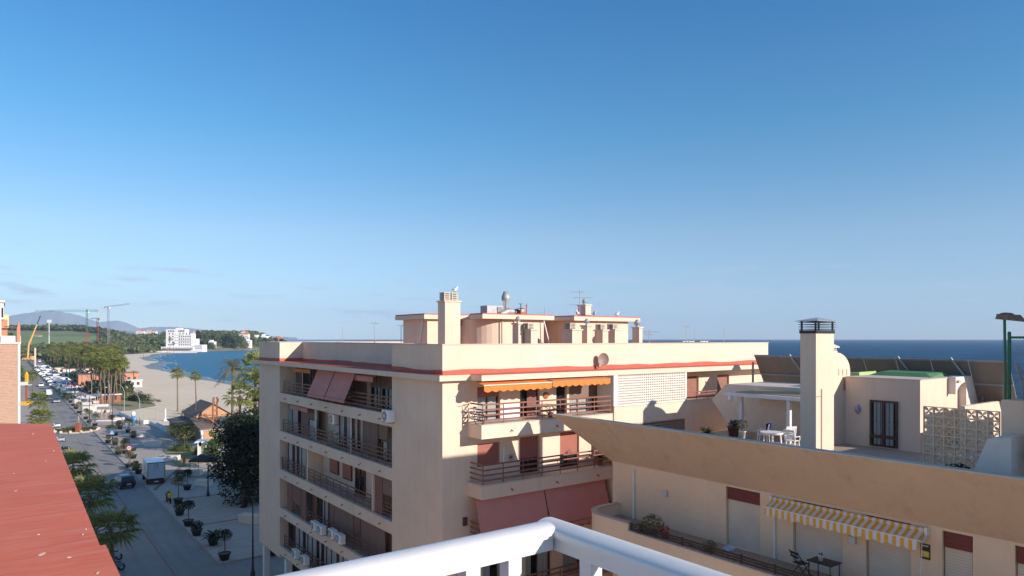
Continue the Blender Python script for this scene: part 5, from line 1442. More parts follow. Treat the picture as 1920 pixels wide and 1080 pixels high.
# grove in front (bases can be told apart)
grp = 'fan palms of the grove along the beach road'
front = [(190,205,12.0),(197.5,203,12.5),(208,212,14.5),(213,209,12.2),(219.5,214,11.2),(203,222,13.8),(186,232,13.4),(226,226,12.4),(180,240,12.0),(232,236,11.0),(172,252,12.6)]
labs = ['leftmost fan palm of the front row of the grove','second fan palm from the left in the front row of the grove','tallest fan palm of the front row with a very dark trunk','fan palm right next to the dark-trunked tallest one','fan palm with a leaning trunk at the right of the front row','fan palm just behind the middle of the front row','fan palm behind the left of the front row','rightmost tall fan palm at the sand edge of the grove','fan palm left behind the front row, by the hedge','shorter fan palm at the right rim of the grove','fan palm at the left rim of the grove by the curved lamp']
for (px, Y_, zt), lb in zip(front, labs): put_palm(rnd.choice(['w1','w2','w3']), px, Y_, zt, label=lb, group=grp)
cnt = 0; placed = []
while cnt < 142:
    u = 262+(rnd.random()**1.25)*760; xl, xr = 25.5+max(0,(u-700)*.02), sandl(u)-3
    x = rnd.uniform(xl, xr)
    if any((x-a)**2+(u-b)**2 < 19 for a, b in placed): continue
    placed.append((x, u)); cnt += 1
    put_palm(rnd.choice(['w1','w2','w3']), 0, 0, rnd.uniform(7.0, 14.5), loc=(x, u, height(x,u)), label='fan palm inside the dense grove between the road and the beach', group='palms deep inside the grove')
# palms near hotel
for px, Y_, zt, lb in ((318,985,19,'dark palm in front of the white hotel facade, left one'),(326,975,13,'green palm in front of the white hotel facade, right one'),(269,640,9.5,'lone palm at the far end of the promenade wall')):
    put_palm('w1', px, Y_, zt, label=lb)

# ------------------------------------------------------------------ broadleaf trees
def tree_mesh(seed, h, cr, n, leaf, m=None, flat=.75, low=.35, blobs=9):
    r = random.Random(seed); c = MB(); k = []
    for i in range(blobs):
        a = r.uniform(0,6.28); rr_ = cr*r.uniform(0,.62); zz = h*r.uniform(low+.15,.86)
        k.append((Vector((rr_*math.cos(a), rr_*math.sin(a), zz)), cr*r.uniform(.34,.55)))
    k.append((Vector((0,0,h*.88)), cr*.4))
    per = n//len(k)
    for ce, ra in k:
        for _ in range(per):
            v = Vector((r.gauss(0,1), r.gauss(0,1), r.gauss(0,1))).normalized()*ra*r.uniform(.72,1.06); v.z *= flat
            p = ce+v; d = Vector((r.uniform(-1,1), r.uniform(-1,1), r.uniform(-.7,.7))).normalized(); e = d.cross(v.normalized()+Vector((.01,.02,.1)))
            if e.length < .01: continue
            e.normalize(); s_ = leaf*r.uniform(.6,1.5)
            c.add([p-d*s_, p+e*s_*.6, p+d*s_, p-e*s_*.6], [(0,1,2,3)])
    return c, k
def tree(name, label, loc, h, cr, n, leaf, mat, seed, group=None, tr=.25, **kw):
    t = thing(name, label, 'tree', loc, group=group)
    c, k = tree_mesh(seed, h, cr, n, leaf, **kw); c.build('crown', mat, t)
    m = MB(); m.tube([(0,0,-.1),(.1,0,h*.25),(0,.1,h*.5)], [tr*1.3, tr, tr*.75], 8)
    for ce, ra in k: m.cyl((0,.1,h*.42), tuple(ce*.9+Vector((0,0,-ra*.3))), tr*.45, tr*.12, 6)
    m.build('trunk', M_bark, t); return t
def atY(px, Y_, z=0): a = (px-960)/F; return ((CA*a+SA)*Y_, (-SA*a+CA)*Y_, z)
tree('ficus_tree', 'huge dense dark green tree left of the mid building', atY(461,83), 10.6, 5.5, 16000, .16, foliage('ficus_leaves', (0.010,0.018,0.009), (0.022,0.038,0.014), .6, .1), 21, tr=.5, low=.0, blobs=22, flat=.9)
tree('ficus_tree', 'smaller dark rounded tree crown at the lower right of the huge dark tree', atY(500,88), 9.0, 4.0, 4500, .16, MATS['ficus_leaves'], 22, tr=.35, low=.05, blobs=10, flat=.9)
tree('plaza_tree', 'thin leafy green tree between the white kiosk and the huge dark tree', atY(402,103), 6.4, 2.1, 2600, .13, M_leaf, 23, tr=.14, low=.1, blobs=10)
tree('olive_tree', 'spreading olive-green tree with several stems on the small lawn', atY(346,120), 5.2, 3.0, 3000, .14, M_leafo, 24, tr=.16, low=.45, blobs=12, flat=.55)
def shrub(name, label, loc, rx, h, n, leaf, mat, seed, group=None, ry=None):
    r = random.Random(seed); c = MB(); ry = ry or rx
    for _ in range(n):
        v = Vector((r.gauss(0,1), r.gauss(0,1), abs(r.gauss(0,1)))).normalized()*r.uniform(.7,1.05); b = 1+.18*math.sin(v.x*5+seed)+.12*math.cos(v.y*7)
        p = Vector((v.x*rx*b, v.y*ry*b, v.z*h*b)); d = Vector((r.uniform(-1,1), r.uniform(-1,1), r.uniform(-.7,.7))).normalized(); e = d.cross(v); 
        if e.length < .01: continue
        e.normalize(); s_ = leaf*r.uniform(.6,1.4); c.add([p-d*s_, p+e*s_*.6, p+d*s_, p-e*s_*.6], [(0,1,2,3)])
    t = thing(name, label, 'shrub', loc, group=group); c.build('foliage', mat, t)
    m = MB()
    for k in range(4): m.cyl((0,0,0), (rx*.5*math.cos(k*1.6), ry*.5*math.sin(k*1.6), h*.7), .06, .02, 5)
    m.build('stem', M_bark, t); return t
shrub('round_shrub', 'rounded green shrub under the olive-green tree on the lawn', atY(341,121,.1), 2.2, 1.7, 1500, .12, M_leaf, 1)
shrub('round_shrub', 'dark low shrub right of the lawn tree, by the kiosk', atY(374,117,.1), 1.2, 1.5, 600, .11, M_leafd, 2)
shrub('beach_shrub', 'large dark green rounded shrub on the sand edge, centre of the beach', atY(264,218,0), 3.0, 2.9, 1300, .2, M_leafd, 3)
shrub('beach_shrub', 'dark green shrub directly left of the large rounded one', atY(252,220,0), 1.8, 1.6, 500, .2, M_leafd, 4)
shrub('beach_shrub', 'pale olive bushes at the foot of the grove palms', atY(232,223,0), 2.6, 4.2, 1500, .2, M_leafo, 5)
shrub('beach_shrub', 'low yellow-green patch of bush trailing right on the sand', atY(284,214,0), 3.4, .9, 400, .15, M_leafo, 6, ry=1.2)
shrub('hedge', 'dark green trimmed hedge block under the front palms', atY(178,262,0), 6, 3.8, 2200, .22, M_leafd, 7, ry=4)
lx = [(21.5,116),(28.5,116),(29.5,126),(26.5,136),(22.5,134)]
m = MB(); m.prism(lx, .1, .2); struct(m.build('lawn', M_grass))
# strips of low planting between road and car park
m = MB(); r = random.Random(4)
for _ in range(3600):
    u = r.uniform(262, 720); x = r.uniform(15.3, 16.6); p = Vector((x, u, r.uniform(.1, .75))); d = Vector((r.uniform(-1,1), r.uniform(-1,1), r.uniform(-.5,.8))).normalized(); e = d.cross(Vector((0,0,1))).normalized(); s_ = .32
    m.add([p-d*s_, p+e*s_*.6, p+d*s_, p-e*s_*.6], [(0,1,2,3)])
tag(m.build('hedge_strip', M_leafo), 'low planting strip between the road and the parked cars', 'hedge', kind='stuff')
# far wood as masses
def wood(name, label, gen, n, h0, h1, cr, per, leaf, mat, seed):
    r = random.Random(seed); m = MB()
    for i in range(n):
        x, u = gen(r); z = height(x, u) if x < coast(u) else 0
        h = r.uniform(h0, h1); c = cr*r.uniform(.7,1.3)
        for _ in range(per):
            v = Vector((r.gauss(0,1), r.gauss(0,1), r.gauss(0,1))).normalized()*r.uniform(.6,1.05)
            p = Vector((x+v.x*c, u+v.y*c, z+h*.58+v.z*h*.42)); d = Vector((r.uniform(-1,1), r.uniform(-1,1), r.uniform(-.7,.7))).normalized(); e = d.cross(v)
            if e.length < .01: continue
            e.normalize(); s_ = leaf*r.uniform(.6,1.5); m.add([p-d*s_, p+e*s_*.65, p+d*s_, p-e*s_*.65], [(0,1,2,3)])
    return tag(m.build(name, mat), label, 'trees', kind='stuff')
M_wood1 = foliage('far_wood_leaves', (0.055,0.078,0.030), (0.14,0.165,0.065), .012, .15)
wood('tree_belt', 'mixed green wood filling the ground behind the palm grove', lambda r: (lambda u: (r.uniform(-.02*u, sandl(u)-6), u))(r.uniform(820, 1190)), 620, 6, 12, 6, 46, 1.7, M_wood1, 1)
wood('tree_belt', 'dark wood along the ridge beyond the green field', lambda r: (lambda u: (r.uniform(-.02*u, .16*u), u))(r.uniform(1680, 2150)), 560, 7, 14, 9, 34, 2.6, foliage('ridge_leaves', (0.035,0.055,0.024), (0.085,0.11,0.045), .01, .15), 2)
wood('tree_belt', 'green wood on rising land left of the white hotel', lambda r: (lambda u: (r.uniform(.10*u, .185*u), u))(r.uniform(1150, 1700)), 420, 7, 13, 8, 38, 2.2, M_wood1, 3)
wood('tree_belt', 'green trees lining the far side of the main road', lambda r: (lambda u: (r.uniform(-16, 6), u))(r.uniform(330, 900)), 130, 4, 8, 3, 50, .9, M_wood1, 5)
wood('scrub', 'olive undergrowth beneath the palms of the grove', lambda r: (lambda u: (r.uniform(26, sandl(u)-3), u))(262+(r.random()**1.2)*600), 240, 2.0, 5.5, 3.0, 46, .7, M_leafd, 6)
wood('tree_belt', 'low wood on the far shore behind the headland trees', lambda r: (lambda u: (r.uniform(.21*u, coast(u)-25), u))(r.uniform(1330, 1900)), 420, 7, 12, 8, 36, 2.4, M_wood1, 7)
# headland trees, told apart
hl = [(398,1190,24,11,'o'),(408,1180,27,12,'g'),(418,1195,30,13,'o'),(428,1185,29,13,'d'),(438,1200,30,13,'o'),(447,1190,26,11,'g'),(456,1225,22,10,'o'),(388,1170,16,9,'g'),(395,1150,13,8,'g'),(466,1260,20,9,'d'),(476,1290,22,10,'o'),(487,1320,24,10,'g'),(497,1350,22,10,'d'),(507,1380,24,10,'o'),(517,1420,22,9,'d'),(527,1460,20,9,'d'),(461,1230,13,8,'o'),(481,1300,13,8,'g'),(371,1250,22,9,'d'),(377,1180,13,8,'g'),(536,1510,15,8,'d'),(296,1120,20,9,'g'),(285,1100,18,9,'d'),(302,1060,16,7,'g')]
wd_ = {'o':('olive-brown', M_leafo), 'g':('mid-green', M_leaf), 'd':('dark green', M_leafd)}
for i, (px, Y_, h, cr, k) in enumerate(hl):
    side = 'at the left end of' if px < 395 else 'in the thick middle of' if px < 450 else 'on the right slope of' if px < 515 else 'at the seaward tip of'
    if px < 310: side = 'left of the white hotel, before'
    x, y, _ = atY(px, Y_); z = max(0, height(x, y)) if x < coast(y) else 0
    tree('headland_tree', f'{["rounded","broad","tall","uneven"][i%4]} {wd_[k][0]} tree {side} the wooded headland', (x, y, max(0,z-4)), h*.92, cr, 1100, 1.05, wd_[k][1], 100+i, group='tall trees of the wooded headland', tr=.5, low=.1, blobs=9, flat=1.0)
# ================================================================== wooden beach hut
M_wood1b = slats('warm_wood_boards', (0.50,0.27,0.13), .16, 'Z', .2, .75)
M_wood2b = slats('brown_wood_boards', (0.28,0.17,0.10), .18, 'Y', .2, .7)
M_rooft = plain('weathered_roof_tiles', (0.20,0.15,0.115), .85, var=.25, scale=2, bump=.4, bscale=8)
hut = thing('beach_hut', 'wooden beach restaurant hut with gabled roof and glazed front wing', 'hut', (30, 146, .1), world=True)
q = MB(); z0 = .1
q.add([(30.3,146,z0),(37,146,z0),(37,146,4.5),(33.65,146,6.7),(30.3,146,4.5),(30.3,157,z0),(37,157,z0),(37,157,4.5),(33.65,157,6.7),(30.3,157,4.5)], [(0,1,2,3,4),(9,8,7,6,5),(1,6,7,2),(0,4,9,5)])
q.build('gable_walls', M_wood1b, hut)
q = MB()
q.hexa([(29.9,145.6,4.35),(33.65,145.6,6.8),(33.65,157.4,6.8),(29.9,157.4,4.35),(29.9,145.6,4.47),(33.65,145.6,6.95),(33.65,157.4,6.95),(29.9,157.4,4.47)])
q.hexa([(33.66,145.6,6.8),(37.6,145.6,4.2),(37.6,157.4,4.2),(33.66,157.4,6.8),(33.66,145.6,6.95),(37.6,145.6,4.32),(37.6,157.4,4.32),(33.66,157.4,6.95)])
q.build('main_roof', M_rooft, hut)
q = MB(); q.box(30.22,30.28,146.6,149.4,3.1,4.2); q.build('sign_board', plain('faded_board', (0.36,0.28,0.20), .8, var=.4, scale=3), hut)
q = MB(); q.cyl((35.8,145.97,4.0),(35.8,145.9,4.0),.42,.42,14); q.build('round_vent', M_wood2b, hut)
q = MB(); q.cyl((35.8,145.9,4.0),(35.8,145.88,4.0),.28,.28,14); q.build('vent_opening', M_dark, hut)
q = MB(); q.box(27.6,30.25,144,157.5,z0,3.0); q.build('side_wing_wall', M_wood2b, hut)
q = MB(); q.hexa([(27.1,143.4,2.95),(30.2,143.4,3.5),(30.2,158,3.5),(27.1,158,2.95),(27.1,143.4,3.07),(30.2,143.4,3.65),(30.2,158,3.65),(27.1,158,3.07)]); q.build('side_wing_roof', M_rooft, hut)
q = MB()
for k in range(5): q.box(27.52,27.59,145+2.4*k,146.7+2.4*k,.3,2.7)
q.build('side_panel', M_wood1b, hut)
q = MB(); q.box(29.6,30.2,138.2,144,z0,3.0); q.build('annex_wall', M_wood2b, hut)
q = MB(); q.box(30.2,40,138.2,145.9,z0,2.9); q.build('front_wing_wall', M_wood1b, hut)
q = MB(); q.hexa([(29.2,137.5,2.9),(40.6,137.5,2.9),(40.6,146.1,4.1),(29.2,146.1,4.1),(29.2,137.5,3.02),(40.6,137.5,3.02),(40.6,146.1,4.25),(29.2,146.1,4.25)]); q.build('front_wing_roof', M_rooft, hut)
q = MB(); k = 29.3
while k < 40.5: q.box(k,k+.12,137.35,137.6,2.74,2.88); k += .45
q.build('rafter_ends', M_wood1b, hut)
q = MB(); q.box(29.4,40.5,138.0,138.15,2.55,2.85); q.box(29.6,30.0,138.0,138.2,z0,2.55)
for k in range(5): q.box(32.3+2.0*k,32.42+2.0*k,138.0,138.16,z0,2.55)
q.build('white_frame', M_white, hut)
q = MB()
for k in range(8): q.box(32.45+1.0*k,33.3+1.0*k,138.05,138.14,.9,2.5)
q.build('frosted_panel', plain('pale_glazing', (0.62,0.74,0.76), .35, var=.08), hut)
q = MB(); q.box(32.45,40.3,138.05,138.14,.2,.85); q.build('teal_skirting', plain('teal_paint', (0.06,0.20,0.22), .5), hut)
q = MB(); q.hexa([(32.5,138.0,3.25),(39.2,138.0,3.25),(39.2,142.6,4.2),(32.5,142.6,4.2),(32.5,138.0,3.33),(39.2,138.0,3.33),(39.2,142.6,4.28),(32.5,142.6,4.28)])
q.build('solar_sheet', plain('solar_sheet_grey', (0.12,0.125,0.14), .35, .2), hut)
q = MB(); q.tube([(32.3,140.5,3.4),(32.3,140.5,7.2),(32.5,140.5,7.9)], .17, 8); q.tube([(33.0,140.5,3.4),(33.0,140.5,7.6)], .16, 8); q.box(32.2,33.1,140.3,140.7,5.9,6.15); q.box(32.2,33.1,140.3,140.7,4.9,5.1)
q.tube([(32.5,140.5,7.3),(32.35,140.5,8.2),(32.55,140.5,8.6)], .2, 8); q.tube([(32.95,140.5,7.3),(33.2,140.5,8.0),(33.0,140.5,8.6)], .18, 8)
q.tube([(32.4,140.3,3.8),(30.7,140.1,5.4),(29.8,140.0,5.0)], .14, 8); q.tube([(32.5,140.3,5.2),(31.0,140.2,5.2)], .1, 8); q.ball((30.8,140.1,5.3), .3, 8, jit=.2)
tag(q.build('rusty_sculpture', M_terra), 'rusty tall driftwood-like sculpture with claw top on the hut roof', 'sculpture')
for x_, y_, h, lb in ((36.6,139.8,6.2,'rusty thin post on the hut roof right of the round vent'), (31.4,151,7.2,'thin post sticking up behind the hut ridge')):
    q = MB(); q.cyl((x_,y_,3.3),(x_,y_,h),.09,.08,8); q.cyl((x_,y_,h),(x_,y_,h+.06),.12,.12,8); tag(q.build('roof_post', M_terra), lb, 'post')
# kiosk with the pale roof
kx, ky, _ = atY(391, 112); kr = -R(36.6)
ki = thing('glass_kiosk', 'small glazed kiosk with a flat pale blue roof beside the leafy tree', 'kiosk', (kx, ky, .12), kr+.25)
q = MB(); q.hexa([(-2.0,-1.3,2.95),(1.9,-1.3,2.95),(1.9,1.3,2.95),(-2.0,1.3,2.95),(-1.7,-1.1,3.25),(1.7,-1.1,3.25),(1.7,1.1,3.25),(-1.7,1.1,3.25)]); q.build('roof', plain('pale_blue_roof', (0.52,0.60,0.68), .5), ki)
q = MB(); q.box(-1.5,-1.1,-1.0,1.0,0,2.95); q.build('column', M_whitewall, ki)
q = MB(); q.box(-1.1,1.5,-.98,-.94,.9,2.7); q.build('pane', plain('kiosk_glass', (0.22,0.28,0.26), .1), ki)
q = MB(); q.box(-1.1,1.5,-1.0,-.9,0,.9); q.box(-1.1,1.5,-1.0,-.9,2.7,2.95)
for k in range(4): q.box(-1.08+.82*k,-1.0+.82*k,-1.01,-.89,.9,2.7)
q.build('frame', M_white, ki)
q = MB(); q.box(-1.1,1.5,-.8,1.0,.1,2.9); q.build('rear_wall', M_louvre, ki)
# dark canopy
cx_, cy_, _ = atY(386, 98)
ca = thing('bar_canopy', 'dark grey tent-like canopy in front of the huge dark tree', 'canopy', (cx_, cy_, .12), kr); ca.scale = (.62, .8, 1)
q = MB(); q.add([(-2.9,-1.8,2.6),(2.9,-1.8,2.6),(2.9,1.8,2.6),(-2.9,1.8,2.6),(-1.2,0,3.3),(1.2,0,3.3),(-2.9,-1.8,2.35),(2.9,-1.8,2.35),(2.9,1.8,2.35),(-2.9,1.8,2.35)],
      [(0,1,5,4),(1,2,5),(2,3,4,5),(3,0,4),(0,6,7,1),(1,7,8,2),(2,8,9,3),(3,9,6,0)]); q.build('canopy_cloth', plain('charcoal_cloth', (0.035,0.035,0.045), .8), ca)
for a in (-2.7,2.7):
    for b in (-1.6,1.6): q = MB(); q.cyl((a,b,0),(a,b,2.4),.06,.06,8); q.build('post', M_black, ca)
# ================================================================== hotel and villas
def bwin(mb, face, a0, a1, zs, n, w, h, d=.06):
    for z in zs:
        for i in range(n):
            a = a0+(a1-a0)*(i+.5)/n; face.box(mb, a-w/2, a+w/2, 0, d, z, z+h)
M_hotel = stucco('hotel_white', (0.86,0.84,0.80), .12)
hx, hy, _ = atY(311, 1000)
ho_ = thing('white_hotel', 'large white stepped hotel at the far end of the beach', 'hotel', (hx, hy, 2), kr, world=False); ho_.scale = (.70, .8, .92)
q = MB()
q.box(0,40,0,16,0,34); q.box(40,54,0,16,0,27.5); q.box(54,62,2,16,0,19); q.box(62,80,-6,12,-2,9.5); q.box(-6,62,-7,-.2,-2,6.5)
q.box(18,30,4,12,34,36); q.build('wall', M_hotel, ho_)
q = MB(); F0 = Face('y', 0, -1)
for z in (8.2,12.6,17,21.4,25.8,30):
    bwin(q, F0, 4, 18, [z], 4 if z in (8.2,30) else 2, 2.3, 2.3); bwin(q, F0, 26, 53 if z < 26 else 39, [z], 6 if z < 22 else 4, 2.4, 2.4)
bwin(q, Face('y',-6,-1), 63, 79, [3.4,6.6], 9, 1.0, 1.6); bwin(q, Face('y',-7,-1), -4, 60, [3.0], 20, 1.8, 1.8)
q.build('windows', plain('hotel_window', (0.07,0.07,0.08), .3), ho_)['kind'] = 'stuff'
q = MB()
for z in (12.0,16.4,20.8,25.2): q.box(20,38,-1.2,-.21,z,z+.9)
for z in (12.0,16.4): q.box(40,60,-1.2,-.21,z,z+.9)
q.build('balcony', M_hotel, ho_)
q = MB(); q.box(-4,60,-13,-7.2,2.4,2.7); q.build('terrace_awning', plain('brown_awning', (0.22,0.13,0.09), .8), ho_)
q = MB(); q.box(-90,52,-16,-15.2,-2.5,2.2)
o = q.build('sea_wall', M_whitewall); o.location = (hx, hy, 0); o.rotation_euler = (0,0,kr+.02); tag(o, 'long pale wall along the far end of the beach under the hotel', 'wall')
M_rt = plain('terracotta_roof', (0.48,0.19,0.10), .85, var=.2, scale=.5)
def villa(px, py, Y_, w, h, label, roof=None, d=9, mat=None):
    x, y, _ = atY(px, Y_); z = H+(634.5-py)/F*Y_
    t = thing('villa', label, 'house', (x, y, z), kr)
    q = MB(); q.box(-w/2,w/2,0,d,-8,h); q.box(-w*.35,w*.1,1.5,d-1,h,h+h*.35); q.build('wall', mat or M_hotel, t)
    q = MB(); bwin(q, F0, -w/2+.5, w/2-.5, [h*.2,h*.6] if h > 5 else [h*.3], max(2,int(w/3.2)), 1.2, h*.16 if h > 5 else h*.35); q.build('windows', MATS['hotel_window'], t)
    if roof:
        q = MB(); a = w/2+.5; zt = h+.05
        q.add([(-a,-.5,zt),(a,-.5,zt),(a,d+.5,zt),(-a,d+.5,zt),(-a*.4,d/2,zt+h*.45+1),(a*.4,d/2,zt+h*.45+1)], [(0,1,5,4),(1,2,5),(2,3,4,5),(3,0,4),(3,2,1,0)]); q.build('roof', M_rt, t)
for a in ((368,640,1330,20,14,'white villa with terracotta top just right of the hotel',True),(381,639,1360,14,12,'white flat villa right of the terracotta-topped one',False),(396,648,1160,10,7,'white villa low on the shore among the trees',False),
          (457,640,1262,16,13,'white villa with pale gable right of the tallest headland trees',True),(464,646,1240,10,8,'small white villa below the gabled one on the headland',False),(481,641,1340,14,10,'white villa halfway along the headland slope',False),
          (494,640,1380,12,11,'bright white villa on the upper right headland slope',False),(503,641,1420,12,9,'white villa near the seaward end of the headland',False),(521,637,1470,15,6,'low terracotta-coloured house at the tip of the headland',False),
          (282,628,1900,30,10,'far white and orange houses left of the hotel',True),(262,627,1920,22,9,'far house with orange roof on the skyline',True),(205,626,2000,16,7,'small white far house between the cranes',False),(192,627,2000,20,7,'white far house right of the red crane mast',False),
          (90,632,1420,13,3.5,'pale farm building at the edge of the green field',False),(118,627,1700,34,6,'long white building on the ridge by the tiny crane',False),(79,629,1720,14,5,'cream house on the ridge above the field',False),(66,633,1180,15,3,'low farmhouse on the green field left of the orange boom',True)):
    villa(*a[:3], a[3], a[4], a[5], a[6], mat=M_pink if 'terracotta-coloured' in a[5] else None)
# low buildings inside the grove
def shed(px, py, w, d, h, label, wall, roofm=None, cat='building', rot=0.0):
    x, y = onz(px, py); t = thing('beach_club', label, cat, (x, y, .05), rot)
    q = MB(); q.box(0,w,0,d,0,h); q.build('wall', wall, t)
    q = MB(); q.box(-.4,w+.4,-.4,d+.4,h,h+.2); q.build('roof', roofm or M_rooft, t)
    nn = max(2,int(w/2.2))
    for i_ in range(nn): q = MB(); c_ = .4+(w-.8)*(i_+.5)/nn; q.box(c_-.55, c_+.55, -.06, 0, .9, 2.1); q.build('window', M_black, t)
shed(147,727,7,9,5.2,'tall terracotta-red building among the grove palms', M_pink)
shed(118,709,16,8,4.5,'white building with terracotta roof seen under the palm crowns', M_whitewall, M_rt)
shed(166,739,9,7,2.6,'dark-roofed open bar building under the front palms', M_terra)
shed(184,744,9,5,3.0,'white beach bar behind the palm trunks', M_whitewall, M_white)
shed(223,716,8,6,4.0,'terracotta beach building at the sand edge right of the grove', M_pink)
shed(230,727,7,5,2.8,'white low beach stall at the sand edge', M_whitewall, M_white)
shed(170,757,8,2.2,2.4,'small terracotta shelter with a flat white roof by the front palms', M_terra, M_white, 'shelter')
shed(100,700,10,6,3.2,'cream building beside the far car park', M_wall)
# ================================================================== cranes, sign, boom
def lattice_mast(mb, p0, p1, w, n, m=0, th=.14):
    p0, p1 = Vector(p0), Vector(p1); d = (p1-p0); a = Vector((0,0,1)) if abs(d.normalized().z) < .9 else Vector((1,0,0))
    e = d.cross(a).normalized()*w/2; g = d.cross(e).normalized()*w/2; c = [e+g, e-g, -e-g, -e+g]
    for k in range(4): mb.cyl(p0+c[k], p1+c[k], th, th, 4, m, cap=False)
    for i in range(n):
        a0, a1 = p0+d*(i/n), p0+d*((i+1)/n)
        for k in range(4): mb.cyl(a0+c[k], a1+c[(k+1)%4], th*.6, th*.6, 3, m, cap=False)
def crane(label, px, Y_, ytop, yj, jl, jr, matm, matb=None, ybreak=None, apex=True, jw=1.4, jmat=None, up=(0,0)):
    x, y, _ = atY(px, Y_); zt = lambda yy: H+(634.5-yy)/F*Y_
    t = thing('tower_crane', label, 'crane', (x, y, 0), world=True)
    zb = height(x, y)
    q = MB(); zk = zt(ybreak) if ybreak else zt(yj)
    lattice_mast(q, (x,y,zb), (x,y,zk), 1.9, 14, 0, .22); q.build('mast', matb or matm, t)
    if ybreak: q = MB(); lattice_mast(q, (x,y,zk), (x,y,zt(yj)), 1.9, 12, 0, .22); q.build('upper_mast', matm, t)
    wv = lambda pxx, z: ((CA*((pxx-960)/F)+SA)*Y_, (-SA*((pxx-960)/F)+CA)*Y_, z)
    zj = zt(yj)
    q = MB(); lattice_mast(q, wv(px, zj), wv(jl, zj+up[0]), jw, 22, 0, .11); q.build('jib', jmat or matm, t)
    q = MB(); lattice_mast(q, wv(px, zj), wv(jr, zj+up[1]), jw, 9, 0, .12); q.build('counter_jib', jmat or matm, t)
    q = MB(); e = wv(jr, zj); q.box(e[0]-2,e[0]+2,e[1]-1,e[1]+1,zj-2.2,zj+.6); q.build('counterweight', M_concrete, t)
    if apex:
        q = MB(); q.tube([(x,y,zj),(x,y,zt(ytop))], [1.0,.25], 4)
        q.cyl((x,y,zt(ytop)), wv(jl+(px-jl)*.25, zj+1), .12, .12, 3); q.cyl((x,y,zt(ytop)), wv(jr, zj+.6), .12, .12, 3); q.build('apex_tie', matm, t)
    q = MB(); q.box(x+.8,x+2.6,y-1,y+1,zj-2.6,zj-.2); q.build('cab', M_white, t)
M_cg = plain('crane_green', (0.02,0.22,0.15), .5); M_cr = plain('crane_red', (0.55,0.03,0.03), .5); M_cgy = plain('crane_grey', (0.30,0.32,0.36), .5); M_cy = plain('crane_orange', (0.80,0.42,0.16), .5)
crane('tower crane with green upper and red lower mast and long jib', 163, 950, 579, 583, 66, 186, M_cg, M_cr, 619, jw=1.6)
crane('shorter red tower crane between the green and the grey crane', 183, 1000, 597, 597, 170, 189, M_cr, apex=False, jmat=M_cr)
crane('tall grey tower crane with its jib rising to the right', 203, 980, 573, 575, 243, 194, M_cgy, apex=False, jw=1.3, up=(4,-1))
crane('tiny distant grey crane above the ridge', 111, 2100, 606, 607, 116, 109, M_cgy, apex=False, jw=2)
x, y, _ = atY(92, 1000)
t = thing('billboard', 'white billboard on a single tall pole above the ridge', 'billboard', (x,y,0), kr); zt = H+(634.5-605)/F*1000
q = MB(); q.cyl((0,0,0),(0,0,zt),.55,.45,8); q.build('pole', M_white, t)
q = MB(); q.box(-3,3,-.5,.5,zt,zt+4.2); q.build('panel', M_white, t); q = MB(); q.box(-3.9,-3.1,-.5,.5,zt,zt+4); q.build('side_panel', M_cgy, t)
x, y, _ = atY(54, 620)
t = thing('mobile_crane', 'orange telescopic boom of a mobile crane leaning right by the road', 'crane', (x,y,0), kr)
dz = (634.5-593)/F*620+H; dx_ = (75.5-54)/F*620; zb0 = H-(646-634.5)/F*620
q = MB(); L0 = Vector((0,0,zb0)); L1 = Vector((dx_,0,dz)); q.cyl(L0, L0.lerp(L1,.35), .95, .85, 6); q.cyl(L0.lerp(L1,.35), L0.lerp(L1,.72), .68, .6, 6); q.build('boom', M_cy, t)
q = MB(); q.cyl(L0.lerp(L1,.72), L1, .5, .4, 6); q.ball(L1, .7, 6); q.build('boom_tip', plain('boom_navy', (0.05,0.09,0.2), .5), t)
q = MB(); q.box(-5,4,-1.5,1.5,.6,2.4); q.box(2,4,-1.4,1.4,2.4,4.0); q.cyl((-1,0,2.4), (0,0,zb0+.3), .8, .7, 6); q.build('chassis', M_cy, t)
for k in range(3):
    for s_ in (-1,1): q = MB(); q.cyl((-3.5+3*k,s_*1.2,.6),(-3.5+3*k,s_*1.55,.6),.6,.6,10); q.build('wheel', M_black, t)
x, y, _ = atY(66, 470); t = thing('white_post', 'tall pale square post beside the far end of the road', 'post', (x,y,0)); q = MB(); q.box(-.5,.5,-.5,.5,0,13.5); q.box(-.7,.7,-.7,.7,0,.8); q.build('shaft', M_cap, t)
# orange lift by the brick building
x, y = 8.0, 0
dx, dy, _ = _ray(50, 0); x_ = 5.2; yy = dy*x_/dx
t = thing('lift_machine', 'yellow and brown lifting mast machine standing next to the brick building', 'machine', (x_, yy, .12), kr)
sc_y = yy*.0+math.hypot(x_,yy)
q = MB(); q.box(-.9,.9,-1.2,1.2,0,1.1); q.build('base', plain('machine_yellow', (0.85,0.45,0.04), .5), t)
q = MB(); q.box(-.28,.28,-.28,.28,1.1,6.6); q.build('mast', M_terra, t)
q = MB(); q.box(-.32,.32,-.32,.32,6.6,9.3); q.lathe((0,0,9.3),[(.36,0),(.3,.3),(0,.7)],8); q.build('upper_mast', MATS['machine_yellow'], t)
q = MB(); q.box(-1.6,1.0,-.9,.9,5.9,6.05); q.box(-1.6,1.0,-.92,-.88,6.05,6.9); q.build('platform', M_white, t)

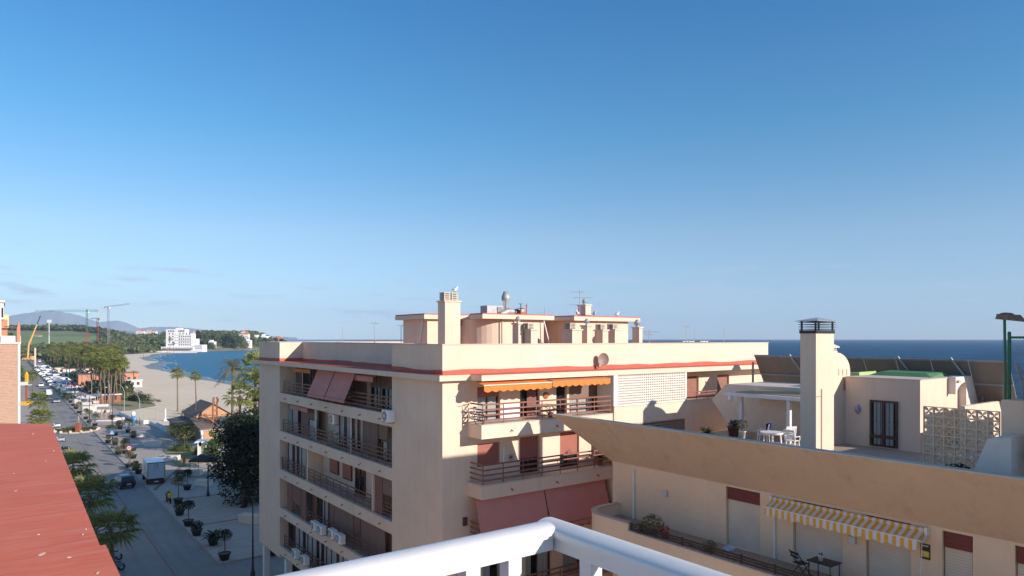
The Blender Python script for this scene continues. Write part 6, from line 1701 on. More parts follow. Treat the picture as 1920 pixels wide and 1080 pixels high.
# ================================================================== vehicles
def mat_paint(name, col): return MATS.get(name) or plain(name, col, .28, 0.1, var=.03)
P_WH = mat_paint('paint_white', (0.80,0.80,0.79)); P_DK = mat_paint('paint_dark', (0.018,0.020,0.026)); P_GR = mat_paint('paint_grey', (0.22,0.23,0.25)); P_SV = mat_paint('paint_silver', (0.46,0.47,0.49)); P_RD = mat_paint('paint_red', (0.45,0.03,0.03)); P_BL = mat_paint('paint_blue', (0.05,0.13,0.35))
M_cglass = plain('car_glass', (0.015,0.018,0.022), .08); M_tyre = plain('tyre_rubber', (0.018,0.018,0.018), .85); M_tail = plain('tail_lamp_red', (0.45,0.01,0.01), .25); M_head = plain('head_lamp', (0.75,0.75,0.72), .15)
def car(label, loc, rot, paint, kind='hatch', group=None, sheenmat=None, name='parked_car'):
    """local +Y = forward"""
    W = .88; t = thing(name, label, 'van' if kind == 'van' else 'car', loc, rot, group)
    if kind == 'van': L, hb, prof, gl = 2.45, 1.0, [(-2.45,.35),(-2.45,1.9),(-2.3,2.0),(1.0,2.0),(1.75,1.25),(2.4,1.0),(2.45,.35)], [(1.02,1.95),(1.72,1.27)]
    elif kind == 'suv': L, prof = 2.2, [(-2.2,.4),(-2.22,.95),(-2.05,1.05),(-1.8,1.62),(-1.3,1.68),(.35,1.64),(1.1,1.08),(2.1,.92),(2.2,.4)]
    else: L, prof = 2.05, [(-2.05,.32),(-2.08,.85),(-1.9,.98),(-1.45,1.42),(-1.0,1.48),(.3,1.44),(1.05,.95),(1.95,.78),(2.05,.32)]
    def w_at(z): return W*(1.0 if z < 1.0 else 1-.24*(min(z,1.7)-1.0)/.7) if kind != 'van' else W*(1.0 if z < 1.1 else .97)
    q = MB(); n = len(prof)
    for s_ in (-1,1):
        pass
    vs = [(-w_at(z), y, z) for y, z in prof]+[(w_at(z), y, z) for y, z in prof]
    q.add(vs, [tuple(range(n)), tuple(range(2*n-1,n-1,-1))]+[(i+n,(i+1)%n+n,(i+1)%n,i) for i in range(n)])
    q.build('body', paint, t, bevel=.05)
    g = MB()
    def pane(ya, za, yb, zb, x0, x1, off=.012):
        nrm = Vector((0, zb-za, -(yb-ya))).normalized()*off
        if nrm.z < 0 and abs(nrm.z) > abs(nrm.y): nrm = -nrm
        g.add([(-x0,ya+nrm.y,za+nrm.z),(x0,ya+nrm.y,za+nrm.z),(x1,yb+nrm.y,zb+nrm.z),(-x1,yb+nrm.y,zb+nrm.z)], [(0,1,2,3)])
    if kind == 'van':
        pane(1.06,1.94,1.7,1.3,.78,.82,.015); g.quad([(-W-.004,.2,1.25),(-W-.004,1.3,1.25),(-W*.97-.006,1.0,1.85),(-W*.97-.006,.2,1.85)]); g.quad([(W+.004,.2,1.25),(W+.004,1.3,1.25),(W*.97+.006,1.0,1.85),(W*.97+.006,.2,1.85)])
        g.quad([(-.75,-2.462,1.2),(.75,-2.462,1.2),(.72,-2.462,1.75),(-.72,-2.462,1.75)])
    else:
        pr = prof; z0_, z1_ = (1.07,1.60) if kind == 'suv' else (.99,1.40)
        yb0, yb1 = pr[2][0], pr[3][0]; g.add([(-w_at(z0_)*.9,yb0-.012,z0_),(w_at(z0_)*.9,yb0-.012,z0_),(w_at(z1_)*.88,yb1-.03,z1_),(-w_at(z1_)*.88,yb1-.03,z1_)], [(0,1,2,3)])
        yf0, yf1 = pr[6][0], pr[5][0]; g.add([(-w_at(z0_)*.9,yf0+.0,z0_+.06),(w_at(z0_)*.9,yf0+.0,z0_+.06),(w_at(z1_)*.88,yf1+.07,z1_+.02),(-w_at(z1_)*.88,yf1+.07,z1_+.02)], [(0,1,2,3)])
        for s_ in (-1,1):
            ym = (yb1+yf1)/2
            for a0, a1, b0, b1 in ((yb0+.28,ym-.04,yb1+.18,ym-.04),(ym+.04,yf0-.22,ym+.04,yf1-.08)):
                g.add([(s_*(w_at(z0_)+.006),a0,z0_+.02),(s_*(w_at(z0_)+.006),a1,z0_+.02),(s_*(w_at(z1_)+.006),b1,z1_-.02),(s_*(w_at(z1_)+.006),b0,z1_-.02)], [(0,1,2,3)])
    g.build('windows', M_cglass, t)
    if sheenmat:
        r = MB(); r.box(-W*.72,W*.72,prof[4][0]+.05,prof[5][0]-.1,prof[4][1]+.002,prof[4][1]+.02); r.build('roof_sheen', sheenmat, t)
    for y_ in (-L*.62, L*.62):
        for s_ in (-1,1):
            q = MB(); q.cyl((s_*(W-.16),y_,.33),(s_*(W+.02),y_,.33),.33,.33,16); wh = q.build('wheel', M_tyre, t)
            q = MB(); q.cyl((s_*(W+.02),y_,.33),(s_*(W+.03),y_,.33),.2,.18,12); q.build('rim', M_metal, wh)
    for s_ in (-1,1):
        q = MB(); zz = .95 if kind != 'van' else 1.05; yb = prof[1][0]; q.box(s_*(W-.2)-.12,s_*(W-.2)+.12,yb-.02,yb+.1,zz-.22,zz); q.build('tail_light', M_tail, t)
        q = MB(); q.box(s_*(W-.22)-.15,s_*(W-.22)+.15,L-.1,L+.01,.58,.72); q.build('headlight', M_head, t)
    q = MB(); q.box(-.26,.26,-L-.045,-L+.0,.62,.74); q.build('number_plate', M_white, t)
    return t
car('black estate car with a painted blue sky sheen on its roof driving in the shade', (*onz(230,913),.01), R(12), P_DK, 'suv', sheenmat=mat_paint('painted_sky_sheen', (0.12,0.22,0.33)), name='driving_car')  # blue sheet on the roof paints in the sky's reflection
KID.clear()
# box truck
tx, ty = onz(296, 909)
t = thing('box_truck', 'white box truck seen from behind, stopped beside the plaza', 'truck', (tx-.2, ty+2.0, .01), R(-1))
q = MB(); q.box(-1.1,1.1,-2.3,1.9,.95,3.15); q.build('cargo_box', P_WH, t, bevel=.03)
q = MB(); q.box(-1.0,1.0,-2.335,-2.302,1.02,3.02); q.build('rear_door', mat_paint('door_grey', (0.52,0.55,0.60)), t)
q = MB(); q.box(-1.09,1.09,-2.35,-2.30,3.03,3.12); q.box(-1.05,-.99,-2.37,-2.336,1.0,3.03); q.box(.99,1.05,-2.37,-2.336,1.0,3.03)
for a in (-.16,.16): q.box(a-.02,a+.02,-2.37,-2.336,2.2,3.0)
q.build('door_frame', M_black, t)
q = MB()
for s_ in (-1,1): q.box(s_*1.08-.03,s_*1.08+.03,-2.36,-2.301,1.0,2.5)
q.build('marker_strip', plain('marker_yellow', (0.85,0.55,0.03), .5), t)
q = MB(); q.hexa([(-.95,2.0,.6),(.95,2.0,.6),(.95,3.5,.6),(-.95,3.5,.6),(-.92,2.0,2.3),(.92,2.0,2.3),(.92,3.0,2.3),(-.92,3.0,2.3)]); q.build('cab', P_WH, t, bevel=.05)
q = MB(); q.quad([(-.85,3.45-.0,1.4),(.85,3.45,1.4),(.85,3.08,2.2),(-.85,3.08,2.2)]); q.build('windscreen', M_cglass, t)
q = MB(); q.box(-.9,.9,-2.3,3.2,.55,.93); q.box(-1.05,1.05,-2.45,-2.35,.45,.72); q.build('chassis', M_black, t)
for y_ in (-1.3, 2.7):
    for s_ in (-1,1): q = MB(); q.cyl((s_*.75,y_,.42),(s_*1.03,y_,.42),.42,.42,16); q.build('wheel', M_tyre, t)
for s_ in (-1,1): q = MB(); q.box(s_*.85-.12,s_*.85+.12,-2.47,-2.451,.5,.66); q.build('tail_light', M_tail, t)
q = MB(); q.box(-.26,.26,-2.47,-2.451,.5,.62); q.build('number_plate', M_white, t)
q = MB(); q.box(-1.106,-1.101,-.8,.6,1.9,2.1); q.box(-1.106,-1.101,-.5,.3,2.2,2.45); q.build('side_lettering', P_GR, t)
# moving and parked cars
cars = [(58,702,P_WH,'hatch','white car far along the road near the planted strip'),(77,725,P_WH,'suv','white car on the road, middle one of three white vehicles'),(92,741,P_WH,'van','white van coming nearest on the far road'),(106,755,P_GR,'hatch','dark grey car right behind the roundabout approach'),
        (67,687,P_SV,'hatch','tiny silver car far up the road'),(74,679,P_WH,'van','white delivery van at the far end of the road'),(66,692,P_WH,'suv','white parked car at the far bend')]
for k, (px, py, pm_, kd, lb) in enumerate(cars): car(lb, (*onz(px,py),.01), R(180 if k < 4 else 2), pm_, kd, name='driving_car')
pc = [car('white parked hatchback in the far car park', (*onz(128,745),.07), R(60), P_WH, 'hatch', 'cars in the far car park'), car('silver parked hatchback in the far car park', (*onz(150,748),.13), R(75), P_SV, 'hatch', 'cars in the far car park'),
      car('dark parked hatchback in the far car park', (*onz(140,741),.07), R(70), P_DK, 'suv', 'cars in the far car park'), car('white parked van in the far car park', (*onz(120,731),.07), R(60), P_WH, 'van', 'cars in the far car park'), car('blue-grey parked car in the far car park', (*onz(146,736),.07), R(60), P_GR, 'suv', 'cars in the far car park')]
r = random.Random(9); k = 0
for row, xx in enumerate((17.4, 22.0)):
    u = 322
    while u < 560:
        if r.random() < .85:
            src = pc[k % 5 if k % 5 != 1 else r.randint(0,4)]; k += 1
            copy_tree(src, (xx+r.uniform(-.3,.3), u, .07), R(90 if row == 0 else -90)+r.uniform(-.06,.06), label=src['label'])
        u += 5.6 if row == 0 else 6.6
# stalls in the car park
def stall(px, py, col, label):
    x, y = onz(px, py); t = thing('market_stall', label, 'stall', (x, y, .1), kr)
    q = MB(); q.add([(-1.6,-1.2,2.3),(1.6,-1.2,2.3),(1.6,1.2,2.3),(-1.6,1.2,2.3),(0,0,3.1),(-1.6,-1.2,2.05),(1.6,-1.2,2.05),(1.6,1.2,2.05),(-1.6,1.2,2.05)], [(0,1,4),(1,2,4),(2,3,4),(3,0,4),(0,5,6,1),(1,6,7,2),(2,7,8,3),(3,8,5,0)]); q.build('canopy', col, t)
    for a in (-1.5,1.5):
        for b in (-1.1,1.1): q = MB(); q.cyl((a,b,0),(a,b,2.1),.04,.04,6); q.build('post', M_white, t)
    q = MB(); q.box(-1.4,1.4,-1.0,-.5,.1,.9); q.build('counter', M_whitewall, t)
stall(121,727,P_BL,'market stall with a blue canopy by the road'); stall(132,738,P_WH,'market stall with a white canopy in the car park'); stall(136,733,P_RD,'market stall with a red canopy in the car park'); stall(112,722,M_whitewall,'market stall with a cream canopy beside the planted strip')
stall(150,753,P_GR,'market stall with a grey canopy next to the white panel stands'); stall(165,760,P_WH,'white canopy stall close to the curved lamp'); stall(104,716,P_WH,'white canopy stall far along the planted strip'); stall(178,757,P_GR,'low grey canopy stall at the promenade wall')
# motorcycles
def moto(label, loc, rot, col, box=None, group=None, name='motorcycle'):
    t = thing(name, label, 'motorcycle', loc, rot, group)
    for y_ in (-.62,.65):
        q = MB(); q.cyl((-.06,y_,.3),(.06,y_,.3),.3,.3,16); wh = q.build('wheel', M_tyre, t)
        q = MB(); q.cyl((-.07,y_,.3),(.07,y_,.3),.16,.16,10); q.build('rim', M_metal, wh)
    q = MB(); q.hexa([(-.14,-.75,.4),(.14,-.75,.4),(.17,.3,.3),(-.17,.3,.3),(-.12,-.7,.75),(.12,-.7,.75),(.15,.2,.68),(-.15,.2,.68)]); q.hexa([(-.18,.3,.35),(.18,.3,.35),(.14,.5,.4),(-.14,.5,.4),(-.2,.38,1.0),(.2,.38,1.0),(.12,.5,.95),(-.12,.5,.95)]); q.build('fairing', col, t, bevel=.03)
    q = MB(); q.box(-.13,.13,-.6,.15,.76,.84); q.build('seat', M_black, t, bevel=.02)
    q = MB(); q.cyl((0,.65,.3),(0,.42,1.05),.03,.03,6); q.tube([(-.34,.3,1.05),(0,.42,1.02),(.34,.3,1.05)], .02, 6); q.build('handlebar', M_black, t)
    q = MB(); q.ball((0,.55,.9),.09,8); q.build('headlight', M_head, t)
    if box: q = MB(); q.box(-.24,.24,-.98,-.5,.86,1.34); q.build('top_box', box, t, bevel=.03)
    return t
mx_, my_ = onz(316, 944)
mo = moto('delivery scooter with a yellow top box ridden in the shade behind the truck', (mx_, my_, .01), R(5), M_black, plain('box_yellow', (0.85,0.55,0.02), .5), name='delivery_scooter')
for k, (px, py, lb, cm) in enumerate([(199,1022,'dark scooter with a pale screen parked right of the red roof, nearest full one',M_black),(208,1052,'scooter parked right of the red roof, lower one',P_SV),(212,1072,'scooter parked at the bottom edge beside the red roof',P_GR),(188,986,'blue and white scooter parked under the lowest fan palm',P_BL),(190,1003,'scooter parked between the blue one and the pale-screened one',P_WH),
                                  (124,856,'scooter parked by the roof edge near the sunlit palm tip',M_black),(122,846,'black motorcycle parked by the roof edge in the sun',P_DK),(113,829,'silver motorcycle parked by the upper roof edge',P_SV),(106,802,'pale scooter standing alone at the left kerb by the roundabout',P_WH)]):
    x, y = onz(px, py); moto(lb, (x, y, .02), R(70+8*(k%3)), cm, group='motorcycles parked along the left kerb')
# ================================================================== people
M_skin = plain('skin', (0.42,0.25,0.17), .6, var=.04)
def person(label, loc, rot, shirt, trousers, hair=(0.03,0.02,0.015), pose='stand', k=1.0, helmet=None, cat='person', allm=None, name='person', group=None):
    t = thing(name, label, cat, loc, rot, group)
    if pose == 'ride':
        J = dict(pel=(0,-.15,.92), ch=(0,.0,1.25), nk=(0,.06,1.42), hd=(0,.1,1.6), sh=.19, el=(.27,.17,1.12), ha=(.3,.3,1.06), kn=(.2,.28,.80), an=(.2,.12,.34), to=(.2,.28,.28))
    elif pose == 'walk':
        J = dict(pel=(0,0,.95), ch=(0,.01,1.28), nk=(0,.02,1.46), hd=(0,.03,1.62), sh=.18, el=(.24,-.05,1.16), ha=(.25,.08,.93), kn=(.1,.1,.5), an=(.1,.0,.08), to=(.1,.14,.03))
    else:
        J = dict(pel=(0,0,.95), ch=(0,.0,1.28), nk=(0,.01,1.46), hd=(0,.02,1.62), sh=.18, el=(.25,0,1.15), ha=(.24,.07,.9), kn=(.1,.02,.5), an=(.1,0,.08), to=(.1,.14,.03))
    vs = [J['pel'], J['ch'], J['nk'], J['hd']]; ed = [(0,1),(1,2),(2,3)]; rad = [.15,.16,.055,.10]
    for s_ in (-1,1):
        b = len(vs); m_ = lambda p: (p[0]*s_, p[1], p[2])
        an = list(J['an']); kn = list(J['kn']); to = list(J['to']); ha = list(J['ha'])
        if pose == 'walk' and s_ == -1: kn[1] -= .12; an[1] -= .38; to[1] -= .3; an[2] += .06; ha[1] = .2
        vs += [(s_*J['sh'], J['ch'][1], J['nk'][2]-.07), m_(J['el']), m_(ha), (ha[0]*s_*.98, ha[1]+.05, ha[2]-.08)]; ed += [(1,b),(b,b+1),(b+1,b+2),(b+2,b+3)]; rad += [.06,.045,.034,.03]
        vs += [(s_*.09, J['pel'][1], J['pel'][2]-.08), m_(kn), m_(an), m_(to)]; ed += [(0,b+4),(b+4,b+5),(b+5,b+6),(b+6,b+7)]; rad += [.09,.06,.042,.035]
    me = bpy.data.meshes.new('body'); me.from_pydata([Vector(v)*k for v in vs], ed, []); o = bpy.data.objects.new('body', me); COL.objects.link(o)
    md = o.modifiers.new('skin', 'SKIN'); 
    for i, sv in enumerate(me.skin_vertices[0].data): sv.radius = (rad[i]*k, rad[i]*k*(.75 if i < 2 else 1)); sv.use_root = (i == 0)
    s2 = o.modifiers.new('sub', 'SUBSURF'); s2.levels = 1; s2.render_levels = 1
    dg = bpy.context.evaluated_depsgraph_get(); nm = bpy.data.meshes.new_from_object(o.evaluated_get(dg)); o.modifiers.clear(); o.data = nm
    nm.materials.clear()
    for mm in ([allm]*3 if allm else [M_skin, shirt, trousers]): nm.materials.append(mm)
    for p in nm.polygons:
        c = p.center/k; z = c.z; p.use_smooth = True
        p.material_index = 2 if (z < J['pel'][2]+.02 and abs(c.x) < .22+.0 and not (abs(c.x) > .2 and z > .8 and pose != 'ride')) else (1 if z < J['nk'][2]-.01 and not (abs(c.x) > .2 and z < 1.1) else 0)
    o.parent = t; o.name = 'body'
    q = MB(); hd = Vector(J['hd'])*k
    if helmet: q.ball(hd+Vector((0,0,.03)), .15*k, 10); q.build('helmet', helmet, t)
    else: q.ball(hd+Vector((0,-.02,.05))*k, (.095*k,.105*k,.085*k), 8); q.build('hair', allm or plain('hair_%g' % hair[0], hair, .8), t)
    return t
def mm_(n, c): return MATS.get(n) or plain(n, c, .85)
person('person in dark clothes and a yellow helmet riding the delivery scooter', (mx_, my_, .01), R(5), mm_('cloth_black', (0.02,0.02,0.025)), MATS['cloth_black'] if 'cloth_black' in MATS else M_black, pose='ride', helmet=mm_('helmet_lime', (0.65,0.75,0.05)))
for px, py, rt, sh_, tr_, ps, lb in ((252,797,20,(0.7,0.7,0.7),(0.1,0.25,0.5),'walk','person in a white top and blue trousers crossing the plaza'),(185,789,200,(0.75,0.72,0.7),(0.3,0.25,0.2),'stand','small person in white standing left of the bronze group'),
                                     (345,877,160,(0.35,0.03,0.03),(0.15,0.05,0.05),'walk','person in red walking near the lawn under the dark canopy side'),(262,800,100,(0.1,0.2,0.15),(0.02,0.05,0.04),'walk','person in dark green walking by the beach wall')):
    person(lb, (*onz(px,py),.13), R(rt), mm_('cl_%g_%g' % (sh_[0],sh_[2]), sh_), mm_('cl_%g_%g' % (tr_[0],tr_[2]), tr_), pose=ps, k=1.02)
M_bronze = plain('mottled_bronze', (0.40,0.27,0.19), .55, .2, var=.45, scale=3)
gx, gy = onz(201, 790)
q = MB(); q.box(-2.2,2.2,-.8,.8,0,.25); o = q.build('statue_plinth', M_whitewall); o.location = (gx,gy,.12); o.rotation_euler = (0,0,kr); tag(o, 'low pale plinth carrying the bronze figure group', 'plinth')
for k, (dx_, rt) in enumerate(((-1.3,10),(-.3,60),(.9,-30))):
    person(['left bronze statue of the figure group on the plaza','middle bronze statue of the figure group','right bronze statue of the figure group'][k], (gx+dx_*math.cos(kr), gy+dx_*math.sin(kr), .37), R(rt), None, None, pose='walk' if k != 1 else 'stand', k=1.45, allm=M_bronze, cat='statue', name='statue', group='bronze figures on the plaza')
x, y = onz(250, 799); t = thing('painted_totem', 'tall white, blue and green painted totem on the plaza by the beach wall', 'sculpture', (x,y,.12), kr)
q = MB(); q.lathe((0,0,0),[(.35,0),(.3,.4),(.22,1.0),(.3,1.5)],10); q.build('green_base', mm_('totem_green', (0.04,0.16,0.13)), t)
q = MB(); q.lathe((0,0,1.5),[(.3,0),(.42,.3),(.36,.8)],10); q.build('blue_middle', mm_('totem_blue', (0.08,0.25,0.62)), t)
q = MB(); q.lathe((0,0,2.3),[(.36,0),(.5,.35),(.4,.8),(0,.95)],10); q.build('white_top', M_white, t)
# ================================================================== roundabout island
ix, iy = 12.4, 174.0
M_stone = stucco('pale_rocks', (0.62,0.52,0.40), .4)
q = MB(); q.cyl((ix,iy,-.1),(ix,iy,.28),4.2,4.0,36); struct(q.build('roundabout_island', M_kerb))
q = MB(); r = random.Random(2)
for _ in range(2600):
    a = r.uniform(0,6.28); rr_ = 3.9*math.sqrt(r.random()); p = Vector((ix+rr_*math.cos(a), iy+rr_*math.sin(a), .3+r.uniform(0,.45)*(1.2 if math.sin(a*3+rr_) > 0 else .5)))
    d = Vector((r.uniform(-1,1), r.uniform(-1,1), r.uniform(-.3,1))).normalized(); e = d.cross(Vector((.1,.3,1))).normalized(); s_ = .16; q.add([p-d*s_, p+e*s_*.6, p+d*s_, p-e*s_*.6], [(0,1,2,3)])
tag(q.build('island_planting', M_leafo), 'low green planting covering the roundabout island', 'ground cover', kind='stuff')
for k in range(13):
    a = k*math.pi*2/13; q = MB(); q.ball((0,0,.2), (.42+.12*math.sin(k*2),.34,.34), 7, jit=.12); o = q.build('island_rock', M_stone); o.location = (ix+4.05*math.cos(a), iy+4.05*math.sin(a), .1); o.rotation_euler = (0,0,a)
    tag(o, 'pale rock edging the roundabout island', 'rock', 'rocks around the roundabout island')
q = MB(); q.box(-.42,.42,-.42,.42,0,1.75); q.box(-.5,.5,-.5,.5,0,.15); o = q.build('monument_plinth', plain('rust_plinth', (0.33,0.10,0.05), .7)); px_, py_ = onz(147,812); o.location = (px_, py_, .3); o.rotation_euler = (0,0,kr); tag(o, 'rust-red square plinth in the roundabout island', 'plinth')
person('grey statue with a raised head on the rust-red plinth', (px_, py_, 2.05), kr, None, None, pose='stand', k=.92, allm=plain('grey_stone', (0.34,0.32,0.28), .7), cat='statue', name='statue')
# ================================================================== lamp posts, signs
def lamp_post(label, px, py, h=6.9, arm=1.1, rot=0.0, group='black street lamps on the plaza', loc=None):
    x, y = loc or onz(px, py); t = thing('street_lamp', label, 'street lamp', (x,y,.12), rot, group)
    q = MB(); q.lathe((0,0,0),[(.20,0),(.20,.35),(.12,.55),(.085,1.0),(.06,h*.6),(.045,h)],12); q.build('post', M_black, t)
    q = MB(); q.tube([(0,0,h-.05),(-arm*.5,0,h+.12),(-arm,0,h-.02)], .03, 6); q.tube([(0,0,h-.7),(-arm*.6,0,h-.02)], .018, 6); q.build('arm', M_black, t)
    q = MB(); q.lathe((-arm,0,h-.62),[(.05,0),(.14,.08),(.2,.38),(.08,.52),(0,.6)],8); q.build('lantern', M_black, t)
    q = MB(); q.lathe((-arm,0,h-.66),[(0,0),(.1,.03),(.12,.07)],8); q.build('lamp_glass', M_white, t)
    return t
la = -R(36.6)+math.pi*0
lamp_post('black street lamp standing nearest, at the dark tree by the building', 474, 1084, 6.6, .01+1.0, la)
lamp_post('black street lamp in front of the dark canopy', 390, 932, 6.9, 1.0, la)
lamp_post('black street lamp carrying the round speed sign', 243, 873, 7.0, 1.4, la)
lamp_post('black street lamp carrying the blue crossing sign', 211, 842, 7.0, 1.4, la)
lamp_post('black street lamp up the road behind the roundabout', 168, 797, 6.8, 1.0, la)
lamp_post('black street lamp beyond the roundabout, next to the white stands', 152, 779, 6.8, 1.0, la)
lamp_post('black street lamp beside the bronze figure group', 211, 790, 6.8, 1.0, la)
lamp_post('thin dark lamp post by the left kerb of the far road', 139, 766, 6.5, .8, la)
def beach_lamp(label, px, py, h, rot=0.0, curve=1.6):
    x, y = onz(px, py); t = thing('white_lamp', label, 'street lamp', (x,y,.05), la+rot, 'tall white curved lamps by the beach')
    q = MB(); q.tube([(0,0,0),(0,0,h*.72),(-curve*.3,0,h*.9),(-curve,0,h)], [.09,.07,.05,.04], 8); q.build('pole', M_metal, t)
    q = MB(); q.box(-curve-.35,-curve,-.09,.09,h-.03,h+.05); q.build('lamp_head', M_metal, t)
beach_lamp('white curved lamp left of the grove, tallest bent one', 153.5, 738, 9.0); beach_lamp('white curved lamp right of the tall bent one', 166, 742, 7.5); beach_lamp('white curved lamp in front of the grove trunks', 172, 746, 7.5)
beach_lamp('white lamp pole standing on the sand with a tilted head', 262, 786, 6.0, curve=.9); beach_lamp('white lamp pole in front of the olive bushes', 233, 771, 7.5, curve=2.0); beach_lamp('slim white pole between the hut and the sand wall', 294, 796, 6.0, curve=1.2); beach_lamp('pale lamp pole at the right rim of the front palm row', 206, 774, 8.5, curve=.5)
x, y = onz(310, 789); t = thing('beach_shower', 'short thick white post on the sand left of the hut', 'post', (x,y,0)); q = MB(); q.cyl((0,0,0),(0,0,2.9),.17,.15,10); q.build('shaft', M_white, t); q = MB(); q.lathe((0,0,0),[(.45,0),(.42,.4),(.2,.5)],12); q.build('foot', M_white, t)
def text_mesh(txt, size, mat, parent, loc, rot):
    c = bpy.data.curves.new('lettering', 'FONT'); c.body = txt; c.size = size; c.align_x = 'CENTER'; c.align_y = 'CENTER'; c.extrude = .004
    o = bpy.data.objects.new('tmp', c); COL.objects.link(o); dg = bpy.context.evaluated_depsgraph_get(); me = bpy.data.meshes.new_from_object(o.evaluated_get(dg)); bpy.data.objects.remove(o)
    me.materials.clear(); me.materials.append(mat); n = bpy.data.objects.new('lettering', me); COL.objects.link(n); n.parent = parent; n.location = loc; n.rotation_euler = rot; return n
M_sblue = plain('sign_blue', (0.02,0.24,0.62), .4); M_sred = plain('sign_red', (0.62,0.02,0.03), .4)
x, y = onz(243, 873); z_s = H-(839.5-634.5)/F*107.5
t = thing('speed_sign', 'round white 30 speed sign with a red rim on a black lamp post', 'traffic sign', (x,y,z_s), la)
q = MB(); q.cyl((0,-.10,0),(0,-.14,0),.42,.42,28); q.build('red_rim', M_sred, t); q = MB(); q.cyl((0,-.141,0),(0,-.15,0),.31,.31,28); q.build('white_disc', M_white, t)
text_mesh('30', .40, M_black, t, (0,-.156,0), (R(90),0,0))
x, y = onz(211, 842); z_s = H-(811-634.5)/F*123
t = thing('crossing_sign', 'square blue pedestrian crossing sign on a black lamp post', 'traffic sign', (x,y,z_s), la)
q = MB(); q.box(-.42,.42,-.16,-.12,-.42,.42); q.build('blue_plate', M_sblue, t)
q = MB(); q.add([(-.34,-.165,-.3),(.34,-.165,-.3),(0,-.165,.34)], [(0,1,2)]); q.build('white_triangle', M_white, t)
q = MB(); q.cyl((.02,-.168,.14),(.02,-.172,.14),.045,.045,8)
for a, b in (((.02,.1),(0,-.06)),((0,-.06),(.1,-.24)),((0,-.06),(-.1,-.24)),((.02,.06),(.12,-.02)),((.02,.06),(-.09,-.02))):
    v = Vector((b[0]-a[0], b[1]-a[1])); nrm = Vector((-v.y, v.x)).normalized()*.022
    q.add([(a[0]+nrm.x,-.17,a[1]+nrm.y),(a[0]-nrm.x,-.17,a[1]-nrm.y),(b[0]-nrm.x,-.17,b[1]-nrm.y),(b[0]+nrm.x,-.17,b[1]+nrm.y)], [(0,1,2,3)])
q.build('walking_figure', M_black, t)
# ================================================================== planters along the kerb
M_pot = plain('dark_planter', (0.03,0.032,0.04), .7)
PLN = [(510,1042,'n',.34),(421,1052,'t',1.0),(400,1024,'s',1.0),(369,1006,'b',.8),(353,988,'t',1.0),(337,968,'b',.9),(334,946,'t',1.3),(351,920,'t',1.0),(337,903,'b',1.0),(457,953,'n',.5),(260,890,'b',.9),(254,884,'b',.8),(242,878,'t',.9),(235,852,'t',1.0),(222,854,'b',1.0),(216,836,'b',.8),(203,832,'b',.5),(204,822,'t',.9),(216,818,'t',.7),(240,812,'t',1.1),(222,801,'b',.7),(225,806,'b',.9),(209,803,'t',1.1),(178,800,'t',1.1),(167,794,'t',1.2),(161,787,'t',1.0),(148,776,'t',1.2),(143,768,'b',.9),(137,762,'t',1.2),(132,756,'t',1.1),(126,750,'b',1.0),(122,746,'b',.9),(250,861,'t',.6),(232,843,'b',.8),(250,822,'b',.8)]
desc = {'t':'small round-crowned tree in a dark planter','b':'bushy shrub in a dark planter','s':'dark palm-like cycad in a wide dark planter','n':'low plant in a dark planter'}
marks = ['at the street corner by the mid building','at the front corner of the plaza kerb','near the front corner of the plaza','next up the kerb from the cycad','second tree up the kerb from the cycad','below the scooter rider','level with the scooter rider','on the plaza side behind the scooter rider','directly right of the truck','under the huge dark tree','left of the truck, lower of two','left of the truck, upper of two','at the foot of the speed sign lamp','up the kerb from the speed sign lamp','dark one beside the crossing','small one right of the crossing sign lamp','low one left of the crossing sign lamp','just left of the crossing sign','just right of the crossing sign','beside the sunlit bench','near the bronze figures, left pot','near the bronze figures, right pot','below the bronze figures','right of the roundabout plinth, nearer','right of the roundabout plinth, farther','beyond the roundabout on the kerb, first','beyond the roundabout on the kerb, second','beyond the roundabout on the kerb, third','beyond the roundabout on the kerb, fourth','beyond the roundabout on the kerb, fifth','beyond the roundabout on the kerb, sixth','farthest along the kerb line','beside the speed sign lamp, small','between the two sign lamps','at the left end of the sunlit bench']
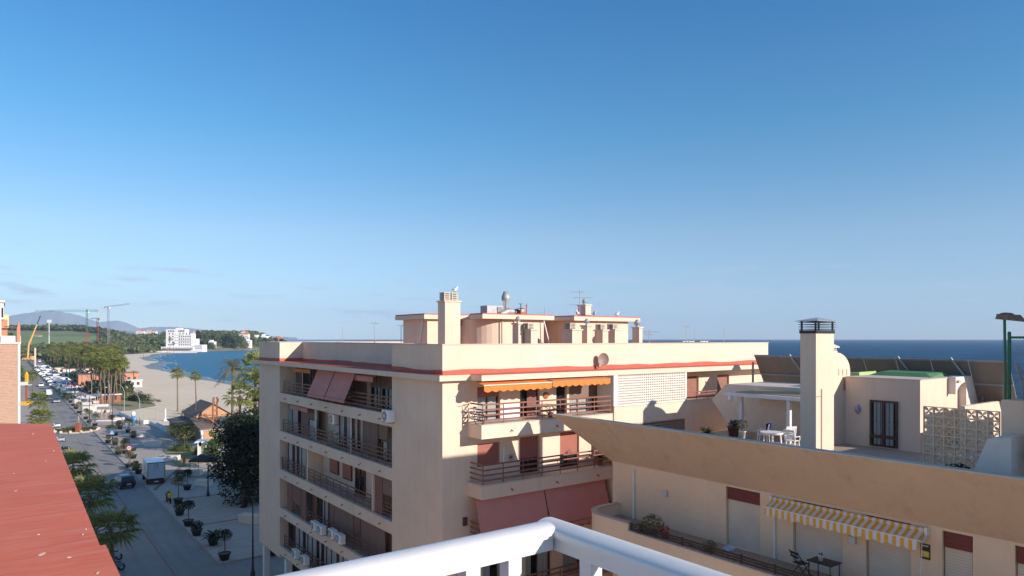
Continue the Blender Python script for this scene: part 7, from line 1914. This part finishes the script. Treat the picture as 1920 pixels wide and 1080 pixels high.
for i, (px, py, k, s_) in enumerate(PLN):
    x, y = onz(px, py); r = .54; lab = desc[k]+', '+marks[i]
    t = thing('planter', lab, 'planter', (x, y, .12), group='dark planters along the plaza kerb')
    q = MB(); pot(q, (0,0,0), r, .62); q.build('pot', M_pot, t); q = MB(); q.cyl((0,0,.5),(0,0,.56),r*.84,r*.84,14); q.build('soil', M_bark, t)
    q = MB(); rr_ = random.Random(i)
    if k == 't':
        leafclump(q, (0,0,1.75*s_+.45), .72*s_, 420, .085, flat=.7, rnd=rr_); leafclump(q, (.1,.1,1.95*s_+.45), .5*s_, 160, .085, flat=.6, rnd=rr_)
        q.build('crown', [M_leafo, M_leafd, M_leaf][i % 3], t); q = MB(); q.tube([(0,0,.55),(.05,.03,1.1),(0,0,1.9*s_)], .05, 6); q.build('stem', M_bark, t)
    elif k == 's':
        for a_ in range(30):
            az = a_*2.39996; el = .2+.9*(a_/30); L = 1.25; sd = Vector((-math.sin(az), math.cos(az), 0)); pts = []
            for g in range(6): f = g/5; pts.append(Vector((math.cos(az)*L*f*math.cos(el*(1-.4*f)), math.sin(az)*L*f*math.cos(el*(1-.4*f)), .75+L*f*math.sin(el)-.5*f*f)))
            for g in range(5):
                w0, w1 = .11*math.sin(3.14*(g+.3)/5.6)+.03, .11*math.sin(3.14*(g+1.3)/5.6)+.01; q.add([pts[g]-sd*w0, pts[g]+sd*w0, pts[g+1]+sd*w1, pts[g+1]-sd*w1], [(0,1,2,3)])
        q.build('fronds', M_leafd, t)
    elif k == 'b': leafclump(q, (0,0,1.05), .75*s_, 420, .09, flat=.75, rnd=rr_); q.build('foliage', M_leafd if i < 12 else M_leafo, t)
    else: leafclump(q, (0,0,.75), .5*s_+.2, 220, .07, flat=.5, rnd=rr_); q.build('foliage', M_leafd, t)

# ================================================================== things on the mid building
def ac_unit(label, loc, rot, k=1.0, group='air conditioner units on the mid building'):
    t = thing('air_conditioner', label, 'air conditioner', loc, rot, group)
    q = MB(); q.box(-.42*k,.42*k,-.17,.17,.05,.62*k); q.build('casing', M_white, t, bevel=.02)
    q = MB(); q.cyl((-.12*k,-.171,.33*k),(-.12*k,-.185,.33*k),.24*k,.24*k,20); q.build('fan_grille', M_greym, t)
    q = MB(); q.cyl((-.12*k,-.186,.33*k),(-.12*k,-.192,.33*k),.07*k,.07*k,10)
    for a in range(8): q.cyl((-.12*k,-.189,.33*k),(-.12*k+.23*k*math.cos(a*.785),-.189,.33*k+.23*k*math.sin(a*.785)),.008,.008,4)
    q.build('fan_guard', M_white, t)
    q = MB(); q.box(-.36*k,-.3*k,-.17,.2,0,.05); q.box(.3*k,.36*k,-.17,.2,0,.05); q.build('bracket', M_greym, t)
    return t
RX = R(-90)
ac_unit('white air conditioner outside the top balcony, right end', (16.62, onx(728,16.62)[0], Z(4.55)), RX, 1.1)
ac_unit('air conditioner hung high on the second balcony back wall', (17.6, onx(626,17.6)[0], Z(5.75)), RX, 1.15)
for px, py, lb in ((591,988,'air conditioner, leftmost of the four outside the fourth balcony'),(603,995,'air conditioner, second of the four outside the fourth balcony'),(624,1003,'air conditioner, third of the four outside the fourth balcony'),(638,1012,'air conditioner, rightmost of the four outside the fourth balcony'),(555,1040,'air conditioner outside the lowest balcony, left one'),(572,1052,'air conditioner outside the lowest balcony, right one')):
    y_, z_2 = onx(px, 16.6, py); ac_unit(lb, (16.6, y_, z_2-.25), RX, 1.0)
# bicycle on the second balcony
def bicycle(label, loc, rot, col):
    t = thing('bicycle', label, 'bicycle', loc, rot)
    for y_ in (-.5,.52):
        q = MB(); pts = [(0,y_+.32*math.cos(a*math.pi/9),.33+.32*math.sin(a*math.pi/9)) for a in range(19)]; q.tube(pts, .018, 5)
        for a in range(6): q.cyl((0,y_,.33),(0,y_+.3*math.cos(a*1.047),.33+.3*math.sin(a*1.047)),.004,.004,3)
        q.build('wheel', M_tyre, t)
    q = MB(); P = {'b':(0,-.02,.3),'s':(0,-.2,.78),'h':(0,.36,.82),'r':(0,-.5,.33),'f':(0,.52,.33)}
    for a, b in ('bs','bh','sh','sr','br','hf'): q.cyl(P[a],P[b],.02,.02,6)
    q.build('frame', col, t)
    q = MB(); q.tube([(-.24,.3,.98),(0,.36,.95),(.24,.3,.98)],.014,6); q.cyl((0,.36,.8),(0,.36,.95),.016,.016,6); q.build('handlebar', M_black, t)
    q = MB(); q.ball((0,-.23,.86),(.07,.13,.035),8); q.build('saddle', M_black, t)
bicycle('pale blue bicycle standing on the second balcony', (17.45, onx(628,17.45)[0], Z(7.1)), R(15), plain('pale_blue_paint', (0.42,0.55,0.68), .4))
bicycle('white bicycle leaning on the railing of the top front balcony, left end', (18.1, 27.7, Z(4.2)+.02), R(20), M_white)
# satellite dish
x_, z_2 = ony(1130, 27.9, 674)
t = thing('satellite_dish', 'grey-brown satellite dish on the parapet of the mid building', 'satellite dish', (x_, 27.9, z_2), R(-25))
q = MB(); prof = [(0,.0),(.15,.012),(.28,.045),(.38,.09)]
q.lathe((0,0,0), prof, 20); 
for i_, p in enumerate(q.v): q.v[i_] = (p[0]*.85, -p[2]*1.0-.05 if False else -.05-p[2], p[1])
q.build('dish', plain('dish_brown', (0.30,0.22,0.18), .6), t)
q = MB(); q.cyl((0,-.03,-.05),(-.3,.12,-.42),.03,.03,6); q.cyl((0,-.1,-.36),(0,-.45,-.1),.012,.012,5); q.ball((0,-.46,-.08),.04,6); q.build('arm', M_metal, t)
q = MB(); q.box(-.36,-.3,.0,.14,-.5,.2); q.build('mount', M_tile, t)
# TV antennas
def antenna(label, x, y, z, h, arms, name='tv_antenna', stay=None):
    t = thing(name, label, 'antenna', (x,y,z)); q = MB(); q.cyl((0,0,0),(0,0,h),.03,.02,6); q.box(-.15,.15,-.15,.15,0,.05); q.build('mast', M_metal, t)
    for zz, ang, L, n in arms:
        q = MB(); d = Vector((math.cos(ang), math.sin(ang), 0)); s_ = Vector((-d.y, d.x, 0)); c = Vector((0,0,zz))
        q.cyl(c-d*L*.3, c+d*L*.7, .012, .012, 4)
        for k in range(n): p = c+d*(L*(-.3+k/(n-1))); w_ = .30-.016*k; q.cyl(p-s_*w_, p+s_*w_, .008, .008, 3)
        for k in (-1,1): q.cyl(c-d*L*.3+s_*.18*k+Vector((0,0,-.12)), c-d*L*.3+s_*.18*k+Vector((0,0,.12)), .01, .01, 3)
        q.build('aerial', M_metal, t)
x_, _ = ony(1087, 35.5); antenna('tall TV antenna mast with three aerials beside the penthouse chimney', x_, 35.5, ze+.33, 1.9, [(1.75,2.6,.9,8),(1.35,-.4,1.3,9),(.85,2.8,1.0,7)])
def at_roof(px, u): return ony(px, u)[0], u
x_, y_ = at_roof(1217, 33); antenna('antenna with a wide triangular aerial on the roof right of the ball-topped chimney', x_, y_, Z(1.74), 2.4, [(2.2,-.5,1.0,8),(2.0,.5,.8,6)])
for px, u, h, lb in ((1287,40,2.9,'thin roof pole at the left end of the washing line'),(1302,40,2.5,'short roof pole beside the washing line'),(1358,38,2.7,'thin roof pole near the right end of the roof'),(642,52,2.7,'thin antenna pole far left on the roof'),(702,44,2.9,'thin antenna pole left of the penthouse'),(752,46,2.8,'small antenna right beside the penthouse left edge')):
    x_, y_ = at_roof(px, u); antenna(lb, x_, y_, Z(1.74), h, [(h-.1,.6,.4,3)] if px in (702,752,1287) else [])
x_, _ = ony(1021.5, 37); antenna('thin whip antenna on the penthouse roof', x_, 37, ze+.33, .75, [])
# washing line
x0_, x1_ = ony(1280, 40)[0], ony(1328, 40)[0]
t = thing('washing_line', 'washing line with white and dark laundry on the roof', 'washing line', (x0_, 40, Z(1.74)))
q = MB(); q.cyl((0,0,1.5),(x1_-x0_,0,1.5),.01,.01,4); q.cyl((0,0,0),(0,0,1.55),.03,.03,6); q.cyl((x1_-x0_,0,0),(x1_-x0_,0,1.6),.03,.03,6); q.build('line', M_metal, t)
r = random.Random(1); L = x1_-x0_
for k in range(9):
    a0 = .05+L*k/9; w_ = L/9*.85; q = MB(); vs = []
    for i in range(5): vs += [(a0+w_*i/4, .03*math.sin(i*2.1), 1.5), (a0+w_*i/4+.02, .07*math.sin(i*2.1+1), 1.5-r.uniform(.42,.55)-(.12 if k > 6 else 0))]
    q.add(vs, [(2*i,2*i+2,2*i+3,2*i+1) for i in range(4)]); q.build('laundry', mm_('laundry_dark', (0.03,0.04,0.09)) if k in (4,5) else M_white, t)
# seagulls
def gull(label, x, y, z, rot):
    t = thing('seagull', label, 'seagull', (x,y,z), rot)
    k = 1.25; me = MB()
    me.lathe((0,0,0), [(0,-.24),(.03,-.2),(.075,-.1),(.085,0),(.07,.1),(.04,.17),(.042,.21),(.035,.25),(0,.27)], 10)
    me.v = [(p[0]*k, p[2]*k, (p[1]+.16+.28*max(0,p[2])+ (.06 if p[2] > .12 else 0))*k) for p in me.v]; me.build('body', M_white, t)
    w_ = MB(); w_.lathe((0,0,0), [(0,-.33),(.03,-.25),(.07,-.1),(.075,.02),(0,.12)], 8)
    w_.v = [(p[0]*k*1.12, p[2]*k, (max(p[1],-.01)*1.15+.165+.1*p[2])*k) for p in w_.v]; w_.build('wings', plain('gull_grey', (0.22,0.23,0.25), .8) if 'gull_grey' not in MATS else MATS['gull_grey'], t)
    b = MB(); b.cyl((0,.25*k,.245*k),(0,.34*k,.23*k),.012*k,.004*k,6); b.build('beak', MATS['marker_yellow'], t)
    for s_ in (-1,1): l = MB(); l.cyl((s_*.03*k,0,0),(s_*.03*k,0,.1*k),.008*k,.008*k,5); l.build('leg', M_terra, t)
x_, _ = ony(853, 31.6); gull('seagull perched on the twin-louvred chimney', x_, 31.6, H+2.0+.44, R(-60))
x_, _ = ony(1083, 34.2); gull('seagull standing at the foot of the tall TV antenna', x_, 34.2, ze+.33, R(120))
x_, _ = ony(1114, 34.2); gull('brownish seagull on the roof edge right of the small chimney', x_, 34.2, ze+.33, R(150))
x_, _ = ony(1157, 34.2); gull('seagull on the roof edge near its right end', x_, 34.2, ze+.33, R(-70))
# balcony things on the front
potplant('balcony_fern', 'dark drooping fern at the right end of the second front balcony', (ony(1125,27.5)[0], 27.5, Z(7.05)), .2, .45, .7, 40, .04, M_leafd, kind='spiky')
potplant('balcony_flowers', 'small leafy pot at the right end of the top front balcony', (ony(1032,27.4)[0], 27.4, Z(4.16)), .16, .3, .3, 80, .06, M_leaf)
t = thing('awning_table', 'small pale table on the top front balcony behind the railing', 'table', (ony(1018,27.7)[0], 27.7, Z(4.17))); q = MB(); q.box(-.5,.5,-.3,.3,.68,.72); q.build('tabletop', M_white, t)
for a in (-.45,.45): q = MB(); q.cyl((a,0,0),(a,0,.68),.02,.02,6); q.build('leg', M_white, t)
q = MB(); FY2 = Face('y', 28.2, -1); FY2.box(q, px2x(941), px2x(973), .005, .02, Z(4.1), Z(3.35)); o = q.build('tile_dado', plain('white_tiles', (0.75,0.76,0.78), .4), bA)
q = MB(); FY2.box(q, px2x(941), px2x(973), .021, .03, Z(3.35), Z(3.29)); q.build('blue_tile_border', plain('blue_tiles', (0.05,0.12,0.42), .4), bA)
import OpenImageIO as oiio, sys
import numpy as np
im=oiio.ImageBuf('/workdir/render_main.png'); a=im.get_pixels(oiio.FLOAT)[:,:,:3]
s=a.shape[1]/1920
for n,x,y in [('rwall',1295,945),('fascia',1505,875),('lfac',785,855),('redroof',55,905),('roadsh',255,985),('sand',295,725),('sea',1705,655),('bay',385,690),('sunwall',1000,665),('skyTL',20,10),('skyTC',960,10),('skyTR',1900,10),('sky250',960,250),('sky450',960,450),('sky620R',1320,605),('skyL450',40,450),('mount',90,600),('plazash',440,1000),('road',150,850),('brick',20,720),('sun2',850,800)]:
    i,j=int(y*s),int(x*s); p=a[i-2:i+3,j-2:j+3].mean((0,1))*255
    print(n,(x,y),p.astype(int))
